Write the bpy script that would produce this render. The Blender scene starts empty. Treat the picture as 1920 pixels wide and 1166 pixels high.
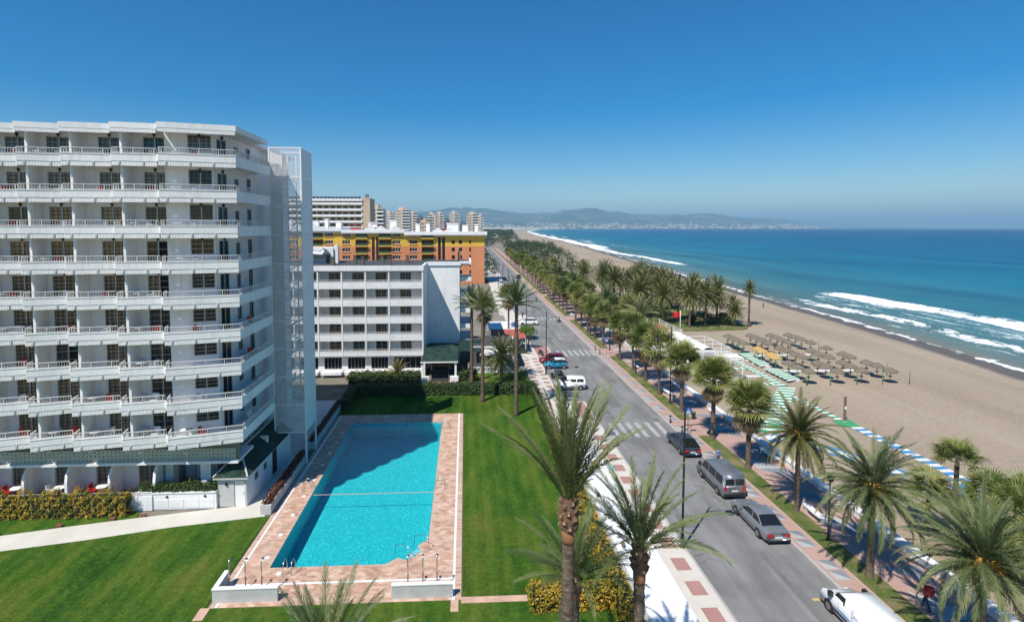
import bpy, bmesh, math, random
import numpy as np
from math import sin, cos, pi, radians, sqrt, atan2, hypot
from mathutils import Matrix, Vector
random.seed(7)
RNG = np.random.default_rng(11)
SC = bpy.context.scene
COL = SC.collection
# ------------------------------------------------------------------ camera, sky, sun, exposure
# World: the avenue runs along +Y, the sea lies towards +X, ground level z = 0; the camera stands on a roof 22 m up.
cam_d = bpy.data.cameras.new('camera')
cam = bpy.data.objects.new('camera', cam_d)
COL.objects.link(cam)
cam.location = (0, 0, 22)
cam.rotation_euler = (radians(90) - math.atan(55 / 980), 0, -math.atan(48 / 980))
cam_d.sensor_width = 36
cam_d.lens = 36 * 980 / 1920
cam_d.shift_x = 40 / 1920
cam_d.shift_y = -101 / 1920
cam_d.clip_end = 120000
cam_d.clip_start = 0.1
SC.camera = cam
SUN_EL = radians(55.2)
SUN_H = Vector((-0.652, -0.758, 0)).normalized()          # horizontal direction towards the sun
SUN_DIR = Vector((SUN_H.x * cos(SUN_EL), SUN_H.y * cos(SUN_EL), sin(SUN_EL)))
world = bpy.data.worlds.new('World')
SC.world = world
world.use_nodes = True
wn = world.node_tree.nodes
sky = wn.new('ShaderNodeTexSky')
sky.sky_type = 'NISHITA'
sky.sun_disc = False
sky.sun_elevation = SUN_EL
sky.sun_rotation = atan2(SUN_H.x, SUN_H.y)
sky.altitude = 0
sky.air_density = 1.0
sky.dust_density = 0.0
sky.ozone_density = 3.0
bg = wn['Background']
bg.inputs[1].default_value = 0.08
hs = wn.new('ShaderNodeHueSaturation'); hs.inputs['Saturation'].default_value = 1.65; hs.inputs['Hue'].default_value = .502
world.node_tree.links.new(sky.outputs[0], hs.inputs['Color'])
world.node_tree.links.new(hs.outputs[0], bg.inputs[0])
sun_d = bpy.data.lights.new('sun', 'SUN')
sun_d.energy = 4.2
sun_d.angle = radians(0.53)
sun_d.color = (1.0, 0.95, 0.87)
sun = bpy.data.objects.new('sun', sun_d)
COL.objects.link(sun)
sun.rotation_euler = SUN_DIR.to_track_quat('Z', 'Y').to_euler()
SC.view_settings.view_transform = 'Standard'
SC.view_settings.look = 'None'
SC.view_settings.exposure = 0.5
SC.view_settings.gamma = 1.0
SC.view_settings.use_curve_mapping = False
SC.cycles.use_denoising = True
SC.cycles.max_bounces = 8
SC.cycles.diffuse_bounces = 3
SC.cycles.glossy_bounces = 3
SC.cycles.transmission_bounces = 4
SC.cycles.transparent_max_bounces = 12
SC.cycles.volume_bounces = 0
SC.cycles.sample_clamp_indirect = 6
SC.cycles.caustics_reflective = False
SC.cycles.caustics_refractive = False

# ------------------------------------------------------------------ node helpers and materials
M = {}
def mat(name, col=(.5, .5, .5), rough=.6, metal=0., spec=.5, fn=None, **kw):
    m = bpy.data.materials.new(name); m.use_nodes = True
    nt = m.node_tree; b = nt.nodes['Principled BSDF']
    b.inputs['Base Color'].default_value = (*col, 1)
    b.inputs['Roughness'].default_value = rough
    b.inputs['Metallic'].default_value = metal
    b.inputs['Specular IOR Level'].default_value = spec
    for k, v in kw.items(): b.inputs[k].default_value = v
    if fn: fn(nt, b)
    M[name] = m
    return m
def N(nt, t, **kw):
    n = nt.nodes.new(t)
    for k, v in kw.items():
        if k in n.inputs: n.inputs[k].default_value = v
        else: setattr(n, k, v)
    return n
def L(nt, a, b): nt.links.new(a, b)
def coords(nt, kind='Object', scale=(1, 1, 1), rot=(0, 0, 0)):
    if kind == 'World':
        c = N(nt, 'ShaderNodeNewGeometry').outputs['Position']
    else:
        c = N(nt, 'ShaderNodeTexCoord').outputs[kind]
    mp = N(nt, 'ShaderNodeMapping'); mp.inputs['Scale'].default_value = scale; mp.inputs['Rotation'].default_value = rot
    L(nt, c, mp.inputs['Vector'])
    return mp.outputs[0]
def noise(nt, vec, scale, detail=4, rough=.55):
    n = N(nt, 'ShaderNodeTexNoise'); n.inputs['Scale'].default_value = scale
    n.inputs['Detail'].default_value = detail; n.inputs['Roughness'].default_value = rough
    L(nt, vec, n.inputs['Vector']); return n.outputs['Fac']
def ramp(nt, fac, stops, interp='LINEAR'):
    r = N(nt, 'ShaderNodeValToRGB'); r.color_ramp.interpolation = interp
    e = r.color_ramp.elements
    while len(e) < len(stops): e.new(.5)
    for q, (p, c) in zip(e, stops):
        q.position = p; q.color = (*c, 1) if len(c) == 3 else c
    L(nt, fac, r.inputs[0]); return r.outputs[0]
def math_(nt, op, a, b=None, clamp=False):
    n = N(nt, 'ShaderNodeMath', operation=op, use_clamp=clamp)
    for i, v in enumerate((a, b)):
        if v is None: continue
        if isinstance(v, (int, float)): n.inputs[i].default_value = v
        else: L(nt, v, n.inputs[i])
    return n.outputs[0]
def mix(nt, fac, a, b, blend='MIX'):
    n = N(nt, 'ShaderNodeMix', data_type='RGBA', blend_type=blend)
    for i, v in ((0, fac), (6, a), (7, b)):
        if isinstance(v, (int, float)): n.inputs[i].default_value = v
        elif isinstance(v, tuple): n.inputs[i].default_value = (*v, 1)
        else: L(nt, v, n.inputs[i])
    return n.outputs[2]
def bump(nt, b, h, strength=.3, dist=.02):
    n = N(nt, 'ShaderNodeBump'); n.inputs['Strength'].default_value = strength; n.inputs['Distance'].default_value = dist
    L(nt, h, n.inputs['Height']); L(nt, n.outputs[0], b.inputs['Normal'])
def worn(c1, c2, s1=.6, s2=9., amount=.5, bs=.15, bd=.01, kind='World'):
    """two tones of a surface blended by broad and fine noise, with a slight relief"""
    def fn(nt, b):
        v = coords(nt, kind)
        f = math_(nt, 'ADD', math_(nt, 'MULTIPLY', noise(nt, v, s1, 5), .6), math_(nt, 'MULTIPLY', noise(nt, v, s2, 3), .4))
        c = ramp(nt, f, [(.5 - amount * .3, c1), (.5 + amount * .3, c2)])
        L(nt, c, b.inputs['Base Color'])
        if bs: bump(nt, b, noise(nt, v, s2 * 3, 3), bs, bd)
    return fn

def render_white(nt, b):          # painted render with faint rain streaks
    v = coords(nt, 'World'); vs = coords(nt, 'World', (2.2, 2.2, .16))
    f = math_(nt, 'ADD', math_(nt, 'MULTIPLY', noise(nt, v, .35, 5), .5), math_(nt, 'MULTIPLY', noise(nt, vs, 1.6, 5), .5))
    L(nt, ramp(nt, f, [(.33, (.66, .66, .655)), (.52, (.80, .80, .795))]), b.inputs['Base Color'])
    bump(nt, b, noise(nt, v, 30, 3), .12, .008)
mat('white_render', (.8, .8, .8), .7, fn=render_white)
mat('white_paint', (.8, .8, .79), .45, fn=worn((.74, .74, .73), (.82, .82, .81), .5, 6, bs=.05))
mat('white_metal', (.78, .78, .78), .4)
mat('white_plastic', (.8, .8, .8), .35)
mat('red_plastic', (.55, .03, .03), .4)
mat('black_metal', (.018, .019, .02), .45, .3)
mat('steel', (.6, .6, .6), .28, .9)
mat('grey_metal', (.22, .23, .24), .45, .5)
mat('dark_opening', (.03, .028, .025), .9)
mat('rail_brown', (.20, .15, .115), .55)
mat('grey_stone', (.5, .5, .48), .8, fn=worn((.40, .40, .385), (.60, .595, .57), 1.2, 14, .7, .25, .01))
mat('concrete', (.5, .48, .44), .85, fn=worn((.44, .42, .385), (.58, .555, .51), .5, 10, .7, .2, .01))
mat('path_cream', (.6, .57, .5), .85, fn=worn((.50, .475, .42), (.64, .61, .545), .6, 7, .7, .2, .01))

def asphalt(nt, b):
    v = coords(nt, 'World'); st = coords(nt, 'World', (1.0, .12, 1))
    broad = noise(nt, st, .9, 5, .6); fine = noise(nt, v, 26, 3, .7); blot = noise(nt, v, .22, 5, .6)
    f = math_(nt, 'ADD', math_(nt, 'MULTIPLY', broad, .36), math_(nt, 'ADD', math_(nt, 'MULTIPLY', fine, .32), math_(nt, 'MULTIPLY', blot, .32)))
    c = ramp(nt, f, [(.40, (.13, .129, .127)), (.50, (.195, .193, .188)), (.60, (.27, .266, .257))])
    w = N(nt, 'ShaderNodeTexVoronoi', feature='DISTANCE_TO_EDGE'); w.inputs['Scale'].default_value = .16
    wv = N(nt, 'ShaderNodeVectorMath', operation='ADD'); nn = N(nt, 'ShaderNodeTexNoise'); nn.inputs['Scale'].default_value = .8; nn.inputs['Detail'].default_value = 6
    L(nt, v, nn.inputs['Vector']); ms = N(nt, 'ShaderNodeVectorMath', operation='SCALE'); ms.inputs['Scale'].default_value = 2.4
    L(nt, nn.outputs['Color'], ms.inputs[0]); L(nt, v, wv.inputs[0]); L(nt, ms.outputs[0], wv.inputs[1]); L(nt, wv.outputs[0], w.inputs['Vector'])
    crack = math_(nt, 'MULTIPLY', math_(nt, 'LESS_THAN', w.outputs['Distance'], .006), math_(nt, 'GREATER_THAN', noise(nt, v, .12, 2), .52))
    L(nt, mix(nt, math_(nt, 'MULTIPLY', crack, .55), c, (.06, .06, .06)), b.inputs['Base Color'])
    bump(nt, b, fine, .3, .01)
mat('asphalt', (.18, .18, .18), .85, fn=asphalt)
def road_paint(nt, b):
    v = coords(nt, 'World'); f = noise(nt, v, 5, 6, .7)
    L(nt, ramp(nt, f, [(.38, (.22, .22, .215)), (.56, (.46, .455, .44))]), b.inputs['Base Color'])
mat('road_paint', (.5, .5, .5), .8, fn=road_paint)
mat('kerb_stone', (.4, .39, .37), .85, fn=worn((.33, .32, .30), (.48, .465, .44), 1, 9, .7))
mat('pave_cream', (.6, .56, .5), .85, fn=worn((.50, .465, .41), (.65, .61, .545), .5, 12, .8))
mat('tile_red', (.38, .2, .17), .85, fn=worn((.32, .165, .14), (.43, .245, .215), .8, 14, .8))
mat('pave_pink', (.42, .27, .22), .85, fn=worn((.36, .225, .18), (.48, .325, .275), .5, 16, .8))
mat('tile_grey_light', (.4, .4, .39), .85, fn=worn((.35, .35, .34), (.45, .45, .44), .7, 14, .7))
mat('tile_grey_dark', (.19, .21, .235), .85, fn=worn((.155, .175, .2), (.24, .26, .285), .7, 14, .7))

def lawn(nt, b):
    v = coords(nt, 'World'); st = coords(nt, 'World', (1, .35, 1), (0, 0, .5)); bl = coords(nt, 'World', (1, 1, 1))
    f = math_(nt, 'ADD', math_(nt, 'MULTIPLY', noise(nt, st, .3, 6, .68), .62), math_(nt, 'MULTIPLY', noise(nt, bl, 3.0, 5, .75), .38))
    c = ramp(nt, f, [(.38, (.026, .086, .010)), (.46, (.054, .138, .014)), (.54, (.104, .178, .022)), (.63, (.19, .19, .044))])
    sp = noise(nt, bl, 45, 2, .8)
    c = mix(nt, 1.0, c, ramp(nt, sp, [(.3, (.62, .66, .6)), (.7, (1.3, 1.25, 1.22))]), 'MULTIPLY')
    mw = N(nt, 'ShaderNodeTexWave', wave_type='BANDS', bands_direction='X'); mw.inputs['Scale'].default_value = .28; mw.inputs['Distortion'].default_value = .6; mw.inputs['Detail Scale'].default_value = .3
    L(nt, coords(nt, 'World'), mw.inputs['Vector']); c = mix(nt, 1., c, ramp(nt, mw.outputs['Fac'], [(.3, (.9, .92, .9)), (.7, (1.09, 1.07, 1.06))]), 'MULTIPLY')      # mowing lanes
    L(nt, c, b.inputs['Base Color'])
    bump(nt, b, math_(nt, 'ADD', sp, noise(nt, bl, 14, 3, .7)), .9, .06)
mat('lawn', (.05, .1, .02), .95, spec=.15, fn=lawn)
def verge(nt, b):
    v = coords(nt, 'World')
    f = math_(nt, 'ADD', math_(nt, 'MULTIPLY', noise(nt, v, .55, 4, .6), .6), math_(nt, 'MULTIPLY', noise(nt, v, 9, 4, .7), .4))
    c = ramp(nt, f, [(.38, (.05, .105, .02)), (.50, (.12, .145, .04)), (.58, (.23, .185, .10))])
    L(nt, c, b.inputs['Base Color']); bump(nt, b, noise(nt, v, 30, 3, .8), .8, .05)
mat('verge_grass', (.1, .12, .04), .95, spec=.15, fn=verge)
def sand(nt, b):
    v = coords(nt, 'World'); st = coords(nt, 'World', (1, .16, 1), (0, 0, -.12))
    f = math_(nt, 'ADD', math_(nt, 'MULTIPLY', noise(nt, st, .10, 6, .6), .5), math_(nt, 'MULTIPLY', noise(nt, v, 2.2, 6, .7), .5))
    c = ramp(nt, f, [(.32, (.255, .200, .143)), (.50, (.345, .278, .205)), (.66, (.43, .355, .272))])
    at = N(nt, 'ShaderNodeAttribute', attribute_name='wet')
    edge = math_(nt, 'ADD', at.outputs['Fac'], math_(nt, 'MULTIPLY', math_(nt, 'SUBTRACT', noise(nt, v, .09, 4), .5), .35))
    wet = ramp(nt, edge, [(.45, (0, 0, 0)), (.62, (1, 1, 1))])
    L(nt, mix(nt, wet, c, (.125, .103, .08)), b.inputs['Base Color'])
    L(nt, math_(nt, 'SUBTRACT', .95, math_(nt, 'MULTIPLY', wet, .5)), b.inputs['Roughness'])
    tr = N(nt, 'ShaderNodeTexWave', wave_type='BANDS', bands_direction='X'); tr.inputs['Scale'].default_value = .9; tr.inputs['Distortion'].default_value = 9.; tr.inputs['Detail'].default_value = 3.; tr.inputs['Detail Scale'].default_value = .35
    L(nt, coords(nt, 'World', (1, .10, 1), (0, 0, -.1)), tr.inputs['Vector'])
    h = math_(nt, 'ADD', noise(nt, v, 3.0, 6, .75), math_(nt, 'ADD', math_(nt, 'MULTIPLY', noise(nt, st, 1.2, 4, .6), .8), math_(nt, 'MULTIPLY', tr.outputs['Fac'], .35)))
    bump(nt, b, h, .7, .09)
mat('sand', (.33, .27, .21), .95, spec=.2, fn=sand)
# ------------------------------------------------------------------ mesh helpers
class MB:
    """collects faces; build() links them as ONE mesh object"""
    def __init__(s): s.v = []; s.f = []; s.m = []
    def add(s, vs, fs, m=0):
        o = len(s.v); s.v.extend([tuple(p) for p in vs])
        for f in fs: s.f.append(tuple(o + i for i in f)); s.m.append(m)
        return s
    def box(s, x0, x1, y0, y1, z0, z1, m=0, T=None):
        vs = [(x, y, z) for z in (z0, z1) for y in (y0, y1) for x in (x0, x1)]
        if T is not None: vs = [tuple(T @ Vector(p)) for p in vs]
        return s.add(vs, [(0, 2, 3, 1), (4, 5, 7, 6), (0, 1, 5, 4), (2, 6, 7, 3), (0, 4, 6, 2), (1, 3, 7, 5)], m)
    def bar(s, a, b, w, h=None, m=0, up=(0, 0, 1)):
        """rectangular bar from a to b, w across, h along up"""
        a, b = Vector(a), Vector(b); d = (b - a).normalized(); h = h or w
        u = Vector(up); r = d.cross(u)
        if r.length < 1e-5: r = d.cross(Vector((1, 0, 0)))
        r.normalize(); u = r.cross(d)
        c = [(-1, -1), (1, -1), (1, 1), (-1, 1)]
        vs = [tuple(p + r * (i * w / 2) + u * (j * h / 2)) for p in (a, b) for i, j in c]
        return s.add(vs, [(3, 2, 1, 0), (4, 5, 6, 7), (0, 1, 5, 4), (1, 2, 6, 5), (2, 3, 7, 6), (3, 0, 4, 7)], m)
    def tube(s, pts, r, n=8, m=0, cap=True):
        pts = [Vector(p) for p in pts]; k = len(pts)
        if isinstance(r, (int, float)): r = [r] * k
        o = len(s.v); ref = None
        for i, p in enumerate(pts):
            d = (pts[min(i + 1, k - 1)] - pts[max(i - 1, 0)]).normalized()
            if ref is None:
                ref = d.cross(Vector((0, 0, 1)))
                if ref.length < .05: ref = d.cross(Vector((0, 1, 0)))
            ref = (ref - d * ref.dot(d)).normalized(); q = d.cross(ref)
            for j in range(n):
                a = 2 * pi * j / n
                s.v.append(tuple(p + ref * (cos(a) * r[i]) + q * (sin(a) * r[i])))
        for i in range(k - 1):
            for j in range(n):
                s.f.append((o + i * n + j, o + i * n + (j + 1) % n, o + (i + 1) * n + (j + 1) % n, o + (i + 1) * n + j)); s.m.append(m)
        if cap:
            s.f.append(tuple(o + j for j in reversed(range(n)))); s.m.append(m)
            s.f.append(tuple(o + (k - 1) * n + j for j in range(n))); s.m.append(m)
        return s
    def prism(s, poly, z0, z1, m=0, T=None, mt=None):
        """polygon (counter-clockwise) swept from z0 to z1"""
        n = len(poly); vs = [(x, y, z0) for x, y in poly] + [(x, y, z1) for x, y in poly]
        if T is not None: vs = [tuple(T @ Vector(p)) for p in vs]
        s.add(vs, [tuple(reversed(range(n)))] + [(i, (i + 1) % n, n + (i + 1) % n, n + i) for i in range(n)], m)
        o = len(s.v) - 2 * n; s.f.append(tuple(o + n + i for i in range(n))); s.m.append(m if mt is None else mt)
        return s
    def lathe(s, prof, n=16, c=(0, 0, 0), m=0):
        o = len(s.v); k = len(prof)
        for r, z in prof:
            for j in range(n):
                a = 2 * pi * j / n; s.v.append((c[0] + r * cos(a), c[1] + r * sin(a), c[2] + z))
        for i in range(k - 1):
            for j in range(n):
                s.f.append((o + i * n + j, o + i * n + (j + 1) % n, o + (i + 1) * n + (j + 1) % n, o + (i + 1) * n + j)); s.m.append(m)
        s.f.append(tuple(o + j for j in reversed(range(n)))); s.m.append(m)
        s.f.append(tuple(o + (k - 1) * n + j for j in range(n))); s.m.append(m)
        return s
    def quad(s, a, b, c, d, m=0): return s.add([a, b, c, d], [(0, 1, 2, 3)], m)
    def mesh(s, name, mats, smooth=False):
        me = bpy.data.meshes.new(name); me.from_pydata(s.v, [], s.f)
        for q in (mats if isinstance(mats, (list, tuple)) else [mats]): me.materials.append(M[q] if isinstance(q, str) else q)
        if any(s.m): me.polygons.foreach_set('material_index', s.m)
        if smooth: me.polygons.foreach_set('use_smooth', [True] * len(s.f))
        me.update(); return me
    def build(s, name, mats, parent=None, smooth=False, loc=None, rz=0):
        return link(name, s.mesh(name, mats, smooth), parent, loc, rz)
def link(name, me, parent=None, loc=None, rz=0, sc=None):
    o = bpy.data.objects.new(name, me); COL.objects.link(o)
    if parent is not None: o.parent = parent
    if loc is not None: o.location = loc
    if rz: o.rotation_euler = (0, 0, rz)
    if sc is not None: o.scale = (sc, sc, sc) if isinstance(sc, (int, float)) else sc
    return o
def tag(o, label=None, cat=None, group=None, kind=None):
    for k, v in (('label', label), ('category', cat), ('group', group), ('kind', kind)):
        if v: o[k] = v
    return o
def thing(name, label, cat, loc=(0, 0, 0), rz=0, group=None):
    o = link(name, None, None, loc, rz); o.empty_display_size = .2
    return tag(o, label, cat, group)
def struct(name, mb, mats, **kw):
    o = mb.build(name, mats, **kw); o['kind'] = 'structure'; return o
def np_mesh(name, V, F, mats, smooth=False, midx=None):
    """mesh from numpy vertex (n,3) and equal-sized face (k,m) arrays"""
    me = bpy.data.meshes.new(name); n, m = F.shape
    me.vertices.add(len(V)); me.vertices.foreach_set('co', np.asarray(V, np.float32).ravel())
    me.loops.add(n * m); me.loops.foreach_set('vertex_index', F.astype(np.int32).ravel())
    me.polygons.add(n); me.polygons.foreach_set('loop_start', np.arange(0, n * m, m, dtype=np.int32))
    for q in (mats if isinstance(mats, (list, tuple)) else [mats]): me.materials.append(M[q])
    if midx is not None: me.polygons.foreach_set('material_index', np.asarray(midx, np.int32))
    me.polygons.foreach_set('use_smooth', np.full(n, smooth))
    me.update(calc_edges=True); me.validate(); return me
def copy_tree(o, parent=None, loc=None, rz=None, label=None, sc=None):
    c = o.copy(); COL.objects.link(c)
    if parent is not None: c.parent = parent
    if loc is not None: c.location = loc
    if rz is not None: c.rotation_euler = (0, 0, rz)
    if sc is not None: c.scale = (sc, sc, sc)
    if label: c['label'] = label
    for ch in list(o.children): copy_tree(ch, c)
    return c
ORD = ('first second third fourth fifth sixth seventh eighth ninth tenth eleventh twelfth thirteenth fourteenth fifteenth sixteenth seventeenth eighteenth nineteenth twentieth '
       'twenty-first twenty-second twenty-third twenty-fourth twenty-fifth twenty-sixth twenty-seventh twenty-eighth twenty-ninth thirtieth thirty-first thirty-second').split()
def sm(a, b, x):
    t = min(1., max(0., (x - a) / (b - a))); return t * t * (3 - 2 * t)
def bevel_mesh(me, w, seg=2, ang=35):
    bm = bmesh.new(); bm.from_mesh(me); bmesh.ops.remove_doubles(bm, verts=bm.verts, dist=1e-5)
    ed = [e for e in bm.edges if len(e.link_faces) == 2 and e.calc_face_angle(0) > radians(ang)]
    bmesh.ops.bevel(bm, geom=ed, offset=w, segments=seg, affect='EDGES', clamp_overlap=True)
    bm.to_mesh(me); bm.free(); return me
# ------------------------------------------------------------------ the setting: ground, lawns, paths
def town_ground(nt, b):
    v = coords(nt, 'World')
    f = math_(nt, 'ADD', math_(nt, 'MULTIPLY', noise(nt, v, .012, 6, .6), .6), math_(nt, 'MULTIPLY', noise(nt, v, .3, 5, .7), .4))
    L(nt, ramp(nt, f, [(.38, (.085, .095, .05)), (.5, (.20, .18, .14)), (.62, (.30, .275, .235))]), b.inputs['Base Color'])
mat('town_ground', (.2, .2, .15), .95, spec=.2, fn=town_ground)
SHORE = [(-300, 76), (-60, 80), (20, 82), (74, 84.4), (85.6, 86), (98.6, 87.6), (116, 89.4), (136, 91), (167, 93), (215, 97), (312, 107), (562, 132), (857, 157), (1536, 203), (3075, 340), (5000, 640), (7500, 1150), (8800, 2400), (9300, 4500), (9900, 6800), (14000, 8200), (40000, 9500)]
_sy = np.array([p[0] for p in SHORE], float); _sx = np.array([p[1] for p in SHORE], float) * 23 / 22
def shore(y): return np.interp(y, _sy, _sx)
g = MB()
PX0, PX1, PY0, PY1 = -12.7, -2.65, 33.35, 58.3
zg = -.06
for x0, x1, y0, y1 in ((-9000, PX0 - .3, -300, 330), (PX1 + .3, 31, -300, 330), (PX0 - .3, PX1 + .3, -300, PY0 - .3), (PX0 - .3, PX1 + .3, PY1 + .3, 330)):
    g.quad((x0, y0, zg), (x1, y0, zg), (x1, y1, zg), (x0, y1, zg))
ys = [330, 420, 562, 857, 1536, 3075, 5000, 7500, 8800, 9300, 9900, 14000, 40000]
for a, b_ in zip(ys[:-1], ys[1:]):
    xa, xb = float(shore(a)) - 60, float(shore(b_)) - 60
    g.quad((-9000, a, zg), (xa, a, zg), (xb, b_, zg), (-9000, b_, zg))
struct('ground', g, 'town_ground')
# lawns
g = MB()
def flat(mb, poly, z=0., m=0): mb.add([(x, y, z) for x, y in poly], [tuple(range(len(poly)))], m)
LW = .0
flat(g, [(-60, 5), (9.4, 5), (9.4, 29.9), (-15.1, 29.9), (-15.0, 39.6), (-21.63, 38.45), (-26.81, 37.1), (-31.75, 36.05), (-60, 31.5)], LW)
flat(g, [(-.22, 29.95), (9.4, 29.95), (9.4, 69.5), (-15.2, 69.5), (-15.2, 61.1), (-.22, 61.1)], LW)
flat(g, [(-60, 33.2), (-33.26, 37.85), (-29.24, 38.84), (-24.88, 39.78), (-25.3, 40.7), (-60, 40.9)], LW)
flat(g, [(1.5, 69.5), (9.2, 69.5), (9.2, 79), (1.5, 79)], LW)
struct('lawn', g, 'lawn')
g = MB(); flat(g, [(-60, 31.4), (-31.75, 36.02), (-26.81, 37.07), (-21.63, 38.42), (-15.35, 39.55), (-15.5, 40.9), (-17.4, 41.25), (-19.6, 40.88), (-24.88, 39.82), (-29.24, 38.88), (-33.26, 37.9), (-60, 33.3)], .008)
flat(g, [(-17.4, 41.2), (-15.5, 40.85), (-15.5, 66.6), (-24, 66.6), (-24, 50.5), (-17.4, 50.5)], .006)
struct('garden_path', g, 'path_cream')
# low brick-red path lights along the garden path
_pl = MB().box(-.16, .16, -.1, .1, 0, .16).box(-.19, .19, -.13, .13, .16, .2)
mat('brick_brown', (.2, .08, .05), .8)
_plm = _pl.mesh('path_light', 'brick_brown')
for k, (x, y) in enumerate(((-24.6, 40.0), (-26.6, 39.6), (-29.9, 38.85), (-33.6, 37.95))):
    o = link('path_light', _plm, None, (x, y, 0)); tag(o, f'{ORD[k]} brick-red garden light from the white cabinet wall along the cream path', 'light', 'garden lights along the cream path')

# ------------------------------------------------------------------ pool with paved deck
mat('mortar', (.5, .36, .28), .9, fn=worn((.46, .33, .255), (.54, .40, .31), 1, 10))
def paver_tone(src):
    def fn(nt, b):
        v = coords(nt, 'World')
        if src == 'obj': r = N(nt, 'ShaderNodeObjectInfo').outputs['Random']
        else: r = N(nt, 'ShaderNodeAttribute', attribute_name='tone').outputs['Fac']
        c = ramp(nt, r, [(0, (.43, .25, .175)), (.3, (.53, .335, .245)), (.6, (.575, .39, .295)), (.85, (.63, .475, .375)), (1, (.48, .29, .205))])
        f = noise(nt, v, 1.1, 5, .65)
        c = mix(nt, 1., c, ramp(nt, f, [(.35, (.8, .78, .76)), (.6, (1.08, 1.07, 1.05))]), 'MULTIPLY')
        L(nt, c, b.inputs['Base Color']); bump(nt, b, noise(nt, v, 40, 3), .2, .006)
    return fn
mat('paver_single', (.55, .35, .25), .85, fn=paver_tone('obj'))
mat('paver_field', (.55, .35, .25), .85, fn=paver_tone('att'))
POOL = [(-12.7, 33.35), (-5.3, 33.35), (-4.55, 34.0), (-3.95, 33.7), (-3.0, 34.6), (-3.35, 35.25), (-2.65, 36.1), (-2.65, 58.3), (-12.7, 58.3)]
def inside(poly, x, y):
    c = False
    for (x1, y1), (x2, y2) in zip(poly, poly[1:] + poly[:1]):
        if (y1 > y) != (y2 > y) and x < (x2 - x1) * (y - y1) / (y2 - y1) + x1: c = not c
    return c
DX0, DX1, DY0, DY1 = -14.9, -.28, 29.85, 61.0
deck_b = MB()      # mortar bed: a frame round the pool with the cut corner
for x0, x1, y0, y1 in ((DX0, PX0, DY0, DY1), (PX1, DX1, DY0, DY1), (PX0, PX1, DY0, PY0), (PX0, PX1, PY1, DY1)):
    deck_b.box(x0, x1, y0, y1, -.3, .018)
deck_b.prism([(-5.3, 33.35), (-2.65, 33.35), (-2.65, 36.1), (-3.35, 35.25), (-3.0, 34.6), (-3.95, 33.7), (-4.55, 34.0)], -.3, .018)
deck = thing('pool_deck', 'pink brick-paved deck surrounding the turquoise swimming pool', 'pool deck')
deck_b.build('mortar_bed', 'mortar', deck)
PL, PW, JT = .40, .20, .006
pm = MB().box(-PL / 2 + JT, PL / 2 - JT, -PW / 2 + JT, PW / 2 - JT, 0, .012).mesh('paver', 'paver_single')
cells = []
def drain(x, y): return abs(x + .75) < .09 or (abs(y - 31.75) < .09) or abs(x + 14.5) < .07
nrow = int((DY1 - DY0) / PW)
for j in range(nrow):
    y = DY0 + PW / 2 + j * PW
    off = (j % 2) * PL / 2
    nx = int((DX1 - DX0) / PL) + 1
    for i in range(nx):
        x = DX0 + PL / 2 + i * PL + off - PL / 2
        if x - PL / 2 < DX0 - .01 or x + PL / 2 > DX1 + .01: continue
        if drain(x, y): continue
        if any(inside(POOL, x + a, y + c) for a in (-.2, .2) for c in (-.1, .1)): continue
        cells.append((x, y))
cells.sort(key=lambda c: c[1])
for x, y in cells[:300]:
    link('paver', pm, deck, (x, y, .018 + random.uniform(-.002, .003)))
rest = np.array(cells[300:]); n = len(rest)
bx = np.array([(sx * (PL / 2 - JT), sy * (PW / 2 - JT), z) for z in (0, .012) for sx, sy in ((-1, -1), (1, -1), (1, 1), (-1, 1))])
V = np.concatenate([rest, np.full((n, 1), .018)], 1)[:, None, :] + bx[None] ; V[:, :, 2] += RNG.uniform(-.002, .004, (n, 1))
fb = np.array([(4, 5, 6, 7), (0, 1, 5, 4), (1, 2, 6, 5), (2, 3, 7, 6), (3, 0, 4, 7)])
F = (np.arange(n)[:, None, None] * 8 + fb[None]).reshape(-1, 4)
me = np_mesh('paver_field', V.reshape(-1, 3), F, 'paver_field')
at = me.attributes.new('tone', 'FLOAT', 'FACE'); at.data.foreach_set('value', np.repeat(RNG.random(n), 5).astype(np.float32))
tag(link('paver_field', me, deck), kind='stuff')
dr = MB().box(-.83, -.67, DY0, DY1, .012, .036).box(-14.4, -.83, 31.67, 31.83, .012, .036).box(-14.57, -14.43, DY0, DY1, .012, .034)
dr.build('drain_channel', 'white_paint', deck)
sk = MB().box(-.14, .14, -.14, .14, 0, .02).mesh('skimmer_lid', 'white_plastic')
for y in (34.4, 37, 39.6, 42.4, 45.2, 48, 50.6, 53.2, 55.6): link('skimmer_lid', sk, deck, (-13.25, y, .034))
link('skimmer_lid', sk, deck, (-11.9, 32.7, .034))
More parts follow.
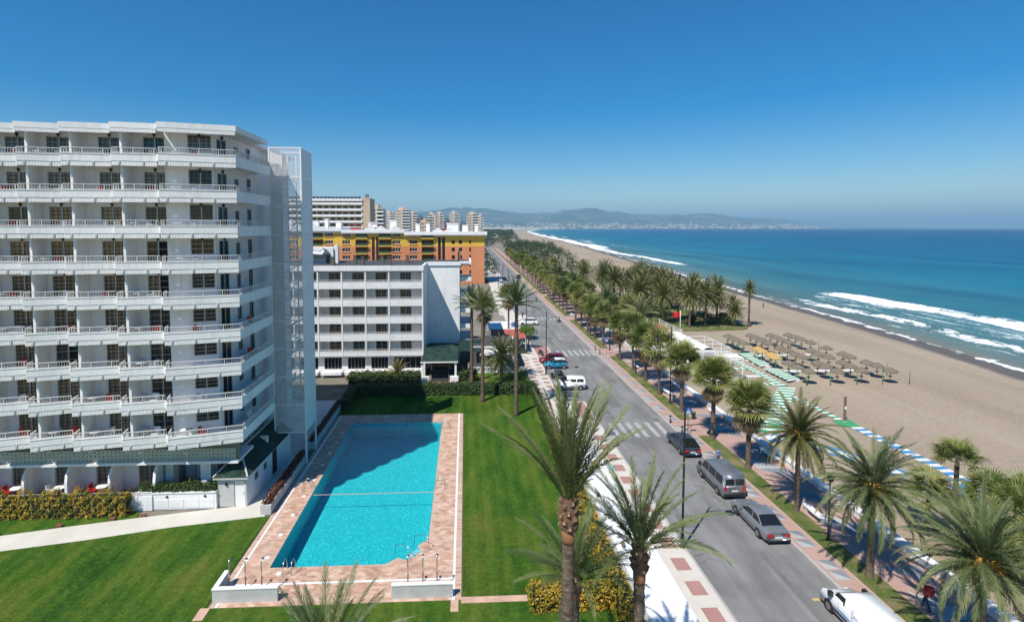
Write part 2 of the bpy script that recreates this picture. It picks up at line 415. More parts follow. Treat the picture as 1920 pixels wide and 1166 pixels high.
# basin
def mosaic_caustics(nt, b):
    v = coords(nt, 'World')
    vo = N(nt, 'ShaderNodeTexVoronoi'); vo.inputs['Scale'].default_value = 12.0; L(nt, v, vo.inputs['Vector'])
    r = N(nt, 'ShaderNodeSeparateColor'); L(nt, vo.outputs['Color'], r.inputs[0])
    c = ramp(nt, r.outputs[0], [(0, (.12, .40, .43)), (.5, (.17, .48, .51)), (.85, (.24, .57, .595)), (1, (.46, .75, .755))])  # pale speckle painted into the tile tones in place of rippling water caustics
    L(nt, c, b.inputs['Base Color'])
mat('pool_mosaic_caustics', (.2, .6, .65), .5, fn=mosaic_caustics)
def pool_water(nt, b):
    nt.nodes.remove(b); out = nt.nodes['Material Output']
    tr = N(nt, 'ShaderNodeBsdfTransparent'); tr.inputs[0].default_value = (.30, .90, .93, 1)
    gl = N(nt, 'ShaderNodeBsdfGlossy'); gl.inputs['Roughness'].default_value = .04
    v = coords(nt, 'World')
    h = math_(nt, 'ADD', noise(nt, v, 3.4, 3, .6), math_(nt, 'MULTIPLY', noise(nt, v, 9, 2, .5), .4))
    bn = N(nt, 'ShaderNodeBump'); bn.inputs['Strength'].default_value = .55; bn.inputs['Distance'].default_value = .06
    L(nt, h, bn.inputs['Height']); L(nt, bn.outputs[0], gl.inputs['Normal'])
    fr = N(nt, 'ShaderNodeFresnel'); fr.inputs['IOR'].default_value = 1.33; L(nt, bn.outputs[0], fr.inputs['Normal'])
    mx = N(nt, 'ShaderNodeMixShader'); L(nt, math_(nt, 'MINIMUM', math_(nt, 'MULTIPLY', fr.outputs[0], .5), .12), mx.inputs[0]); L(nt, tr.outputs[0], mx.inputs[1]); L(nt, gl.outputs[0], mx.inputs[2])
    L(nt, mx.outputs[0], out.inputs['Surface'])
mat('pool_water', fn=pool_water)
pool = thing('swimming_pool', 'turquoise rectangular swimming pool with one angled corner set in brick paving', 'pool', (0, 0, -1.6))
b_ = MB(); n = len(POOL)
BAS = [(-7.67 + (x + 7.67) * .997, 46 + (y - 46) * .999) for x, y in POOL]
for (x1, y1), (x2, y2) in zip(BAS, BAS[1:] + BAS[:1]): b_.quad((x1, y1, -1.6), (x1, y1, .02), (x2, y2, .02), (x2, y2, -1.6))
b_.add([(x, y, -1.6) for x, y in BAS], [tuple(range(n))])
o = b_.build('basin', 'pool_mosaic_caustics', pool); o.location = (0, 0, 1.6)
b_ = MB(); b_.add([(x, y, -.13) for x, y in POOL], [tuple(range(n))])
o = b_.build('water', 'pool_water', pool); o.location = (0, 0, 1.6)
b_ = MB()          # rope with floats across the pool
mat('rope_pink', (.55, .38, .33), .7)
for i in range(50): b_.box(-12.65 + i * .2, -12.65 + i * .2 + .15, 42.81, 42.87, -.13, -.085)
tag(b_.build('lane_rope', 'rope_pink'), 'pale float rope stretched across the middle of the pool', 'rope')
def ladder(x, y, rz, label):
    t = thing('pool_ladder', label, 'ladder', (x, y, .034), rz)
    for s in (-.26, .26):
        pts = [(-.75, s, 0), (-.72, s, .55), (-.6, s, .78), (-.35, s, .85), (-.1, s, .72), (.06, s, .3), (.08, s, -.4), (.08, s, -1.1)]
        MB().tube(pts, .024, 8).build('handrail', 'steel', t, True)
    for z in (-.35, -.65, -.95): MB().box(.03, .13, -.26, .26, z, z + .03).build('rung', 'steel', t)
ladder(-12.9, 43.46, 0, 'steel pool ladder at the shady long side by the float rope')
ladder(-2.5, 56.4, pi, 'steel pool ladder at the far right corner of the pool')
ladder(-2.5, 43.3, pi, 'steel pool ladder on the lawn side by the float rope')
ladder(-11.3, 33.2, pi / 2, 'steel pool ladder in the straight end near the showers')
t = thing('stair_rail', 'steel handrails at the angled corner steps of the pool', 'handrail', (-3.3, 34.3, .034))
for dx, dy in ((-.75, -.3), (.45, .75)):
    MB().tube([(dx + .35, dy - .35, 0), (dx + .3, dy - .3, .8), (dx, dy, .85), (dx - .7, dy + .75, .45), (dx - .8, dy + .85, -.4)], .024, 8).build('handrail', 'steel', t, True)
st = MB()
for k in range(3): st.box(-.9 + k * .1, .35, -.35, .55 - k * .15, -.7 + k * .2, -.5 + k * .2)
st.build('step', 'pool_mosaic_caustics', t, loc=(-.1, .3, 0), rz=radians(45))
# low stone walls with showers at the near corners, planters on the long side
def wallbox(mb, x0, x1, y0, y1, z1): mb.box(x0, x1, y0, y1, .0, z1 - .07, 0).box(x0 - .03, x1 + .03, y0 - .03, y1 + .03, z1 - .07, z1, 1)
t = MB(); wallbox(t, -14.85, -11.1, 30.2, 30.42, .9); wallbox(t, -14.85, -14.63, 30.46, 31.9, .9)
tag(t.build('low_wall', ['grey_stone', 'white_paint']), 'low grey stone L-shaped wall at the deck corner on the hotel side', 'wall')
t = MB(); wallbox(t, -4.4, -.78, 30.05, 30.27, .9)
tag(t.build('low_wall', ['grey_stone', 'white_paint']), 'low straight grey stone wall at the deck corner on the street side', 'wall')
def shower(x, y, label, group):
    t = thing('pool_shower', label, 'shower', (x, y, .03), 0, group)
    MB().tube([(0, 0, 0), (0, 0, 2.1), (0, .05, 2.2), (0, .22, 2.22)], .035, 8).build('pole', 'steel', t, True)
    MB().lathe([(.09, -.02), (.09, 0), (.03, .05)], 12, (0, .24, 2.17)).build('shower_head', 'grey_metal', t)
    MB().box(-.05, .05, .035, .1, 1.0, 1.12).build('tap', 'steel', t)
for x, w_ in ((-14.1, 'in the inner corner of'), (-13.15, 'at the middle of'), (-12.2, 'at the open end of')): shower(x, 30.75, f'slim steel pool shower {w_} the L-shaped low wall', 'showers behind the L-shaped wall')
for x, w_ in ((-3.5, 'pool end of'), (-2.6, 'middle of'), (-1.75, 'lawn end of')): shower(x, 30.6, f'slim steel pool shower at the {w_} the straight low wall', 'showers behind the straight wall')
def planter(x0, x1, y0, y1, label):
    t = thing('planter', label, 'planter', ((x0 + x1) / 2, y0, 0)); cx = (x0 + x1) / 2
    w = MB(); w.box(x0 - cx, x0 - cx + .16, 0, y1 - y0, 0, .75).box(x1 - cx - .16, x1 - cx, 0, y1 - y0, 0, .75)
    w.box(x0 - cx + .16, x1 - cx - .16, 0, .16, 0, .75).box(x0 - cx + .16, x1 - cx - .16, y1 - y0 - .16, y1 - y0, 0, .75)
    w.build('wall', 'grey_stone', t)
    MB().box(x0 - cx + .16, x1 - cx - .16, .16, y1 - y0 - .16, 0, .62).build('soil', 'soil', t)
mat('soil', (.06, .04, .03), .95)
planter(-15.75, -14.95, 39.75, 49.3, 'long grey stone planter of red shrubs beside the sunny deck end')
planter(-15.75, -15.0, 51.6, 63.5, 'long grey stone planter of dark shrubs behind the stair tower legs')
# paved strip joining the deck to the short hedge
t = MB(); t.box(-.28, 3.65, 29.55, 30.05, -.05, .03); t.box(-.9, -.45, 28.9, 29.84, -.05, .03); t.box(-15.35, -14.8, 28.9, 29.84, -.05, .03)
struct('paved_edging', t, 'paver_single')

# ------------------------------------------------------------------ road, kerbs, pavements
RX0, RX1, RY0, RY1 = 15.1, 22.65, -20, 560
t = MB()
ys = [RY0] + list(range(0, RY1 + 1, 40))
def bend(y): return 0 if y < 60 else ((y - 60) ** 2) * .00004 if y < 200 else .784 + (y - 200) * .0112
for a, b_ in zip(ys[:-1], ys[1:]):
    t.quad((RX0 + bend(a), a, .0), (RX1 + bend(a), a, .0), (RX1 + bend(b_), b_, .0), (RX0 + bend(b_), b_, .0))
for x0, y0, y1 in ((12.35, 64.5, 86.6), (12.35, 95, 122), (12.6, 130, 176)):   # bays for parking square to the road
    t.quad((x0, y0, 0), (RX0 + bend(y0), y0, 0), (RX0 + bend(y1), y1, 0), (x0, y1, 0))
struct('road', t, 'asphalt')
def strip(mb, x0, x1, y0, y1, z0, z1, step=20, m=0):
    y = y0
    while y < y1 - .01:
        e = min(y + step, y1)
        vs = [(x + bend(q), q, z) for z in (z0, z1) for q, x in ((y, x0), (y, x1), (e, x1), (e, x0))]
        mb.add(vs, [(4, 5, 6, 7), (0, 1, 5, 4), (1, 2, 6, 5), (2, 3, 7, 6), (3, 0, 4, 7)], m); y = e
KH = .13
t = MB(); strip(t, RX1, RX1 + .22, RY0, RY1, -.05, KH); o = struct('kerb', t, 'kerb_stone')
t = MB(); strip(t, RX0 - .16, RX0, RY0, 64.2, -.05, KH); strip(t, RX0 - .16, RX0, 86.9, 94.8, -.05, KH); strip(t, RX0 - .16, RX0, 122.3, 129.8, -.05, KH); strip(t, RX0 - .16, RX0, 176.3, RY1, -.05, KH)
strip(t, 12.19, 12.35, 64.2, 86.9, -.05, KH); strip(t, 12.19, 12.35, 94.8, 122.3, -.05, KH)
t.box(12.35, 14.93, 64.2, 64.36, -.05, KH); t.box(12.35, 14.94, 86.74, 86.9, -.05, KH)
struct('kerb', t, 'kerb_stone')
# street-side pavement by the hotels: cream paving with red panels
t = MB(); strip(t, 9.4, RX0 - .16, RY0, 64.2, -.05, KH - .01); strip(t, 9.4, 12.19, 64.2, 86.9, -.05, KH - .01); strip(t, 9.4, RX0 - .16, 86.9, 94.8, -.05, KH - .01)
strip(t, 9.4, 12.19, 94.8, 122.3, -.05, KH - .01); strip(t, 9.4, RX0 - .16, 122.3, 129.8, -.05, KH - .01); strip(t, 8.5, 12.4, 129.8, 176.3, -.05, KH - .01); strip(t, 8.5, RX0 - .16, 176.3, RY1, -.05, KH - .01)
pav = struct('pavement', t, 'pave_cream')
tr = MB().box(-.48, .48, -.62, .62, 0, .012).mesh('red_tile', 'tile_red')
ts = MB().box(-.42, .42, -.42, .42, 0, .012).mesh('red_tile', 'tile_red')
for k in range(16): link('red_tile', tr, pav, (14.0, 18.6 + k * 2.28, KH - .01))
for k in range(34):
    y = 54.5 + k * 1.9
    if 86 < y < 95: continue
    for x in (9.95, 11.55): link('red_tile', ts, pav, (x + (k % 2) * .0, y + (.95 if x > 11 else 0), KH - .01))
t = MB().box(12.4, 14.8, 87.1, 94.6, 0, .012).box(13.3, 14.8, 57.6, 63.9, 0, .012); o = t.build('red_panel', 'tile_red', pav, loc=(0, 0, KH - .008))
link('tactile_tile', MB().box(-.3, .3, -.6, .6, 0, .012).mesh('tactile_tile', mat('tile_blue', (.25, .5, .6), .8)), pav, (13.3, 46.0, KH - .01))
# seaward pavement: pink with grey triangles, verge with palms, promenade
t = MB(); strip(t, RX1 + .22, 24.3, RY0, RY1, -.05, KH - .01); pink = struct('pavement', t, 'pave_pink')
t = MB(); strip(t, 24.3, 24.42, RY0, RY1, -.05, KH + .03); struct('verge_edging', t, mat('edging_pink', (.5, .36, .3), .85))
GAPS = [(52.8, 57.4), (87.2, 92.8), (122, 127.5), (165, 170)]
t = MB(); p2 = MB(); last = RY0
for a, b_ in GAPS + [(RY1, RY1)]:
    strip(t, 24.42, 25.95, last, a, -.05, KH + .02)
    if b_ > a: strip(p2, 24.42, 25.95, a, b_, -.05, KH - .008)
    last = b_
struct('verge', t, 'verge_grass')
strip(p2, 25.95, 29.6, RY0, RY1, -.05, KH - .01); prom = struct('promenade', p2, 'pave_pink')
tri_l = MB().prism([(-.5, -.45), (.5, -.45), (-.5, .45)], 0, .012).mesh('grey_tile', 'tile_grey_light')
tri_d = MB().prism([(.5, -.45), (.5, .45), (-.5, .45)], 0, .012).mesh('grey_tile', 'tile_grey_dark')
for k in range(36):
    y = 24.0 + k * 3.35
    for q in (0, 1.05):
        link('grey_tile', tri_l, pink, (23.58 + bend(y), y + q, KH - .01)); link('grey_tile', tri_d, pink, (23.58 + bend(y), y + q, KH - .01))
big_l = MB().prism([(-1.3, -1.2), (1.3, -1.2), (-1.3, 1.2)], 0, .012).mesh('grey_tile', 'tile_grey_light')
big_d = MB().prism([(1.3, -1.2), (1.3, 1.2), (-1.3, 1.2)], 0, .012).mesh('grey_tile', 'tile_grey_dark')
for k in range(22):
    y = 21.0 + k * 4.6
    link('grey_tile', big_d, prom, (27.9, y, KH - .01))
    link('grey_tile', big_l, prom, (27.7 + (k % 2) * .2, y + 2.3, KH - .01)) if k % 2 else None
# zebra crossings, parking hatch
zb = MB().box(-.25, .25, -2.0, 2.0, .003, .007).mesh('crossing_stripe', 'road_paint')
for yc, xs in ((55.1, [16.2, 17.2, 18.2, 19.2, 20.4, 21.5]), (90, [16.4, 17.4, 18.4, 19.4, 20.4, 21.4, 22.3]), (125, [16.4, 17.4, 18.4, 19.4, 20.4, 21.4, 22.4])):
    road_o = bpy.data.objects['road']
    for x in xs: link('crossing_stripe', zb, road_o, (x + bend(yc), yc, 0))
t = MB()
for y in (101, 104.5): t.box(18.6, 18.75, y, y + 2.2, .003, .007).box(19.1, 19.25, y, y + 2.2, .003, .007)
t.box(18.2, 19.2, 112, 112.2, .003, .007).box(20.2, 21.2, 110.5, 110.7, .003, .007)
t.build('road_marking', 'road_paint', bpy.data.objects['road'])
mat('yellow_paint', (.6, .4, .12), .8)
MB().box(20.55, 20.95, 28.75, 28.95, .003, .007).build('yellow_mark', 'yellow_paint', bpy.data.objects['road'])
mn = MB().lathe([(.32, .002), (.32, .006)], 20).mesh('manhole_cover', 'grey_metal')
for x, y in ((21.9, 57.9), (16.9, 60.5), (18.6, 70.2), (20.9, 90.6), (17.4, 47.0)): link('manhole_cover', mn, bpy.data.objects['road'], (x, y, 0))
# low white sea wall
sw = MB(); sw.box(29.6, 30.15, -20, 118, -.4, .5, 0); sw.box(29.55, 30.2, -20, 118, .5, .6, 1)
tag(sw.build('sea_wall', ['white_render', 'white_paint']), 'low white wall between the promenade and the sand', 'wall')

# ------------------------------------------------------------------ beach and sea
Ys = np.concatenate([np.arange(-60, 330, 3.), np.geomspace(330, 14000, 60)])
ts = np.linspace(0, 1, 34)
inner = np.where(Ys < 330, 30.1, shore(Ys) - np.interp(Ys, [330, 420, 3000, 14000], [80, 75, 70, 60]))
outer = shore(Ys) + 7
X = inner[:, None] + (outer - inner)[:, None] * ts[None]
d = X - shore(Ys)[:, None]
Z = np.where(d < -14, -.05 + .03 * np.sin(X * .5) * np.sin(Ys[:, None] * .37), -.05 - 1.05 * np.clip((d + 14) / 16, 0, 1.4) ** 1.2)
V = np.stack([X, np.broadcast_to(Ys[:, None], X.shape), Z], -1).reshape(-1, 3)
def grid_faces(a, b):
    i = np.arange(a - 1)[:, None] * b + np.arange(b - 1)[None]
    return np.stack([i, i + 1, i + 1 + b, i + b], -1).reshape(-1, 4)
me = np_mesh('beach', V, grid_faces(len(Ys), len(ts)), 'sand', True)
at = me.attributes.new('wet', 'FLOAT', 'POINT'); at.data.foreach_set('value', np.clip((d + 12) / 12, 0, 1).ravel().astype(np.float32))
tag(link('beach', me), kind='structure')

# repaired patches and dark drips on the carriageway
mat('asphalt_patch', (.11, .11, .11), .9, fn=worn((.115, .115, .114), (.19, .188, .184), .8, 24, .8))
for x0, x1, y0, y1 in ((17.9, 19.3, 62.2, 66.8), (16.2, 16.9, 96.5, 103), (20.6, 21.6, 72.0, 74.2), (16.0, 17.3, 36.5, 38.2), (19.8, 20.2, 24, 33.5), (18.1, 18.5, 100, 118)):
    MB().box(x0, x1, y0, y1, -.002, .0025).build('asphalt_patch', 'asphalt_patch', bpy.data.objects['road'])
def sea_mat(nt, b):
    v = coords(nt, 'World')
    dp = N(nt, 'ShaderNodeAttribute', attribute_name='offshore').outputs['Fac']      # metres from the waterline, log scale 0..1
    fo = N(nt, 'ShaderNodeAttribute', attribute_name='foam').outputs['Fac']
    st = coords(nt, 'World', (1, .22, 1))
    dd = math_(nt, 'ADD', dp, math_(nt, 'MULTIPLY', math_(nt, 'SUBTRACT', noise(nt, coords(nt, 'World', (1, .1, 1)), .012, 4), .5), .09))
    c = ramp(nt, dd, [(0, (.19, .165, .12)), (.22, (.10, .17, .165)), (.36, (.045, .165, .20)), (.48, (.008, .14, .225)), (.60, (.002, .105, .215)), (.78, (.001, .070, .18)), (1, (.001, .048, .15))])
    c = mix(nt, 1., c, ramp(nt, noise(nt, coords(nt, 'World', (1, .13, 1), (0, 0, .04)), .045, 5, .6), [(.36, (.72, .78, .82)), (.62, (1.22, 1.16, 1.1))]), 'MULTIPLY')
    n1 = noise(nt, st, .42, 6, .65); n2 = noise(nt, v, 1.6, 5, .7)
    fn = math_(nt, 'ADD', math_(nt, 'MULTIPLY', n1, .65), math_(nt, 'MULTIPLY', n2, .35))
    fm = math_(nt, 'SUBTRACT', math_(nt, 'ADD', fo, math_(nt, 'MULTIPLY', fn, 2.2)), 1.62)
    fm = ramp(nt, fm, [(0, (0, 0, 0)), (.10, (.45, .45, .45)), (.32, (1, 1, 1))])
    w = math_(nt, 'ADD', noise(nt, coords(nt, 'World', (.5, .16, 1), (0, 0, .15)), .35, 6, .65), math_(nt, 'MULTIPLY', noise(nt, v, 1.1, 4, .6), .35))
    bn = N(nt, 'ShaderNodeBump'); bn.inputs['Strength'].default_value = .9; bn.inputs['Distance'].default_value = .8; L(nt, w, bn.inputs['Height'])
    nt.nodes.remove(b); out = nt.nodes['Material Output']
    df = N(nt, 'ShaderNodeBsdfDiffuse'); L(nt, mix(nt, fm, c, (.86, .87, .87)), df.inputs['Color']); L(nt, bn.outputs[0], df.inputs['Normal'])
    gl = N(nt, 'ShaderNodeBsdfGlossy'); gl.inputs['Roughness'].default_value = .22; L(nt, bn.outputs[0], gl.inputs['Normal'])
    fr = N(nt, 'ShaderNodeFresnel'); fr.inputs['IOR'].default_value = 1.33     # a choppy sea reflects far less at grazing angles than flat water
    fac = math_(nt, 'MULTIPLY', math_(nt, 'MINIMUM', math_(nt, 'MULTIPLY', fr.outputs[0], .55), .2), math_(nt, 'SUBTRACT', 1., fm))
    mx = N(nt, 'ShaderNodeMixShader'); L(nt, fac, mx.inputs[0]); L(nt, df.outputs[0], mx.inputs[1]); L(nt, gl.outputs[0], mx.inputs[2]); L(nt, mx.outputs[0], out.inputs['Surface'])
mat('sea_water', fn=sea_mat)
Ys = np.concatenate([np.arange(-60, 330, 1.1), np.geomspace(330, 40000, 110)])
ds = np.concatenate([np.arange(-5, 70, .6), np.geomspace(70, 45000, 60)])
D = np.broadcast_to(ds[None], (len(Ys), len(ds))); YY = np.broadcast_to(Ys[:, None], D.shape)
X = shore(Ys)[:, None] + D
sm1 = RNG.normal(0, 1, (len(Ys), 1)); kk = np.exp(-(np.arange(-12, 13) / 4.) ** 2); sm1 = np.convolve(sm1[:, 0], kk / kk.sum() * 2.4, 'same')[:, None]
wob = .8 * sm1 * (YY < 330) + 2.2 * np.sin(YY * .021 + .4) + 1.1 * np.sin(YY * .063 + 1) + .6 * np.sin(YY * .17)
def ridge(c, h, w0, w1):      # steep on the shore side (w0), long back (w1)
    u = D - c - wob
    return h * np.exp(-(np.where(u < 0, u / w0, u / w1)) ** 2), u
fade = 1 / (1 + (np.maximum(YY, 0) / 700) ** 2)
seg = lambda a, b, s=4.: 1 / (1 + np.exp(-(YY - a) / s)) / (1 + np.exp((YY - b) / s))
r1, u1 = ridge(34.5, 1.15, 1.5, 4.2); r2, u2 = ridge(13, .35, 1.0, 3.); r3, u3 = ridge(55, 1.0, 3.0, 6.); r4, u4 = ridge(80, .5, 5, 8); r5, u5 = ridge(24, .3, 1.5, 4)
brk = seg(-60, 124.5) + seg(131, 178)
Z = -1.0 + (r1 * (.45 + .55 * np.clip(brk, 0, 1)) * seg(-90, 185, 9) + r2 + r3 + r4 + r5) * fade
rn = RNG.normal(0, 1, D.shape); rn = (rn + np.roll(rn, 1, 0) + np.roll(rn, 1, 1)) / 1.7
band = lambda u, a, b, s=.8: 1 / (1 + np.exp(-np.clip((u - a) / s, -60, 60))) / (1 + np.exp(np.clip((u - b) / s, -60, 60)))
lean = .5 + .5 * np.sin(YY * .011 + 2.) * np.sin(YY * .0043)
foam = np.maximum.reduce([
    (1.08 + .12 * rn) * band(u1, -5.4 + .8 * rn, .6, .5) * np.clip(brk, 0, 1),
    .50 * band(u1, -19, -4, 1.5) * seg(-60, 176, 6),
    .30 * band(u1, -24, -3, 3.) * seg(-60, 240, 20),
    (.86 + .22 * rn) * band(u2, -4.4 + rn, .6, .8) * seg(-60, 164, 6),
    .52 * band(u2, -10, -3, 1.5) * seg(-60, 190, 10),
    .95 * band(D, -6, 1.6 + .9 * np.sin(YY * .11) + .5 * rn, .5),
    .62 * band(D - 4 - wob, -4, 3, 1.2) * seg(176, 330, 10),
    .36 * band(D - 14, -9, 9, 3.) * seg(176, 330, 10),
    1.15 * band(D - 21 - wob * 1.3 + (YY - 323) * .05, -5, 2.5, .8) * seg(316, 640, 7),
    .52 * band(D - 10, -9, 9, 3.) * seg(316, 800, 15),
    1.0 * band(D - 9 - 2 * wob, -10, 15, 2.5) * seg(520, 9000, 50),
    (.45 + .75 * lean) * band(D - 42 - 4 * wob, -6, 5, 3.) * seg(560, 3200, 80)])
Z += .22 * rn * np.clip(foam - .6, 0, .5) * (YY < 320)
V = np.stack([X, YY, Z], -1).reshape(-1, 3)
me = np_mesh('sea', V, grid_faces(len(Ys), len(ds)), 'sea_water', True)
at = me.attributes.new('offshore', 'FLOAT', 'POINT'); at.data.foreach_set('value', (np.log10(np.clip(D, 1, 20000)) / 4.3).ravel().astype(np.float32))
at = me.attributes.new('foam', 'FLOAT', 'POINT'); at.data.foreach_set('value', np.clip(foam, 0, 1.3).ravel().astype(np.float32))
tag(link('sea', me), kind='structure')
# ------------------------------------------------------------------ shared building materials
def curtain(c1, c2, c3):
    def fn(nt, b):
        v = coords(nt, 'World')
        sep = N(nt, 'ShaderNodeSeparateXYZ'); L(nt, v, sep.inputs[0])
        xy = math_(nt, 'ADD', sep.outputs[0], sep.outputs[1])
        sx = math_(nt, 'SINE', math_(nt, 'MULTIPLY', xy, 17)); sz = math_(nt, 'SINE', math_(nt, 'MULTIPLY', sep.outputs[2], 21))
        f = math_(nt, 'ADD', math_(nt, 'MULTIPLY', math_(nt, 'ADD', sx, sz), .2), math_(nt, 'MULTIPLY', noise(nt, v, 1.3, 3), .6))
        L(nt, ramp(nt, f, [(.1, c1), (.3, c2), (.55, c3)]), b.inputs['Base Color'])
        bump(nt, b, sx, .5, .03)
    return fn
mat('curtain_plaid', (.2, .12, .07), .9, fn=curtain((.16, .095, .055), (.38, .24, .14), (.62, .46, .30)))
mat('curtain_dark', (.05, .05, .06), .9, fn=curtain((.025, .025, .027), (.055, .055, .058), (.11, .105, .10)))
mat('curtain_teal', (.1, .2, .2), .9, fn=curtain((.05, .12, .13), (.09, .19, .2), (.16, .28, .28)))
mat('curtain_white', (.4, .4, .4), .9, fn=curtain((.16, .17, .18), (.3, .31, .32), (.45, .45, .45)))
def pane_glass(nt, b):
    nt.nodes.remove(b); out = nt.nodes['Material Output']
    tr = N(nt, 'ShaderNodeBsdfTransparent'); tr.inputs[0].default_value = (.92, .94, .94, 1)
    gl = N(nt, 'ShaderNodeBsdfGlossy'); gl.inputs['Roughness'].default_value = .02
    fr = N(nt, 'ShaderNodeFresnel'); fr.inputs['IOR'].default_value = 1.5
    mx = N(nt, 'ShaderNodeMixShader'); L(nt, fr.outputs[0], mx.inputs[0]); L(nt, tr.outputs[0], mx.inputs[1]); L(nt, gl.outputs[0], mx.inputs[2])
    L(nt, mx.outputs[0], out.inputs['Surface'])
mat('pane_glass', fn=pane_glass)
mat('frame_alu', (.42, .43, .44), .4, .6)
mat('valance', (.74, .74, .73), .8, fn=worn((.62, .62, .61), (.78, .78, .77), 1.2, 8, .8))
mat('floor_terracotta', (.42, .22, .15), .8, fn=worn((.36, .18, .12), (.48, .27, .19), 1, 12))
mat('breeze_green', (.58, .58, .49), .8, fn=worn((.5, .5, .42), (.64, .64, .55), 1, 9))
def tiles_green(nt, b):
    v = coords(nt, 'World'); f = noise(nt, v, 1.5, 5, .7)
    L(nt, ramp(nt, f, [(.35, (.012, .030, .022)), (.55, (.024, .055, .038)), (.7, (.06, .085, .068))]), b.inputs['Base Color'])
mat('green_tile', (.03, .08, .05), .35, fn=tiles_green)

def frame_T(o, ang):      # local x along a wall, y into the building
    return Matrix.Translation(Vector(o)) @ Matrix.Rotation(ang, 4, 'Z')
WIN = {}
def window_unit(parent, loc, rz, w, h, cloth, bars=0, openp=False, name='window'):
    """sliding window: aluminium frame, two panes, curtain behind; origin bottom left, wall along +x, room towards +y"""
    key = (round(w, 2), round(h, 2), bars, openp)
    if key not in WIN:
        f = MB(); t = .06
        f.box(0, w, -.03, .06, 0, t).box(0, w, -.03, .06, h - t, h).box(0, t, -.03, .06, t, h - t).box(w - t, w, -.03, .06, t, h - t).box(w / 2 - t * .6, w / 2 + t * .6, -.02, .06, t, h - t)
        for k in range(bars):
            z = h * (k + 1) / (bars + 1); f.box(t, w / 2 - t * .6, -.01, .03, z - .015, z + .015).box(w / 2 + t * .6, w - t, -.01, .03, z - .015, z + .015)
        p = MB(); hi = w - t if not openp else w / 2
        p.quad((t, .02, t), (hi, .02, t), (hi, .02, h - t), (t, .02, h - t))
        c = MB(); n = 14; pts = [(t + (w - 2 * t) * i / n, .13 + .025 * (i % 2)) for i in range(n + 1)]
        if openp: pts = pts[:8]
        for (xa, ya), (xb, yb) in zip(pts[:-1], pts[1:]): c.quad((xa, ya, .02), (xb, yb, .02), (xb, yb, h - .02), (xa, ya, h - .02))
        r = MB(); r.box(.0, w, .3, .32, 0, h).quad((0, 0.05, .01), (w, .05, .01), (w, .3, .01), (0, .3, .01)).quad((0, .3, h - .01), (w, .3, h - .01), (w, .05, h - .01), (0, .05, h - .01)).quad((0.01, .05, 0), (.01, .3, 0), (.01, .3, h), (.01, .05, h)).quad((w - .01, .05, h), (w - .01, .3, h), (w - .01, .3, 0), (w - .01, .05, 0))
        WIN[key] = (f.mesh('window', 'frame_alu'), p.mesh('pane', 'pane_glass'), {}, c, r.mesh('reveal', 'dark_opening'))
    f, p, cs, c, r = WIN[key]
    if cloth not in cs: cs[cloth] = c.mesh('curtain', cloth)
    o = link(name, f, parent, loc, rz)
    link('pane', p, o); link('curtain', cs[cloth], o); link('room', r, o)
    return o
def wall_holes(mb, T, w, z0, z1, holes, th=.2, m=0):
    """wall along local x from 0 to w with rectangular openings (x0, x1, za, zb); the outside face at y = 0"""
    x = 0
    for (a, b, za, zb) in sorted(holes):
        if a > x: mb.box(x, a, 0, th, z0, z1, m, T)
        if za > z0: mb.box(a, b, 0, th, z0, za, m, T)
        if zb < z1: mb.box(a, b, 0, th, zb, z1, m, T)
        x = b
    if x < w: mb.box(x, w, 0, th, z0, z1, m, T)
def valance_strip(mb, p, q, zt, drop, m=0, seed=0):
    """scalloped cloth strip hanging from p to q (xy), top zt"""
    r = random.Random(seed); d = hypot(q[0] - p[0], q[1] - p[1]); n = max(2, int(d / .16)); top = []; bot = []
    nx, ny = -(q[1] - p[1]) / d, (q[0] - p[0]) / d
    for i in range(2 * n + 1):
        t = i / (2 * n); o = .006 * ((i % 2) * 2 - 1)
        x, y = p[0] + (q[0] - p[0]) * t - nx * (.02 + o), p[1] + (q[1] - p[1]) * t - ny * (.02 + o)
        top.append((x, y, zt)); bot.append((x - nx * .02, y - ny * .02, zt - drop + (.012 if i % 2 else 0) + r.uniform(-.008, .008)))
    for i in range(2 * n): mb.quad(top[i], top[i + 1], bot[i + 1], bot[i], m)
def railing(mb, p, q, z, h=.42, step=.16, m=0, thin=False):
    a, b = Vector((*p, 0)), Vector((*q, 0)); d = (b - a); L_ = d.length; n = max(1, int(L_ / step))
    mb.bar((*p, z + h), (*q, z + h), .07, .05, m)
    if not thin: mb.bar((*p, z + .06), (*q, z + .06), .03, .03, m)
    for i in range(n + 1):
        c = a + d * (i / n); w = .06 if i % 8 == 0 else .022
        if thin and i % 8: continue
        mb.bar((c.x, c.y, z), (c.x, c.y, z + h), w, w, m)

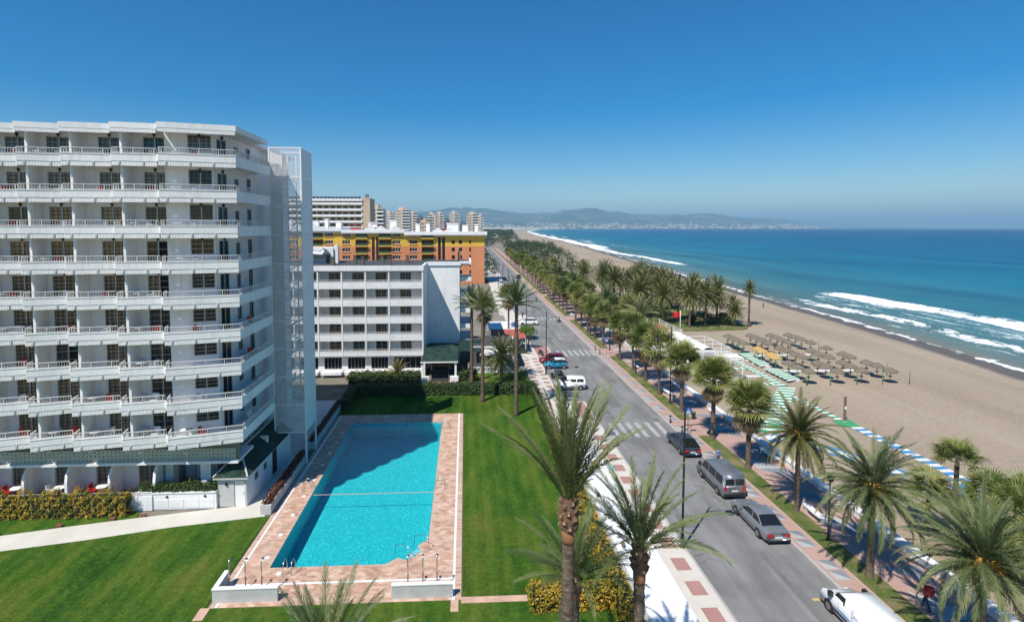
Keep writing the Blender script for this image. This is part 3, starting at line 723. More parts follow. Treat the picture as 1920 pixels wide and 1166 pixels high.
# ------------------------------------------------------------------ the large balcony hotel
FH, Z0, NF = 2.636, 5.4, 9
LC = [(-42.4, 39.55), (-39.0, 39.5), (-35.6, 39.48), (-32.2, 39.46), (-29.1, 39.45), (-25.5, 39.37), (-22.15, 39.25)]   # left front corner of each bay
RC = [(-39.55, 40.3), (-36.15, 40.27), (-32.75, 40.25), (-29.65, 40.22), (-26.0, 40.12), (-22.65, 40.0), (-17.25, 40.65)]
SIDE_END = (-17.3, 47.6)
DEP = 1.75
hotel = thing('balcony_hotel', 'large white hotel with stepped rows of balconies beside the pool', 'hotel', (-30, 42, 0))
HO = Vector((-30, 42, 0))
def hl(p): return (p[0] - HO.x, p[1] - HO.y, p[2] if len(p) > 2 else 0)
nb = len(LC)
wall = MB()
parap = []; rails = []; valm = []; parts_m = []
LASTB = nb - 1
def bay_T(i, z=0.):
    a = atan2(RC[i][1] - LC[i][1], RC[i][0] - LC[i][0])
    return frame_T((LC[i][0] - HO.x, LC[i][1] - HO.y, z), a), a, hypot(RC[i][0] - LC[i][0], RC[i][1] - LC[i][1])
for i in range(nb):
    # balcony slab with parapet (origin: left front corner), return to the next bay
    T, a, w = bay_T(i)
    pm_ = MB(); vl = MB(); rl = MB()
    pm_.box(0, w, 0, .12, .36, .86); pm_.box(0, w, .12, DEP + .3, .30, .40); pm_.box(w - .4, w + .9, .5, DEP + .5, .285, .388) if i < LASTB else None; pm_.box(0, .1, .12, .95, .40, .86)
    pm_.box(-.02, w + .02, -.03, .15, .86, .91)
    railing(rl, (.04, .06), (w - .04, .06), .91); railing(rl, (.04, .1), (.04, .9), .91, step=.2)
    pm_.box(0, w, .06, .12, .1, .36)
    valance_strip(vl, (0, 0.05), (w, .05), .40, .40, 0, i)
    for x in np.arange(.5, w, 1.55): vl.bar((x, -.02, .36), (x - .12, -.06, -.02), .05, .05)
    if i < LASTB:
        nx = Matrix(T).inverted() @ Vector((LC[i + 1][0] - HO.x, LC[i + 1][1] - HO.y, 0))
        pm_.bar((w, .05, .61), (nx.x, nx.y + .12, .61), .1, .5)
    else:
        e = Matrix(T).inverted() @ Vector((SIDE_END[0] - HO.x, SIDE_END[1] - HO.y, 0))
        d = Vector((e.x - w, e.y, 0)); ln = d.length; TS = frame_T((w, 0, 0), atan2(d.y, d.x))
        pm_.box(0.12, ln, 0, .12, .1, .86, 0, TS); pm_.box(0.12, ln, -.03, .15, .86, .91, 0, TS); pm_.box(.12, ln, .12, DEP + .2, .30, .40, 0, TS)
        p0 = TS @ Vector((.1, .06, 0)); p1 = TS @ Vector((ln, .06, 0)); railing(rl, (p0.x, p0.y), (p1.x, p1.y), .91)
    parap.append(pm_.mesh('balcony', 'white_render')); rails.append(rl.mesh('railing', 'rail_brown' if False else 'rail_white')) if 'rail_white' in M else rails.append(rl.mesh('railing', mat('rail_white', (.62, .60, .57), .5)))
    valm.append(vl.mesh('valance', 'valance'))
col_m = MB().box(-.09, .09, -.06, .22, .40, FH + .30).box(-.06, .06, .22, DEP, .40, FH + .30).mesh('partition', 'white_render')
lampm = MB().box(-.07, .07, -.16, -.002, 0, .16).box(-.05, .05, -.12, -.04, -.1, 0).mesh('wall_lamp', 'black_metal')
acm = MB().box(0, .85, -.34, -.02, 0, .62).box(.08, .52, -.36, -.34, .08, .54, 1).mesh('air_conditioner', ['white_plastic', 'grey_metal'])
rr = random.Random(4)
cloths = {}
for k in range(NF):
    z = Z0 + FH * k
    for i in range(nb):
        T, a, w = bay_T(i, z)
        b = link('balcony', parap[i], hotel, T.translation, a)
        link('railing', rails[i], b); link('valance', valm[i], b)
        zb = z + .40
        if i > 0 and i != LASTB:
            p = T @ Vector((.5, .42, 0)); link('partition', col_m, hotel, (p.x, p.y, z), a * .2)
        # back wall of the bay with its window
        TW = T @ Matrix.Translation((0, DEP, 0)); zc = FH
        if i == LASTB:
            ww, wh, wx, wz = 1.65, 1.25, 1.55, 1.35; bw = 3.3
        else:
            ww, wh, wz = 1.62, 1.95, .45; bw = w + .75; wx = bw - 2.25 if i < LASTB - 1 else 1.45
        wall_holes(wall, TW, bw, .40, FH + .30, [(wx, wx + ww, wz, wz + wh)])
        P = TW @ Vector((wx, .05, wz))
        if i == LASTB: cl = 'curtain_dark' if k < 8 else 'curtain_white'
        elif i == LASTB - 1: cl = ['curtain_dark', 'curtain_dark', 'curtain_dark', 'curtain_dark', 'curtain_plaid', 'curtain_dark', 'curtain_dark', 'curtain_plaid', 'curtain_teal'][k]
        elif k == 8: cl = 'curtain_white'
        else: cl = 'curtain_dark' if (i, k) in ((3, 2), (2, 6)) else 'curtain_plaid'
        bars = 3 if (k < 5 and i >= LASTB - 1) else (2 if k < 6 else 0)
        window_unit(hotel, P, a, ww, wh, cl, bars, openp=(i == LASTB - 1 and k in (4, 5)) or (i, k) == (3, 2))
        P = TW @ Vector((wx + ww / 2, 0, 2.5)); link('wall_lamp', lampm, hotel, (P.x, P.y, P.z - (.0 if k else .0)), a)
        if i == LASTB - 1 and k < 5:
            P = TW @ Vector((.35, 0, .42)); link('air_conditioner', acm, hotel, P, a)
    # end bay: chamfered wall with a glazed door, then the wall along the side balcony
    T, a, w = bay_T(LASTB, z)
    c0 = T @ Vector((3.3, DEP, 0)); c1 = Vector((-19.0 - HO.x, 43.2 - HO.y, z)); c2 = Vector((-19.0 - HO.x, 49.5 - HO.y, z))
    ch = c1 - c0; TC = frame_T(c0, atan2(ch.y, ch.x))
    wall_holes(wall, TC, ch.length, .40, FH + .30, [(.35, 1.35, .42, 2.42)])
    window_unit(hotel, TC @ Vector((.35, .05, .42)), atan2(ch.y, ch.x), 1.0, 2.0, 'curtain_dark', 0, name='door')
    TSd = frame_T(c1, pi / 2)
    wall_holes(wall, TSd, 6.3, .40, FH + .30, [(1.2, 2.0, 1.0, 2.2), (3.6, 4.5, .42, 2.42)])
    window_unit(hotel, TSd @ Vector((1.2, .05, 1.0)), pi / 2, .8, 1.2, 'curtain_dark', 0)
    window_unit(hotel, TSd @ Vector((3.6, .05, .42)), pi / 2, .9, 2.0, 'curtain_dark', 0, name='door')
    P = TC @ Vector((.85, 0, 2.5)); link('wall_lamp', lampm, hotel, P, atan2(ch.y, ch.x))
# body behind the balconies, roof
wall.box(-45 - HO.x, -19.25 - HO.x, 43.8 - HO.y, 58 - HO.y, 3.6, Z0 + FH * NF + .2)
wall.build('wall', 'white_render', hotel)
rf = MB(); zr = Z0 + FH * NF
for i in range(nb):
    T, a, w = bay_T(i, zr)
    rf.box(-.05, w + .05, -.08, .2, .06 + .004 * i, .47 + .004 * i, 0, T); rf.box(0, w, .2, DEP + 2.5, .12, .30 + .003 * i, 0, T)
    v_ = MB(); valance_strip(v_, (0, -.04), (w, -.04), .12, .34, 0, 50 + i); v_.build('valance', 'valance', hotel, loc=T.translation, rz=a)
    if i < LASTB:
        nx = T.inverted() @ Vector((LC[i + 1][0] - HO.x, LC[i + 1][1] - HO.y, zr)); A = T @ Vector((w, .05, .27)); B = T @ Vector((nx.x, nx.y + .1, .27)); rf.bar(A, B, .12, .38)
T, a, w = bay_T(LASTB, zr); A = T @ Vector((w, 0, .27)); B = Vector((SIDE_END[0] - HO.x, SIDE_END[1] - .6 - HO.y, zr + .27))
rf.bar(A, B, .2, .40); rf.box(-24 - HO.x, -17.4 - HO.x, 41.6 - HO.y, 47 - HO.y, zr + .10, zr + .34); rf.box(-45 - HO.x, -18.4 - HO.x, 43.5 - HO.y, 58 - HO.y, zr + .08, zr + .37)
rf.build('roof', 'white_render', hotel)
for x, y in ((-20.4, 45.2), (-18.7, 46.2), (-25.5, 47.5)):
    v_ = MB().lathe([(.28, 0), (.28, .45), (.4, .46), (.4, .56), (.16, .72)], 14); v_.build('roof_vent', 'white_paint', hotel, loc=(x - HO.x, y - HO.y, zr + .36))
# breeze-block band under the lowest balconies: frame and pierced blocks
mat('breeze_back', (.24, .24, .19), .9)
bb = MB(); bb.box(-45 - HO.x, -17.9 - HO.x, 41.35 - HO.y, 41.5 - HO.y, 3.7, 5.5, 1)
bb.box(-45 - HO.x, -17.85 - HO.x, 41.0 - HO.y, 44 - HO.y, 3.55, 3.75, 0); bb.box(-45 - HO.x, -17.85 - HO.x, 41.0 - HO.y, 44 - HO.y, 5.5, 5.7, 0)
bb.build('soffit', ['white_render', 'breeze_back'], hotel)
blk = MB(); bs = .29
for x0, x1, z0_, z1_ in ((0, bs, 0, .085), (0, bs, bs - .085, bs), (0, .085, .085, bs - .085), (bs - .085, bs, .085, bs - .085)): blk.box(x0, x1, 0, .1, z0_, z1_)
blk = blk.mesh('breeze_block', 'breeze_green')
cnt = 0
for r_ in range(3):
    for c_ in range(80):
        x = -18.4 - c_ * .31
        link('breeze_block', blk, hotel, (x - HO.x, 41.2 - HO.y, 3.78 + r_ * .31)); cnt += 1
# ground floor: doors, curved partition walls, raised terrace
gf = MB(); TG = frame_T((-45 - HO.x, 42.6 - HO.y, 0), 0)
doors = [-36.2, -32.9, -29.7, -26.4]
wall_holes(gf, TG, 20.9, .0, 3.6, [(45 + x, 45 + x + 1.7, .92, 2.95) for x in doors])
gf.box(-24.1 - HO.x, -23.5 - HO.x, 42.2 - HO.y, 43 - HO.y, 0, 3.6); gf.box(-21.2 - HO.x, -20.4 - HO.x, 41.9 - HO.y, 42.6 - HO.y, 0, 3.6)
gf.box(-24 - HO.x, -17.5 - HO.x, 46.2 - HO.y, 46.4 - HO.y, 0, 3.6); gf.box(-19.3 - HO.x, -19.1 - HO.x, 44 - HO.y, 58 - HO.y, 0, 3.6)
gf.box(-24.1 - HO.x, -23.9 - HO.x, 42.9 - HO.y, 46.2 - HO.y, 0, 3.6)
gf.build('ground_floor_wall', 'white_render', hotel)
for x in doors:
    window_unit(hotel, (x - HO.x, 42.65 - HO.y, .92), 0, 1.7, 2.03, 'curtain_plaid', 0, name='door')
    g_ = MB()
    for q in range(12): g_.box(.04 + q * .145, .06 + q * .145, -.1, -.08, 0, 2.03)
    g_.box(0, 1.7, -.11, -.07, .62, .65).box(0, 1.7, -.11, -.07, 1.98, 2.02)
    g_.build('window_grille', 'frame_alu', hotel, loc=(x - HO.x, 42.6 - HO.y, .92))
    link('wall_lamp', lampm, hotel, (x + .85 - HO.x, 42.6 - HO.y, 3.25))
for x in (-37.6, -34.2, -31.0, -27.75, -24.35):
    pts = [(0, 0)] + [(-.35 - 1.15 * sin(t * pi / 2) ** .6, 2.65 - 2.65 * (1 - cos(t * pi / 2)) * .0 - .9 * (t ** 3)) for t in np.linspace(0, 1, 7)]
    poly = [(0, .9), (-1.55, .9), (-1.55, 2.2), (-1.45, 2.75), (-1.2, 3.15), (-.85, 3.4), (-.4, 3.55), (0, 3.55)]
    w_ = MB(); n_ = len(poly)
    vs = [(xx, p[0], p[1]) for xx in (-.1, .1) for p in poly]
    w_.add(vs, [tuple(range(n_)), tuple(reversed(range(n_, 2 * n_)))] + [(i_, n_ + i_, n_ + (i_ + 1) % n_, (i_ + 1) % n_) for i_ in range(n_)])
    w_.build('partition', 'white_render', hotel, loc=(x - HO.x, 42.6 - HO.y, 0))
t_ = MB().box(-45 - HO.x, -24.4 - HO.x, 40.95 - HO.y, 42.6 - HO.y, 0, .9, 0); t_.build('terrace', ['floor_terracotta'], hotel)
t_ = MB().box(-45 - HO.x, -24.4 - HO.x, 40.8 - HO.y, 40.93 - HO.y, 0, 1.15, 0); t_.build('terrace_wall', ['white_render'], hotel)
t_ = MB(); railing(t_, (-45 - HO.x, 40.87 - HO.y), (-24.4 - HO.x, 40.87 - HO.y), 1.15, .3, .5); t_.build('terrace_rail', 'white_metal', hotel)
# storage recess
t_ = MB()
for q in range(3):
    t_.box(q * .9, q * .9 + .82, 0, .5, 0, 1.9)
    for s_ in range(9): t_.box(q * .9 + .06, q * .9 + .76, -.02, 0, .12 + s_ * .19, .24 + s_ * .19)
t_.build('louvred_cabinet', 'white_paint', hotel, loc=(-23.6 - HO.x, 44.2 - HO.y, .9))
MB().box(-24 - HO.x, -17.6 - HO.x, 41.6 - HO.y, 46.2 - HO.y, 0, .9).build('storage_floor', 'floor_terracotta', hotel)
# white retaining wall with flush cabinet doors below a trimmed hedge
rw = thing('retaining_wall', 'white wall with flat cabinet doors beneath the trimmed dark green hedge', 'wall', (-22.5, 40.9, 0))
MB().box(-3.1, 2.95, 0, .65, 0, 1.3).box(-3.15, 2.95, -.06, .7, 1.3, 1.38).build('wall', 'white_render', rw)
for q in range(5): MB().box(-2.9 + q * 1.15, -1.85 + q * 1.15, -.025, 0, .1, .8).build('cabinet_door', 'white_paint', rw)
for x in (-.8, 2.1): MB().lathe([(.09, -.02), (.09, .03)], 12).build('bulkhead_lamp', 'black_metal', rw, loc=(x, -.03, 1.05)).rotation_euler = (pi / 2, 0, 0)
# ------------------------------------------------------------------ service hut with green tiled roof
def tile_plane(mb, a, b, c, d, step=.24, amp=.045):
    """corrugated tile surface: a-b along the eave, d-c along the ridge"""
    a, b, c, d = map(Vector, (a, b, c, d)); n = max(2, int((b - a).length / step) * 2); nrm = (b - a).cross(d - a).normalized()
    lo = [a + (b - a) * (i / n) + nrm * (amp if i % 2 else 0) for i in range(n + 1)]; hi = [d + (c - d) * (i / n) + nrm * (amp if i % 2 else 0) for i in range(n + 1)]
    rows = max(1, int((d - a).length / .42))
    for r in range(rows):
        t0, t1 = r / rows, (r + 1) / rows
        for i in range(n):
            p0, p1 = lo[i].lerp(hi[i], t0) + nrm * .03, lo[i + 1].lerp(hi[i + 1], t0) + nrm * .03
            q0, q1 = lo[i].lerp(hi[i], t1), lo[i + 1].lerp(hi[i + 1], t1)
            mb.quad(p0, p1, q1, q0)
            mb.quad(p0 - nrm * .05, p1 - nrm * .05, p1, p0)
hut = thing('service_hut', 'small white service hut with a green tiled hipped roof against the hotel', 'hut', (-18.4, 41.1, 0))
h_ = MB(); TH = frame_T((1.1, .0, 0), pi / 2 - .04)
h_.box(-1.15, .15, 0, .18, 0, 2.45, 1).box(.95, 1.1, 0, .18, 0, 2.45, 1).box(.15, .95, 0, .18, 2.05, 2.45, 1)
wall_holes(h_, TH, 9.3, 0, 2.6, [(1.5, 2.2, 1.35, 1.95), (3.2, 3.9, 1.35, 1.95), (5.0, 6.2, 0, 2.2)], .18)
h_.box(-1.15, -1.0, .18, 9.2, 0, 2.45); h_.box(-1.0, 1.3, 9.05, 9.2, 0, 2.45)
h_.build('wall', ['white_render', 'grey_stone'], hut)
MB().box(.17, .93, .05, .1, .02, 2.03).build('door', 'white_paint', hut)
MB().box(.83, .87, .01, .05, 1.0, 1.12).build('door_handle', 'steel', hut)
for y in (1.5, 3.2): window_unit(hut, TH @ Vector((y, .05, 1.35)), pi / 2 - .04, .7, .6, 'curtain_dark', 0)
MB().box(5.0, 6.2, .1, .14, 0, 2.2, 0, TH).build('doorway', 'dark_opening', hut)
MB().box(-.5, -.36, -.12, -.002, 1.75, 1.95).build('wall_lamp', 'black_metal', hut)
r_ = MB(); e0, e1, ez, rz_ = -1.35, 1.32, 2.45, 3.75
tile_plane(r_, (e0, -.25, ez), (e1, -.25, ez), (-.1, 1.9, rz_), (-.12, 1.9, rz_))
tile_plane(r_, (e1, -.25, ez), (e1 + .35, 9.4, ez), (.05, 9.4, rz_), (-.1, 1.9, rz_))
tile_plane(r_, (e0, 9.4, ez), (e0, -.25, ez), (-.12, 1.9, rz_), (-.1, 9.4, rz_))
rf_ = r_.build('roof', 'green_tile', hut)
g_ = MB(); g_.box(e0, e1, -.27, -.2, ez - .14, ez - .01); g_.tube([(e1, -.25, ez + .06), (-.1, 1.9, rz_ + .07)], .07, 8); g_.tube([(e0, -.25, ez + .06), (-.12, 1.9, rz_ + .07)], .07, 8); g_.tube([(-.11, 1.9, rz_ + .07), (-.02, 9.4, rz_ + .07)], .07, 8)
g_.build('fascia', 'grey_stone', hut)
# ------------------------------------------------------------------ slatted stair tower
tw = thing('stair_tower', 'tall white slatted escape stair tower standing at the hotel corner', 'stair tower', (-16.3, 50, 0))
x0, x1, y0, y1, zb, zt = -1.35, 1.45, -1.5, 1.6, 3.0, 29.2
sl = MB().box(-.017, .017, -.03, .03, zb, zt).mesh('slat', 'white_metal')
for i in range(26): link('slat', sl, tw, (x0 + .05 + i * (x1 - x0 - .1) / 25, y0, 0))
slb = MB().box(-.022, .022, -.03, .03, zb + .4, zt - .3).mesh('slat', 'white_metal')
for i in range(14): link('slat', slb, tw, (x0, y0 + .2 + i * .2, 0), pi / 2)
for i in range(7): link('slat', slb, tw, (x0 + .2 + i * .4, y1, 0))
pn = (zt - zb) / 10
pnm = MB().box(-.02, .03, y0 + .12, y1 - .06, .015, pn - .015).mesh('panel', 'white_paint')
for k in range(10): link('panel', pnm, tw, (x1, 0, zb + k * pn))
fr = MB()
for x, y in ((x1, y0), (x1, y1), (x0, y0), (x0, y1)): fr.box(x - .07, x + .07, y - .07, y + .07, 0, zt)
for k in range(11):
    z = zb + k * pn
    fr.box(x0, x1, y0 - .05, y0 + .05, z - .05, z + .05); fr.box(x0, x1, y1 - .05, y1 + .05, z - .05, z + .05); fr.box(x0 - .05, x0 + .05, y0, y1, z - .05, z + .05)
fr.build('frame', 'white_metal', tw)
for k in range(19):
    za, up_ = zb + k * pn / 2, pn / 2
    f_ = MB(); s_ = 1 if k % 2 else -1; yy = (-.75, .05) if k % 2 else (.15, .95)
    for q in range(7): f_.box(s_ * (-1.0 + q * .28) - .14, s_ * (-1.0 + q * .28) + .14, yy[0], yy[1], za + up_ * q / 7, za + up_ * q / 7 + .04)
    f_.box(s_ * 1.2 - .25, s_ * 1.2 + .22, -.75, .95, za + up_ - .05, za + up_)
    if k < 18: f_.bar((-s_ * 1.0, yy[0], za + .9), (s_ * 1.0, yy[0], za + up_ + .9), .04, .04)
    f_.build('stair_flight', 'white_metal', tw)
# ------------------------------------------------------------------ the mid hotel behind the garden
mid = thing('terrace_hotel', 'white five-storey hotel with deep balconies, blank end wall and dark flat roof', 'hotel', (-15, 77, 0))
MO = Vector((-15, 77, 0)); FM = 2.57; ZM = 2.75
DIV = [-35.2, -31.8, -28.4, -25.0, -21.5, -18.05, -14.6, -11.2, -6.3]
mw = MB()
bl = {}
for j in range(len(DIV) - 1):
    w = DIV[j + 1] - DIV[j]; key = round(w, 2)
    if key not in bl:
        p = MB().box(.08, w - .08, 0, .12, .34, 1.02).box(.08, w - .08, .12, 1.7, .28, .38).box(.06, w - .06, -.03, .15, 1.02, 1.07)
        r = MB(); railing(r, (.1, .06), (w - .1, .06), 1.07, .25, .3); v_ = MB(); valance_strip(v_, (.1, .03), (w - .1, .03), .38, .36, 0, j)
        bl[key] = (p.mesh('balcony', 'white_render'), r.mesh('railing', 'rail_white'), v_.mesh('valance', 'valance'))
    for k in range(5):
        z = ZM + k * FM; b = link('balcony', bl[key][0], mid, (DIV[j] - MO.x, 0, z))
        link('railing', bl[key][1], b)
        if k: link('valance', bl[key][2], b)
        wx = w / 2 - .85 + (.3 if j < 7 else -.2)
        wall_holes(mw, frame_T((DIV[j] - MO.x, 1.7, z), 0), w, .38, FM + .28, [(wx, wx + 1.7, .42, 2.3)])
        cl = 'curtain_plaid' if rr.random() < .72 else rr.choice(['curtain_dark', 'curtain_teal'])
        window_unit(mid, (DIV[j] + wx - MO.x, 1.75, z + .42), 0, 1.7, 1.88, cl, 2)
    # ground floor: tall dark glazing between piers
    wall_holes(mw, frame_T((DIV[j] - MO.x, .9, 0), 0), w, .0, ZM + .3, [(.55, w - .35, .95, 2.7)])
    gw = MB(); gw.box(.55, w - .35, .1, .13, .95, 2.7); gw.build('shop_window', mat('window_dark', (.02, .02, .022), .12) if 'window_dark' not in M else 'window_dark', mid, loc=(DIV[j] - MO.x, .9, 0))
    gm = MB(); nmul = 5
    for q in range(nmul + 1): gm.box(.55 + (w - .9) * q / nmul - .025, .55 + (w - .9) * q / nmul + .025, .04, .1, .95, 2.7)
    gm.build('mullion', 'frame_alu', mid, loc=(DIV[j] - MO.x, .9, 0))
    MB().box(.3, w - .2, -.3, .85, .35, .75).build('planter_ledge', 'white_render', mid, loc=(DIV[j] - MO.x, 0, 0))
pt = MB().box(-.09, .09, -.05, 1.7, ZM + .3, ZM + 5 * FM + .3).mesh('partition', 'white_render')
for x in DIV: link('partition', pt, mid, (x - MO.x, 0, 0))
zr = ZM + 5 * FM + .1
mw.box(-40 - MO.x, -6.4 - MO.x, 1.95, 18.5, 0, zr); mw.box(-6.35 - MO.x, -6.15 - MO.x, .0, 1.7, 0, zr); 
mw.box(-6.4 - MO.x, -.9 - MO.x, 7.0, 18.5, 0, zr + .35)
mw.box(-6.38 - MO.x, -6.12 - MO.x, 1.7, 7.0, 0, zr)
mw.build('wall', 'white_render', mid)
rf = MB(); rf.box(-40.2 - MO.x, -6.1 - MO.x, -.15, .15, zr, zr + .75, 0); rf.box(-6.4 - MO.x, -6.05 - MO.x, .15, 7.1, zr, zr + .75, 0)
rf.box(-6.05 - MO.x, -.7 - MO.x, 6.8, 7.1, zr + .25, zr + .85, 0); rf.box(-.9 - MO.x, 1.0 - MO.x, 8.0, 8.3, zr + .3, zr + .8, 0); rf.box(.7 - MO.x, 1.0 - MO.x, 8.3, 18.5, zr + .3, zr + .8, 0)
rf.build('roof_edge', 'white_render', mid)
rd = MB().box(-40 - MO.x, -6.4 - MO.x, .15, 18.6, zr, zr + .35).box(-6.4 - MO.x, .7 - MO.x, 7.1, 18.6, zr + .36, zr + .45)
rd.build('roof', mat('roof_felt', (.06, .062, .068), .9, fn=worn((.04, .042, .046), (.085, .087, .092), .6, 5)), mid)
cm = MB().box(-.32, .32, -.3, .3, 0, .75).box(-.22, .22, -.2, .2, .75, 1.25).box(-.3, .3, -.28, .28, 1.25, 1.36).mesh('chimney', mat('chimney_brown', (.14, .115, .09), .9))
for k in range(13): link('chimney', cm, mid, (-36 + k * 2.2 + rr.uniform(-.3, .3) - MO.x, 6.2 if k % 2 else 11.5, zr + .35))
# plant room with a metal duct on the roof
pr = MB().box(0, 5.2, 0, 4, 0, 2.6).box(5.3, 5.9, .3, .9, 0, 3.1); pr.build('plant_room', 'white_render', mid, loc=(-23.2 - MO.x - 4, 11.4, zr + .35))
dk = MB().tube([(0, -.4, .6), (1.4, -.5, 1.5), (2.8, -.5, 1.3), (3.4, -.4, 2.2)], .5, 10); dk.build('duct', 'steel', mid, True, loc=(-26.4 - MO.x, 11.2, zr + .5))
# seaward side balconies of the end block
for k in range(6):
    z = ZM + k * FM
    s_ = MB().box(0, 1.9, 0, 10.5, .28, .38).box(1.78, 1.9, 0, 10.5, .38, .95).box(0, 1.78, 0, .12, .38, .95); s_.build('balcony', 'white_render', mid, loc=(-.9 - MO.x, 8.1, z))
    for q in range(3): window_unit(mid, (-.88 - MO.x, 9.6 + q * 3, z + .42), pi / 2, 1.7, 1.9, 'curtain_dark', 0)
# entrance porch with green tiled roof, steps and columns
po = MB(); tile_plane(po, (-6.3, 73.3, 3.1), (-1.1, 73.3, 3.1), (-2.3, 76.2, 4.35), (-5.9, 76.2, 4.35)); tile_plane(po, (-1.1, 73.3, 3.1), (-1.1, 83.9, 3.1), (-2.3, 83.9, 3.4), (-2.3, 76.2, 4.35)); tile_plane(po, (-5.9, 76.2, 4.35), (-2.3, 76.2, 4.35), (-2.3, 83.9, 3.4), (-5.9, 83.9, 3.4))
tile_plane(po, (-1.0, 78.5, 3.3), (2.6, 78.5, 3.3), (2.6, 83.9, 3.9), (-1.0, 83.9, 3.9))
porch = thing('entrance_porch', 'hotel entrance porch with dark green tiled roof, white columns and dark steps', 'porch', (-3.7, 74, 0)); PO = Vector((-3.7, 74, 0))
for v_ in range(len(po.v)): p = po.v[v_]; po.v[v_] = (p[0] + 3.7, p[1] - 74, p[2])
po.build('roof', 'green_tile', porch)
MB().box(-2.65, 2.65, -.75, -.65, 2.92, 3.1).box(2.52, 2.62, -.65, 9.8, 2.92, 3.08).build('fascia', 'white_paint', porch)
for x in (-2.4, 2.3):
    for y in (-.4, 3.0): MB().box(-.14, .14, -.14, .14, 0, 2.95).build('column', 'white_render', porch, loc=(x, y, 0))
for s_ in range(7): MB().box(-1.2, 1.2, .2 + s_ * .32, .52 + s_ * .32, 0, .17 * (s_ + 1)).build('step', mat('slate', (.05, .052, .055), .7) if 'slate' not in M else 'slate', porch)
for x in (-1.3, 1.3): MB().bar((x, .1, .95), (x, 2.5, 2.1), .07, .07).bar((x, .1, 0), (x, .1, .95), .06, .06).bar((x, 2.5, 1.1), (x, 2.5, 2.1), .06, .06).build('handrail', 'steel', porch)
MB().box(-2.3, 2.3, 2.9, 3.0, 1.2, 3.2).build('glass_wall', 'window_dark', porch)
MB().box(-2.55, -1.45, -.9, -.3, 0, .95).build('low_wall', 'white_render', porch); MB().box(1.5, 2.7, -.95, -.3, 0, .95).build('low_wall', 'white_render', porch)
MB().box(-3, 7.0, -2.2, -.1, -.05, .03).build('landing', 'floor_terracotta', porch)
# small white reception wing on the street side
rw_ = thing('reception_wing', 'low white wing with balustrades between the porch and the street', 'building', (4.2, 80.5, 0))
w_ = MB(); wall_holes(w_, frame_T((-3, 0, 0), 0), 6.5, 0, 3.4, [(.5, 1.6, .9, 2.7), (2.2, 3.3, .9, 2.7), (3.9, 5.0, .9, 2.7)], .2)
w_.box(3.3, 3.5, .2, 7, 0, 3.4).box(-3, 3.3, 6.8, 7, 0, 3.4).box(-3.2, 3.8, -.4, 7.2, 3.4, 3.6); w_.build('wall', 'white_render', rw_)
for x in (-2.5, -.8, .9): window_unit(rw_, (x, .05, .9), 0, 1.1, 1.8, 'curtain_dark', 1)
MB().box(-3, 3.6, -.2, 7.0, 3.62, 3.7).build('roof', 'roof_felt', rw_)
b_ = MB().box(-3, 3.6, -2.2, -2.0, .75, .85).box(-3, 3.6, -2.2, -2.0, 0, .12)
for q in range(27): b_.box(-2.95 + q * .25, -2.85 + q * .25, -2.16, -2.04, .12, .75)
b_.build('balustrade', 'white_paint', rw_)
aw = MB(); aw.add([(-2, -1.9, 2.7), (2.5, -1.9, 2.7), (2.5, -.2, 3.3), (-2, -.2, 3.3), (-2, -1.9, 2.62), (2.5, -1.9, 2.62), (2.5, -.2, 3.22), (-2, -.2, 3.22)], [(0, 1, 2, 3), (7, 6, 5, 4), (0, 4, 5, 1)]); aw.build('awning', 'white_paint', rw_)
# terrace café by the street, behind the wing
for i_, (x, y, c_, lb) in enumerate(((7.6, 92.5, 'awning_red', 'low street terrace with a faded red awning beyond the hotel wing'), (7.4, 100.5, 'white_paint', 'low street terrace with a white awning beyond the red awning'))):
    if 'awning_red' not in M: mat('awning_red', (.42, .10, .07), .8)
    t = thing('street_terrace', lb, 'terrace', (x, y, 0))
    a_ = MB(); a_.add([(-3, -3, 2.9), (3, -3, 2.9), (3, 3, 3.3), (-3, 3, 3.3), (-3, -3, 2.8), (3, -3, 2.8), (3, 3, 3.2), (-3, 3, 3.2)], [(0, 1, 2, 3), (7, 6, 5, 4), (0, 4, 5, 1), (1, 5, 6, 2), (3, 7, 4, 0)]); a_.build('awning', c_, t)
    for px_ in (-2.9, 2.9):
        for py_ in (-2.9, 2.9): MB().box(px_ - .05, px_ + .05, py_ - .05, py_ + .05, 0, 2.95).build('post', 'white_metal', t)
    MB().box(-3, 3, -3, -2.9, 0, .9).box(2.9, 3, -2.9, 3, 0, .9).build('screen', 'window_dark', t)

# ------------------------------------------------------------------ the ochre and brick apartment block
OY = 205.
blk_ = thing('apartment_block', 'long apartment block, ochre above and brick orange below, with white cornice', 'apartment block', (-30, OY, 0))
mat('ochre', (.7, .43, .05), .8, fn=worn((.64, .38, .04), (.74, .47, .065), .1, 1.5, bs=0))
mat('brick_orange', (.48, .19, .09), .8, fn=worn((.54, .20, .085), (.64, .26, .12), .1, 1.5, bs=0))
WX = [(-60, 'g'), (-57.3, 'b'), (-52.5, 'w'), (-46, 'w'), (-40.1, 'b'), (-35.6, 'g'), (-34.0, 'g'), (-31.1, 'b'), (-26.6, 'w'), (-20.1, 'w'), (-14.6, 'b'), (-10, 'g'), (-8.4, 'g'), (-4.6, 's'), (-1.8, 's'), (2, 't'), (-66, 'w'), (-72, 'b'), (-78, 'w')]
wid = {'g': 1.1, 'b': 4.6, 'w': 3.0, 's': 1.3, 't': .7}
ow = MB()
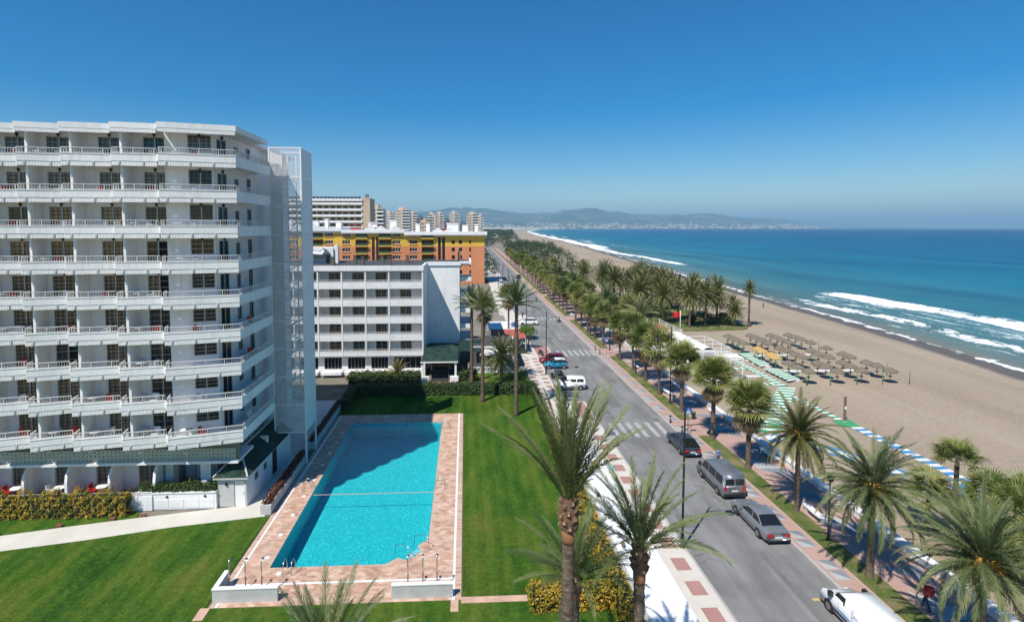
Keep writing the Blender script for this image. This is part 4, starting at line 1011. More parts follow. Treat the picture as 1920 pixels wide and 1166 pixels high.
for k in range(7):
    z0_ = k * 2.95; z1_ = z0_ + 2.95 if k < 6 else 20.0
    hol = []
    for x, ty in WX:
        w = wid[ty]
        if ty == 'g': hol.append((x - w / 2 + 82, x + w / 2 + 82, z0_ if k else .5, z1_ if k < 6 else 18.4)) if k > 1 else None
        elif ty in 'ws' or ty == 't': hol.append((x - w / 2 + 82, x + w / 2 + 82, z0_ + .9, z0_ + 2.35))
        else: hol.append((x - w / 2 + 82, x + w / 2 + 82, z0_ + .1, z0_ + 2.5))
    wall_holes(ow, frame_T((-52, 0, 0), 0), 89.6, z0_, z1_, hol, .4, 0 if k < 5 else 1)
ow.box(-52, 37.2, .4, 1.8, 0, .01); ow.box(37.1, 37.6, .4, 16, 0, 14.75, 0); ow.box(37.1, 37.6, .4, 16, 14.75, 20, 1); ow.box(-52, 37.1, 15.5, 16, 0, 20, 1)
ow.build('wall', ['brick_orange', 'ochre'], blk_)
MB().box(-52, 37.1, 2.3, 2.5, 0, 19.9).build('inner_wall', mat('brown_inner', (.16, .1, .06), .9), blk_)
pnm_ = {}
for x, ty in WX:
    w = wid[ty]; xl = x - w / 2 + 30
    for k in range(2, 7):
        z0_ = k * 2.95
        if ty == 'b':
            if 'bal' not in pnm_: pnm_['bal'] = (MB().box(-.1, 4.7, -1.1, 2.2, -.12, .1).box(-.1, 4.7, -1.1, -1.0, .1, .25).mesh('balcony', 'ochre'), MB().box(-.05, 4.65, -1.06, -1.03, .25, 1.1).mesh('parapet', mat('glass_green', (.03, .08, .06), .15)))
            b = link('balcony', pnm_['bal'][0], blk_, (xl, 0, z0_ + .05)); link('parapet', pnm_['bal'][1], b)
        else:
            h = 1.45 if ty != 'g' else (2.95 if k < 6 else .7)
            key = (ty, round(h, 2))
            if key not in pnm_:
                f_ = MB().box(0, w, .15, .25, 0, .08).box(0, w, .15, .25, h - .08, h)
                nm = {'w': 3, 's': 2, 't': 1, 'g': 1}[ty]
                for q in range(nm + 1): f_.box(q * (w - .08) / nm, q * (w - .08) / nm + .08, .15, .25, .08, h - .08)
                pnm_[key] = (f_.mesh('window', 'white_paint' if ty in 'w' else 'black_metal'), MB().box(0, w, .26, .28, 0, h).mesh('pane', 'window_dark'))
            zz = z0_ + (.9 if ty != 'g' else 0)
            f = link('window', pnm_[key][0], blk_, (xl, 0, zz)); link('pane', pnm_[key][1], f)
            if ty == 'w':
                if 'sill' not in pnm_: pnm_['sill'] = MB().box(-.2, 3.2, -.2, 0, -.35, -.05).mesh('sill', 'brick_orange')
                link('sill', pnm_['sill'], f)
co = MB(); co.box(-53, -13.5 - 4, -1.2, 17, 20.7, 22.0); co.box(-17.5, 6.5, -1.4, 17, 20.0, 21.2); co.box(6.5, 38.6, -1.6, 17, 19.2, 20.4); co.box(6.5, 38.2, -.9, 16.5, 18.75, 19.2); co.box(-17.5, 6.4, -.8, 16.5, 19.6, 20.0); co.box(-53, -17.6, -.8, 16.5, 20.0, 20.7)
co.build('cornice', 'white_render', blk_)
gb = MB().add([(-2.4, 0, 0), (2.4, 0, 0), (0, 0, 1.7), (-2.4, .5, 0), (2.4, .5, 0), (0, .5, 1.7)], [(0, 1, 2), (5, 4, 3), (0, 2, 5, 3), (1, 4, 5, 2)]).mesh('gablet', 'white_render')
for x, z in ((-6.5, 21.2), (-2.5, 21.2), (3, 21.2), (19.5, 20.4), (24, 20.4), (-28, 22.0), (-34, 22)): link('gablet', gb, blk_, (x, -1.2, z))
mat('roof_red', (.32, .05, .04), .8)
for x, y, z, w, h, m_ in ((-30, 6, 22, 4, 2.6, 'white_render'), (-25, 7, 22, 1.2, 3.4, 'white_render'), (-20, 6, 22, 2, 2.2, 'white_render'), (-7, 8, 21.2, 3.4, 2.8, 'white_render'), (1.5, 6, 21.2, 2.6, 3.6, 'white_render'), (11, 7, 20.4, 1.6, 3, 'white_render'), (15, 9, 20.4, 1.4, 3.2, 'white_render'), (25, 8, 20.4, 4.6, 3.0, 'white_render'), (30, 9, 20.4, 2.2, 2.5, 'white_render'), (34.5, 5, 20.4, 1.2, 2.6, 'white_render'), (-40, 7, 22, 3, 3, 'white_render'), (-46, 7, 22, 2, 2.4, 'white_render')):
    MB().box(-w / 2, w / 2, -1.2, 1.2, 0, h).box(-w / 2 - .15, w / 2 + .15, -1.35, 1.35, h, h + .2).build('roof_turret', m_, blk_, loc=(x, y, z))
for x, z in ((-33.5, 22), (-12.5, 21.2), (-4.5, 21.2), (21, 20.4), (-44, 22)):
    MB().box(-2, 2, -1, 1, 2.0, 2.3).box(-1.9, -1.75, -.9, -.75, 0, 2).box(1.75, 1.9, -.9, -.75, 0, 2).box(-1.9, 1.9, -.9, -.8, 0, .9).build('red_canopy', 'roof_red', blk_, loc=(x, 2.0, z))
sb = MB().box(0, 1.4, 0, 12, -.12, .1).box(1.3, 1.4, 0, 12, .1, 1.0).mesh('balcony', 'glass_green')
for k in range(1, 7): link('balcony', sb, blk_, (37.6, 2, k * 2.95))

# ------------------------------------------------------------------ far hotel and towers
mat('cream_wall', (.55, .42, .30), .85, fn=worn((.5, .38, .27), (.6, .47, .34), .05, .5, bs=0))
mat('tower_cream', (.58, .49, .40), .85, fn=worn((.53, .44, .35), (.64, .55, .46), .03, .3, bs=0))
far = thing('far_hotel', 'cream slab hotel with long white balcony bands behind the ochre block', 'hotel', (-75, 292, 0))
f_ = MB().box(-25, 21, 3, 16, 0, 37.5, 0).box(17.8, 22.6, .5, 16, 0, 38.3, 0); f_.build('wall', 'cream_wall', far)
bd = MB().box(-25, 18.5, 0, 3, 0, .3).box(-25, 18.5, 0, .25, .3, 1.25).mesh('balcony', 'white_render')
wd = MB().box(0, 2.4, 2.9, 3.0, 0, 2.0).mesh('window', 'window_dark')
for k in range(11): link('balcony', bd, far, (0, 0, 1.6 + k * 3.3)); [link('window', wd, far, (-24 + q * 3.5, 0, 2.4 + k * 3.3)) for q in range(12)] if k < 10 else None
MB().box(-25.3, 18.5, -.3, 16, 36.6, 37.9).build('roof', 'white_render', far)
sp_ = MB()
for q in range(21): sp_.add([(-25 + q * 2.05, 0, 38.1), (-23.3 + q * 2.05, 0, 38.1), (-23.3 + q * 2.05, 1.2, 39.0), (-25 + q * 2.05, 1.2, 39.0), (-25 + q * 2.05, .1, 38.0), (-23.3 + q * 2.05, .1, 38.0), (-23.3 + q * 2.05, 1.3, 38.9), (-25 + q * 2.05, 1.3, 38.9)], [(0, 1, 2, 3), (7, 6, 5, 4), (0, 4, 5, 1), (2, 6, 7, 3)])
sp_.build('solar_panel', mat('solar', (.01, .012, .02), .2), far); far.children[-1]['kind'] = 'stuff'
MB().box(19.5, 21.3, 3, 5, 38.3, 40.5).build('roof_turret', 'grey_metal', far)
def tower(x0, x1, ytop, Yd, label, side='r', dep=18., wallm='tower_cream', dark=False):
    """slab tower given by its width at distance Yd and its top"""
    w = x1 - x0; h = ytop; t = thing('apartment_tower', label, 'tower', ((x0 + x1) / 2, Yd, 0))
    nfl = max(4, int(h / 3.05)); fh = h / nfl
    MB().box(-w / 2, w / 2, 0, dep, 0, h).box(-w * .28, w * .12, 2, dep * .7, h, h + 3.2).box(w * .18, w * .32, 3, dep * .5, h, h + 1.8).build('wall', wallm, t)
    a, b = (-w * .02, w / 2 + .9) if side == 'r' else (-w / 2, w * .2)
    s_ = MB().box(a, b, -1.3, 0, 0, .25).box(a, b, -1.3, -1.15, .25, 1.15).box(w / 2 + .02, w / 2 + 1.3, -1.1, dep * .8, 0, .25).box(w / 2 + 1.15, w / 2 + 1.3, -1.1, dep * .8, .25, 1.15).mesh('balcony', 'white_render')
    w_ = MB().box(a + .5, b - 1.2, -.08, 0, 0, 1.9).box(w / 2, w / 2 + .06, 1, dep * .75, 0, 1.9)
    for q in range(3): w_.box(-w * .45 + q * w * .13, -w * .45 + q * w * .13 + w * .06, -.08, 0, .3, 1.6)
    w_ = w_.mesh('window_row', 'window_dark')
    for k in range(nfl):
        link('window_row', w_, t, (0, 0, k * fh + .7))['kind'] = 'stuff'
        if k: link('balcony', s_, t, (0, 0, k * fh))
    return t
def TX(px, Yd): return (px - 872) * Yd / 980 * 1.0
for (p0, p1, yt, Yd, lb, kw) in (
    (699, 719, 385, 430, 'grey-white balcony tower just beside the cream slab hotel', {}),
    (722, 742, 396, 700, 'slim cream tower between the slab hotel and the tallest tower', {}),
    (743, 768, 389, 600, 'tallest cream tower with a stepped top', {}),
    (768, 782, 396, 660, 'lower tower wing close behind the tallest cream tower', {}),
    (803, 817, 398, 640, 'windowless-sided cream tower, left half of a twin pair', {'side': 'l'}),
    (818, 831, 397, 680, 'balconied cream tower, seaward half of a twin pair', {}),
    (843, 861, 396, 800, 'narrow cream tower standing alone between the twin pair and the seaward tower', {}),
    (875, 897, 397, 620, 'broad cream tower nearest to the sea', {}),
    (897, 905, 405, 660, 'low wing behind the tower nearest to the sea', {}),
    (782, 797, 410, 560, 'dark low-rise block beside the tallest tower', {'wallm': 'grey_metal'}),
    (790, 805, 416, 470, 'small yellow block in front of the dark low-rise', {'wallm': 'cream_wall'}),
    (833, 843, 414, 560, 'dark glass block between the twin towers and the narrow tower', {'wallm': 'grey_metal'}),
    (862, 874, 419, 540, 'dark glass block beside the seaward broad tower', {'wallm': 'grey_metal'})):
    tower(TX(p0, Yd), TX(p1, Yd), 22 + (427 - yt) * Yd / 980 - (3 if yt < 400 else 0), Yd, lb, **kw)

# ------------------------------------------------------------------ mountains and the far shore
def mount(nt, b):
    v = coords(nt, 'World'); f = noise(nt, v, .0016, 8, .6)
    L(nt, ramp(nt, f, [(.35, (.035, .05, .025)), (.5, (.085, .095, .055)), (.66, (.20, .175, .13))]), b.inputs['Base Color'])
mat('hillside', (.1, .1, .06), .95, spec=.1, fn=mount)
prof_r = np.array([-2.2, -1.2, -.6, -.3, -.10, -.03, .005, .06, .13, .19, .24, .27, .335, .41, .47, .54, .645, .80, 1.0])
prof_y = np.array([402, 398, 404, 400, 402, 393, 390, 398, 400.5, 395, 393, 398, 403, 405, 400, 409, 414, 421, 426])
def hsh(x, y): return np.sin(x * 1.7 + y * .9 + 1.3 * np.sin(y * 1.9 + x * .6)) * .5 + np.sin(x * 3.9 - y * 2.7 + 1.7 * np.sin(x * 2.2)) * .27 + np.sin(x * 8.3 + y * 7.1) * .14 + np.sin(x * 17 - y * 13) * .07
xs = np.linspace(-9000, 11500, 260); tt = np.linspace(0, 1, 70)
yc = np.interp(xs, [-9000, 1100, 1450, 2500, 4700, 7100, 8400, 11500], [7000, 7600, 8200, 8850, 9350, 9950, 13000, 17000]) + 40
XX = np.broadcast_to(xs[:, None], (len(xs), len(tt))); YY = yc[:, None] + (17500 - yc)[:, None] * tt[None]
P = (427 - np.interp(XX / YY, prof_r, prof_y)) / 980 * YY
env = np.exp(-((tt - .62) / .24) ** 2)[None]
Zm = -2 + (P + 22) * env * (1 + .16 * hsh(XX / 700, YY / 700)) + 55 * np.clip(tt / .12, 0, 1)[None] * (1 - env) * (1 + .8 * hsh(XX / 420, YY / 420)) + 22 * hsh(XX / 260, YY / 260) * np.clip(tt / .25, 0, 1)[None]
Zm[:, 0] = -3
me = np_mesh('mountains', np.stack([XX, YY, Zm], -1).reshape(-1, 3), grid_faces(len(xs), len(tt)), 'hillside', True)
tag(link('mountains', me), kind='structure')
xs2 = np.linspace(3000, 27000, 170); t2 = np.linspace(0, 1, 26)
XX2 = np.broadcast_to(xs2[:, None], (170, 26)); YY2 = 23000 + 9000 * t2[None] + 0 * XX2
P2 = (427 - np.interp(XX2 / YY2, [.1, .2, .3, .42, .5, .58, .66, .75, .86, .97], [412, 409, 407, 404, 407, 410, 413, 417, 421.5, 427.5])) / 980 * YY2
Z2 = -3 + (P2 + 20) * np.exp(-((t2 - .5) / .24) ** 2)[None] * (1 + .12 * hsh(XX2 / 1500, YY2 / 1500)); Z2[:, 0] = -3; Z2 = np.maximum(Z2, -3)
tag(link('mountains', np_mesh('mountains', np.stack([XX2, YY2, Z2], -1).reshape(-1, 3), grid_faces(170, 26), 'hillside', True)), kind='structure')
mat('town_white', (.62, .58, .53), .85)
n = 1500; ii = RNG.integers(60, 235, n); jj = np.minimum((np.abs(RNG.normal(0, 1, n)) * 7 + 1).astype(int), 24)
bx0, by0, bz0 = XX[ii, jj] + RNG.uniform(-30, 30, n), YY[ii, jj] + RNG.uniform(-40, 40, n), Zm[ii, jj] - 4
wv = RNG.uniform(8, 26, n); hv = RNG.uniform(9, 26, n) * np.where(RNG.random(n) < .08, 1.9, 1)
m2 = 170; yb = RNG.uniform(2600, 8200, m2); xb = shore(yb) - RNG.uniform(80, 700, m2)
bx0 = np.append(bx0, xb); by0 = np.append(by0, yb); bz0 = np.append(bz0, np.full(m2, -.1)); wv = np.append(wv, RNG.uniform(8, 22, m2)); hv = np.append(hv, RNG.uniform(6, 26, m2))
n = len(bx0)
u = np.array([(-1, -1, 0), (1, -1, 0), (1, 1, 0), (-1, 1, 0), (-1, -1, 1), (1, -1, 1), (1, 1, 1), (-1, 1, 1)], float)
V = np.stack([bx0[:, None] + u[None, :, 0] * wv[:, None], by0[:, None] + u[None, :, 1] * 8, bz0[:, None] + u[None, :, 2] * hv[:, None]], -1)
F = (np.arange(n)[:, None, None] * 8 + np.array([(4, 5, 6, 7), (0, 1, 5, 4), (1, 2, 6, 5), (2, 3, 7, 6), (3, 0, 4, 7)])[None]).reshape(-1, 4)
tag(link('far_town', np_mesh('far_town', V.reshape(-1, 3), F, 'town_white')), 'distant white town spread along the far shore', 'town', kind='stuff')
# ------------------------------------------------------------------ palms, hedges, trees
def leaf_mat(name, stops, trans=.18, scale=.8, rnd=.5):
    def fn(nt, b):
        out = nt.nodes['Material Output']; v = coords(nt, 'World')
        r = N(nt, 'ShaderNodeObjectInfo').outputs['Random']
        f = math_(nt, 'ADD', math_(nt, 'MULTIPLY', r, rnd), math_(nt, 'MULTIPLY', noise(nt, v, scale, 4, .7), 1 - rnd))
        c = ramp(nt, f, stops); L(nt, c, b.inputs['Base Color'])
        t = N(nt, 'ShaderNodeBsdfTranslucent'); L(nt, mix(nt, 1., c, (1.25, 1.3, .7), 'MULTIPLY'), t.inputs[0])
        mx = N(nt, 'ShaderNodeMixShader'); mx.inputs[0].default_value = trans
        L(nt, b.outputs[0], mx.inputs[1]); L(nt, t.outputs[0], mx.inputs[2]); L(nt, mx.outputs[0], out.inputs['Surface'])
    mat(name, (.1, .14, .05), .5, spec=.35, fn=fn)
leaf_mat('date_leaf', [(.25, (.070, .10, .036)), (.5, (.125, .16, .062)), (.75, (.215, .235, .105))])
leaf_mat('date_leaf_light', [(.25, (.10, .135, .045)), (.5, (.175, .21, .078)), (.75, (.28, .29, .13))], .25)
leaf_mat('date_leaf_olive', [(.25, (.085, .095, .028)), (.5, (.15, .155, .05)), (.75, (.24, .225, .09))])
leaf_mat('fan_leaf', [(.25, (.095, .135, .028)), (.5, (.18, .21, .05)), (.75, (.30, .29, .095))])
leaf_mat('dead_leaf', [(.25, (.16, .105, .055)), (.5, (.26, .185, .10)), (.75, (.36, .27, .16))], .15)
leaf_mat('hedge_green', [(.3, (.022, .05, .012)), (.5, (.05, .095, .02)), (.7, (.10, .15, .035))], .2, 2.2, .0)
leaf_mat('hedge_yellow', [(.34, (.07, .10, .014)), (.45, (.22, .20, .022)), (.54, (.42, .29, .03)), (.7, (.52, .31, .035))], .2, 1.1, .0)
leaf_mat('shrub_red', [(.3, (.06, .03, .015)), (.5, (.16, .045, .022)), (.7, (.26, .10, .045))], .15, 2.5, .0)
leaf_mat('tree_leaf', [(.3, (.025, .045, .012)), (.5, (.055, .085, .024)), (.7, (.10, .125, .04))], .2, .3, .3)
leaf_mat('grass_blade', [(.3, (.05, .11, .012)), (.5, (.09, .18, .025)), (.7, (.16, .25, .05))], .3, 1.0, .3)
mat('fruit_orange', (.42, .20, .02), .7, fn=worn((.30, .15, .02), (.5, .27, .03), 3, 20))
def bark(nt, b):
    v = coords(nt, 'Object'); z = coords(nt, 'Object', (1, 1, 7))
    f = math_(nt, 'ADD', math_(nt, 'MULTIPLY', noise(nt, z, 1.6, 5, .7), .6), math_(nt, 'MULTIPLY', noise(nt, v, 9, 3), .4))
    L(nt, ramp(nt, f, [(.36, (.055, .04, .03)), (.52, (.15, .11, .08)), (.66, (.27, .21, .155))]), b.inputs['Base Color']); bump(nt, b, f, .8, .05)
mat('palm_bark', (.15, .11, .08), .95, spec=.2, fn=bark)
mat('boot_tan', (.66, .47, .27), .9, fn=worn((.5, .33, .17), (.74, .56, .36), 4, 18, .9, kind='Object')); mat('boot_brown', (.15, .08, .045), .95, fn=worn((.085, .045, .028), (.22, .125, .07), 3, 22, .9, .5, .02, kind='Object')); mat('boot_fibre', (.25, .11, .05), .95, fn=worn((.16, .07, .03), (.36, .17, .08), 4, 30, .9, .6, .03, kind='Object'))

def frond(Lf, bend, n=46, lmax=.52, wid=.034, seed=0, droop=.35, vee=.55):
    """pinnate palm leaf along +x: rachis strip and two rows of leaflets; returns vertex and quad arrays"""
    r = np.random.default_rng(seed); m = 22
    t = np.linspace(0, 1, m); ang = -bend * t ** 1.5
    dx = np.cos(ang) * Lf / (m - 1); dz = np.sin(ang) * Lf / (m - 1)
    px = np.concatenate([[0], np.cumsum(dx[:-1])]); pz = np.concatenate([[0], np.cumsum(dz[:-1])])
    V = []; F = []
    w = .035 * (1 - .85 * t) + .004
    for i in range(m): V += [(px[i], -w[i], pz[i]), (px[i], 0, pz[i] + w[i] * .8), (px[i], w[i], pz[i])]
    for i in range(m - 1): a = 3 * i; F += [(a, a + 3, a + 4, a + 1), (a + 1, a + 4, a + 5, a + 2)]
    for s in (-1, 1):
        for k in range(n):
            u = .13 + .87 * (k + r.uniform(-.2, .2)) / n; u = min(max(u, .1), .995)
            x, z, a = np.interp(u, t, px), np.interp(u, t, pz), np.interp(u, t, ang)
            ll = lmax * (.42 + .58 * np.sin(np.pi * min(1, u * .92 + .12)) ** .7) * r.uniform(.88, 1.1) * (1 if u < .9 else .8)
            fw = radians(r.uniform(38, 52) - 24 * u); ve = vee * r.uniform(.4, 1.25)
            d = np.array([cos(fw), s * sin(fw) * cos(ve), sin(fw) * sin(ve)])
            ca, sa = cos(a), sin(a)
            rot = lambda q: np.array([q[0] * ca - q[2] * sa, q[1], q[0] * sa + q[2] * ca])
            d = rot(d); p0 = np.array([x, 0, z]); p1 = p0 + d * ll * .55; p2 = p0 + d * ll + np.array([0, 0, -droop * ll * r.uniform(.3, 1.)])
            wv = rot(np.array([1., 0, 0])) * wid * .5
            o = len(V); V += [tuple(p0 - wv * .7), tuple(p0 + wv * .7), tuple(p1 - wv), tuple(p1 + wv), tuple(p2 - wv * .12), tuple(p2 + wv * .12)]
            F += [(o, o + 1, o + 3, o + 2), (o + 2, o + 3, o + 5, o + 4)]
    return np.array(V), np.array(F)
def fan(R, pet, seed=0, n=24, spread=255, droop=.5, fill=.52):
    """fan palm leaf along +x: petiole and radiating folded blades"""
    r = np.random.default_rng(seed); V = []; F = []
    pw = .018; pz = lambda x: -.10 * (x / pet) ** 2 * pet
    V += [(0, -pw, 0), (0, pw, 0), (pet, -pw, pz(pet)), (pet, pw, pz(pet))]; F += [(0, 2, 3, 1)]
    c = np.array([pet, 0, pz(pet)])
    for k in range(n):
        a = radians(-spread / 2 + spread * (k + .5) / n + r.uniform(-2, 2)); ll = R * (1 - .22 * abs(a) / radians(spread / 2)) * r.uniform(.9, 1.08)
        d = np.array([cos(a), sin(a), .12 * cos(a)]); side = np.array([-sin(a), cos(a), 0])
        hw = ll * .58 * radians(spread) / n * fill
        up = np.array([0, 0, 1.])
        m1 = c + d * ll * .58 - up * droop * .10 * ll; m2 = c + d * ll * .82 - up * droop * .30 * ll; m3 = c + d * ll - up * droop * ll * r.uniform(.45, .8)
        fold = up * hw * .5
        o = len(V); V += [tuple(c), tuple(m1 - side * hw - fold), tuple(m1 + fold * .6), tuple(m1 + side * hw - fold), tuple(m2 - side * hw * .55), tuple(m2 + side * hw * .55), tuple(m3 - side * .004), tuple(m3 + side * .004)]
        F += [(o, o + 1, o + 2, o + 3), (o + 1, o + 4, o + 5, o + 3), (o + 4, o + 6, o + 7, o + 5)]
    return np.array(V), np.array(F)
def rotm(elev, yaw, roll=0):
    return np.array(Matrix.Rotation(yaw, 3, 'Z') @ Matrix.Rotation(-elev, 3, 'Y') @ Matrix.Rotation(roll, 3, 'X'))
def joined(parts):
    """parts: (V, F, R, offset, material index) -> V, F, material indices"""
    Vs, Fs, Ms, o = [], [], [], 0
    for V, F, R, off, mi in parts:
        Vs.append(V @ R.T + np.array(off)); Fs.append(F + o); Ms.append(np.full(len(F), mi)); o += len(V)
    return np.concatenate(Vs), np.concatenate(Fs), np.concatenate(Ms)
def trunk_mesh(h, r0, r1, ring=.16, lean=(0, 0), boots=0., seed=0, n=12):
    mb = MB(); k = max(6, int(h / ring)); pts = []; rad = []
    rq = random.Random(seed)
    for i in range(k + 1):
        t = i / k; z = -.1 + (h + .1) * t
        pts.append((lean[0] * t * t, lean[1] * t * t, z)); rad.append((r0 + (r1 - r0) * t) * (1.10 if i % 2 else .95) * rq.uniform(.96, 1.04) * (1.35 - .35 * min(1, t * 12)))
    mb.tube(pts, rad, n, 0)
    return mb
def boots_mesh(z0, z1, r, lean_at, seed=0, big=1.):
    """old leaf bases round the top of a date palm in a spiral: brown wedges with pale cut ends"""
    mb = MB(); q = random.Random(seed); k = int((z1 - z0) / (.036 * big)); ox, oy = lean_at(z0)
    bulge = lambda t: r * (1.02 + .42 * sin(pi * min(1, .1 + t * .95)) ** .7)
    mb.lathe([(bulge(t) * .93, z0 + (z1 - z0) * t) for t in np.linspace(0, 1, 9)], 14, (ox, oy, 0), 0)
    for i in range(k):
        t = i / k; z = z0 + (z1 - z0) * t; a = i * 2.39996 + q.uniform(-.12, .12); bul = bulge(t); c, s = cos(a), sin(a); w = .085 * big; e = .030 * big * q.uniform(.7, 1.3)
        pts = [(bul * .88, -w, z - .07 * big), (bul * .88, w, z - .07 * big), (bul * .88, w * .7, z + .15 * big), (bul * .88, -w * .7, z + .15 * big), (bul + .07 * big, -e, z + .05 * big), (bul + .07 * big, e, z + .05 * big), (bul + .075 * big, e, z + .12 * big), (bul + .075 * big, -e, z + .12 * big)]
        vs = [(ox + x * c - y * s, oy + x * s + y * c, zz) for x, y, zz in pts]
        mb.add(vs, [(0, 1, 5, 4), (1, 2, 6, 5), (3, 0, 4, 7), (7, 6, 2, 3)], 0); mb.add(vs, [(4, 5, 6, 7)], 1 if q.random() < .7 else 0)
    return mb
FR = {}
def frond_me(kind, Lf, bend, seed, leaf, **kw):
    key = (kind, round(Lf, 2), round(bend, 2), seed, leaf, kw.get('lmax', 0), kw.get('n', 0))
    if key not in FR:
        V, F = (frond if kind == 'f' else fan)(Lf, bend, seed=seed, **kw); FR[key] = np_mesh('frond', V, F, leaf)
    return FR[key]
def near_date_palm(x, y, h, Lf, n, label, el0, el1, r=.24, leaf='date_leaf', fruit=0, boots=1.3, lean=(0, 0), seed=1, bend=(.25, .9), rot0=0., extra=(), detail=60, group=None, big=1., lw=.15, wid=.042):
    """date palm built frond by frond; elevations from el1 (young, upright) down to el0 (old)"""
    t = thing('date_palm', label, 'palm tree', (x, y, 0), 0, group); q = random.Random(seed)
    trunk_mesh(h, r * 1.1, r * .92, lean=lean, seed=seed).build('trunk', 'palm_bark', t, True)
    la = lambda z: (lean[0] * (z / h) ** 2, lean[1] * (z / h) ** 2)
    if boots: boots_mesh(h - boots, h + .05, r, la, seed, big).build('leaf_bases', ['boot_brown', 'boot_tan'], t); MB().lathe([(r * .98, h - boots - .42), (r * 1.08, h - boots - .3), (r * 1.1, h - boots + .02)], 14, (la(h - boots)[0], la(h - boots)[1], 0)).build('fibre_collar', 'boot_fibre', t, True)
    for i in range(n):
        u = (i + .5) / n; el = radians(el1 + (el0 - el1) * u ** .9 + q.uniform(-6, 6)); yaw = i * 2.39996 + rot0 + q.uniform(-.15, .15)
        b = bend[0] + (bend[1] - bend[0]) * u; b = round(b * 4) / 4 + .05
        me = frond_me('f', Lf, b, i % 3, leaf, n=detail, lmax=Lf * lw, wid=wid)
        o = link('frond', me, t, (lean[0] + cos(yaw) * r * .35, lean[1] + sin(yaw) * r * .35, h + .12 - .3 * u)); o.rotation_euler = (q.uniform(-.35, .35), -el, yaw); s = q.uniform(.86, 1.08); o.scale = (s, s, s)
    for yaw, el, b, s in extra:
        o = link('frond', frond_me('f', Lf, b, 1, leaf, n=detail, lmax=Lf * lw, wid=wid), t, (lean[0], lean[1], h)); o.rotation_euler = (0, -radians(el), radians(yaw)); o.scale = (s, s, s)
    for i in range(fruit):
        yaw = i * 2 * pi / fruit + q.uniform(-.3, .3); f_ = MB()
        for k in range(26):
            a = yaw + q.gauss(0, .28); d = q.uniform(.45, .95); z1 = h + q.uniform(-.5, .15)
            f_.bar((cos(yaw) * .2, sin(yaw) * .2, h + .25), (cos(a) * d, sin(a) * d, z1), .05, .06)
        f_.build('fruit_cluster', 'fruit_orange', t)
    return t
def near_fan_palm(x, y, h, label, n=30, dead=22, R=1.15, pet=1.0, seed=1, r=.2, group=None, low=-10):
    t = thing('fan_palm', label, 'palm tree', (x, y, 0), 0, group); q = random.Random(seed)
    trunk_mesh(h, r * 1.2, r * .9, seed=seed).build('trunk', 'palm_bark', t, True)
    for i in range(n):
        u = (i + .5) / n; el = radians(78 + (low - 78) * u + q.uniform(-8, 8)); yaw = i * 2.39996
        o = link('frond', frond_me('g', R, pet, i % 4, 'fan_leaf', droop=.4 + .25 * (i % 3), fill=.40), t, (0, 0, h + .15 - .35 * u)); o.rotation_euler = (q.uniform(-.4, .4), -el, yaw); s = q.uniform(.8, 1.1); o.scale = (s, s, s)
    for i in range(dead):
        el = radians(q.uniform(-78, -38)); yaw = i * 2.39996 + 1
        o = link('dead_frond', frond_me('g', R * .85, pet * .8, i % 3, 'dead_leaf', droop=.9, n=18, spread=150), t, (0, 0, h - .15 - q.uniform(0, .5))); o.rotation_euler = (q.uniform(-.6, .6), -el, yaw); s = q.uniform(.7, 1.05); o.scale = (s, s, s)
    return t
# crowns shared by palms farther off
def date_crown(seed, leaf, Lf=3.3, n=66, el0=-42, el1=84, bend=(.3, 1.25)):
    q = random.Random(seed); parts = []
    base = [frond(Lf, b, 22, Lf * .17, .12, s) for b in np.linspace(bend[0], bend[1], 4) for s in (0, 1)]
    for i in range(n):
        u = (i + .5) / n; el = radians(el1 + (el0 - el1) * u ** .9 + q.uniform(-7, 7)); yaw = i * 2.39996 + seed
        V, F = base[min(3, int(u * 4)) * 2 + i % 2]; parts.append((V * q.uniform(.85, 1.1), F, rotm(el, yaw, q.uniform(-.4, .4)), (0, 0, .1 - .3 * u), 0))
    V, F, m = joined(parts); return np_mesh('crown', V, F, leaf, midx=m)
def fan_crown(seed, n=36, dead=40, R=1.2, pet=1.05):
    q = random.Random(seed); g = [fan(R, pet, s, 15, droop=.45 + .2 * s, fill=.34) for s in range(3)]; dd = [fan(R * .85, pet * .8, s + 5, 10, 140, .9, .36) for s in range(2)]; parts = []
    for i in range(n):
        u = (i + .5) / n; el = radians(80 - 88 * u + q.uniform(-10, 10)); parts.append((*[a * 1.0 if j == 0 else a for j, a in enumerate(g[i % 3])], rotm(el, i * 2.39996 + seed, q.uniform(-.4, .4)), (0, 0, .15 - .35 * u), 0))
    for i in range(dead): parts.append((*dd[i % 2], rotm(radians(q.uniform(-80, -28)), i * 2.39996, q.uniform(-.5, .5)), (0, 0, -.1 - q.uniform(0, .9)), 1))
    V, F, m = joined(parts); return np_mesh('crown', V, F, ['fan_leaf', 'dead_leaf'], midx=m)
DC = [date_crown(s, 'date_leaf_olive') for s in (1, 2, 3)]; DG = [date_crown(s, 'date_leaf', 3.0, 34, 5, 84, (.2, .7)) for s in (4, 5)]
FC = [fan_crown(s) for s in (1, 2, 3, 4)]
TRM = {}
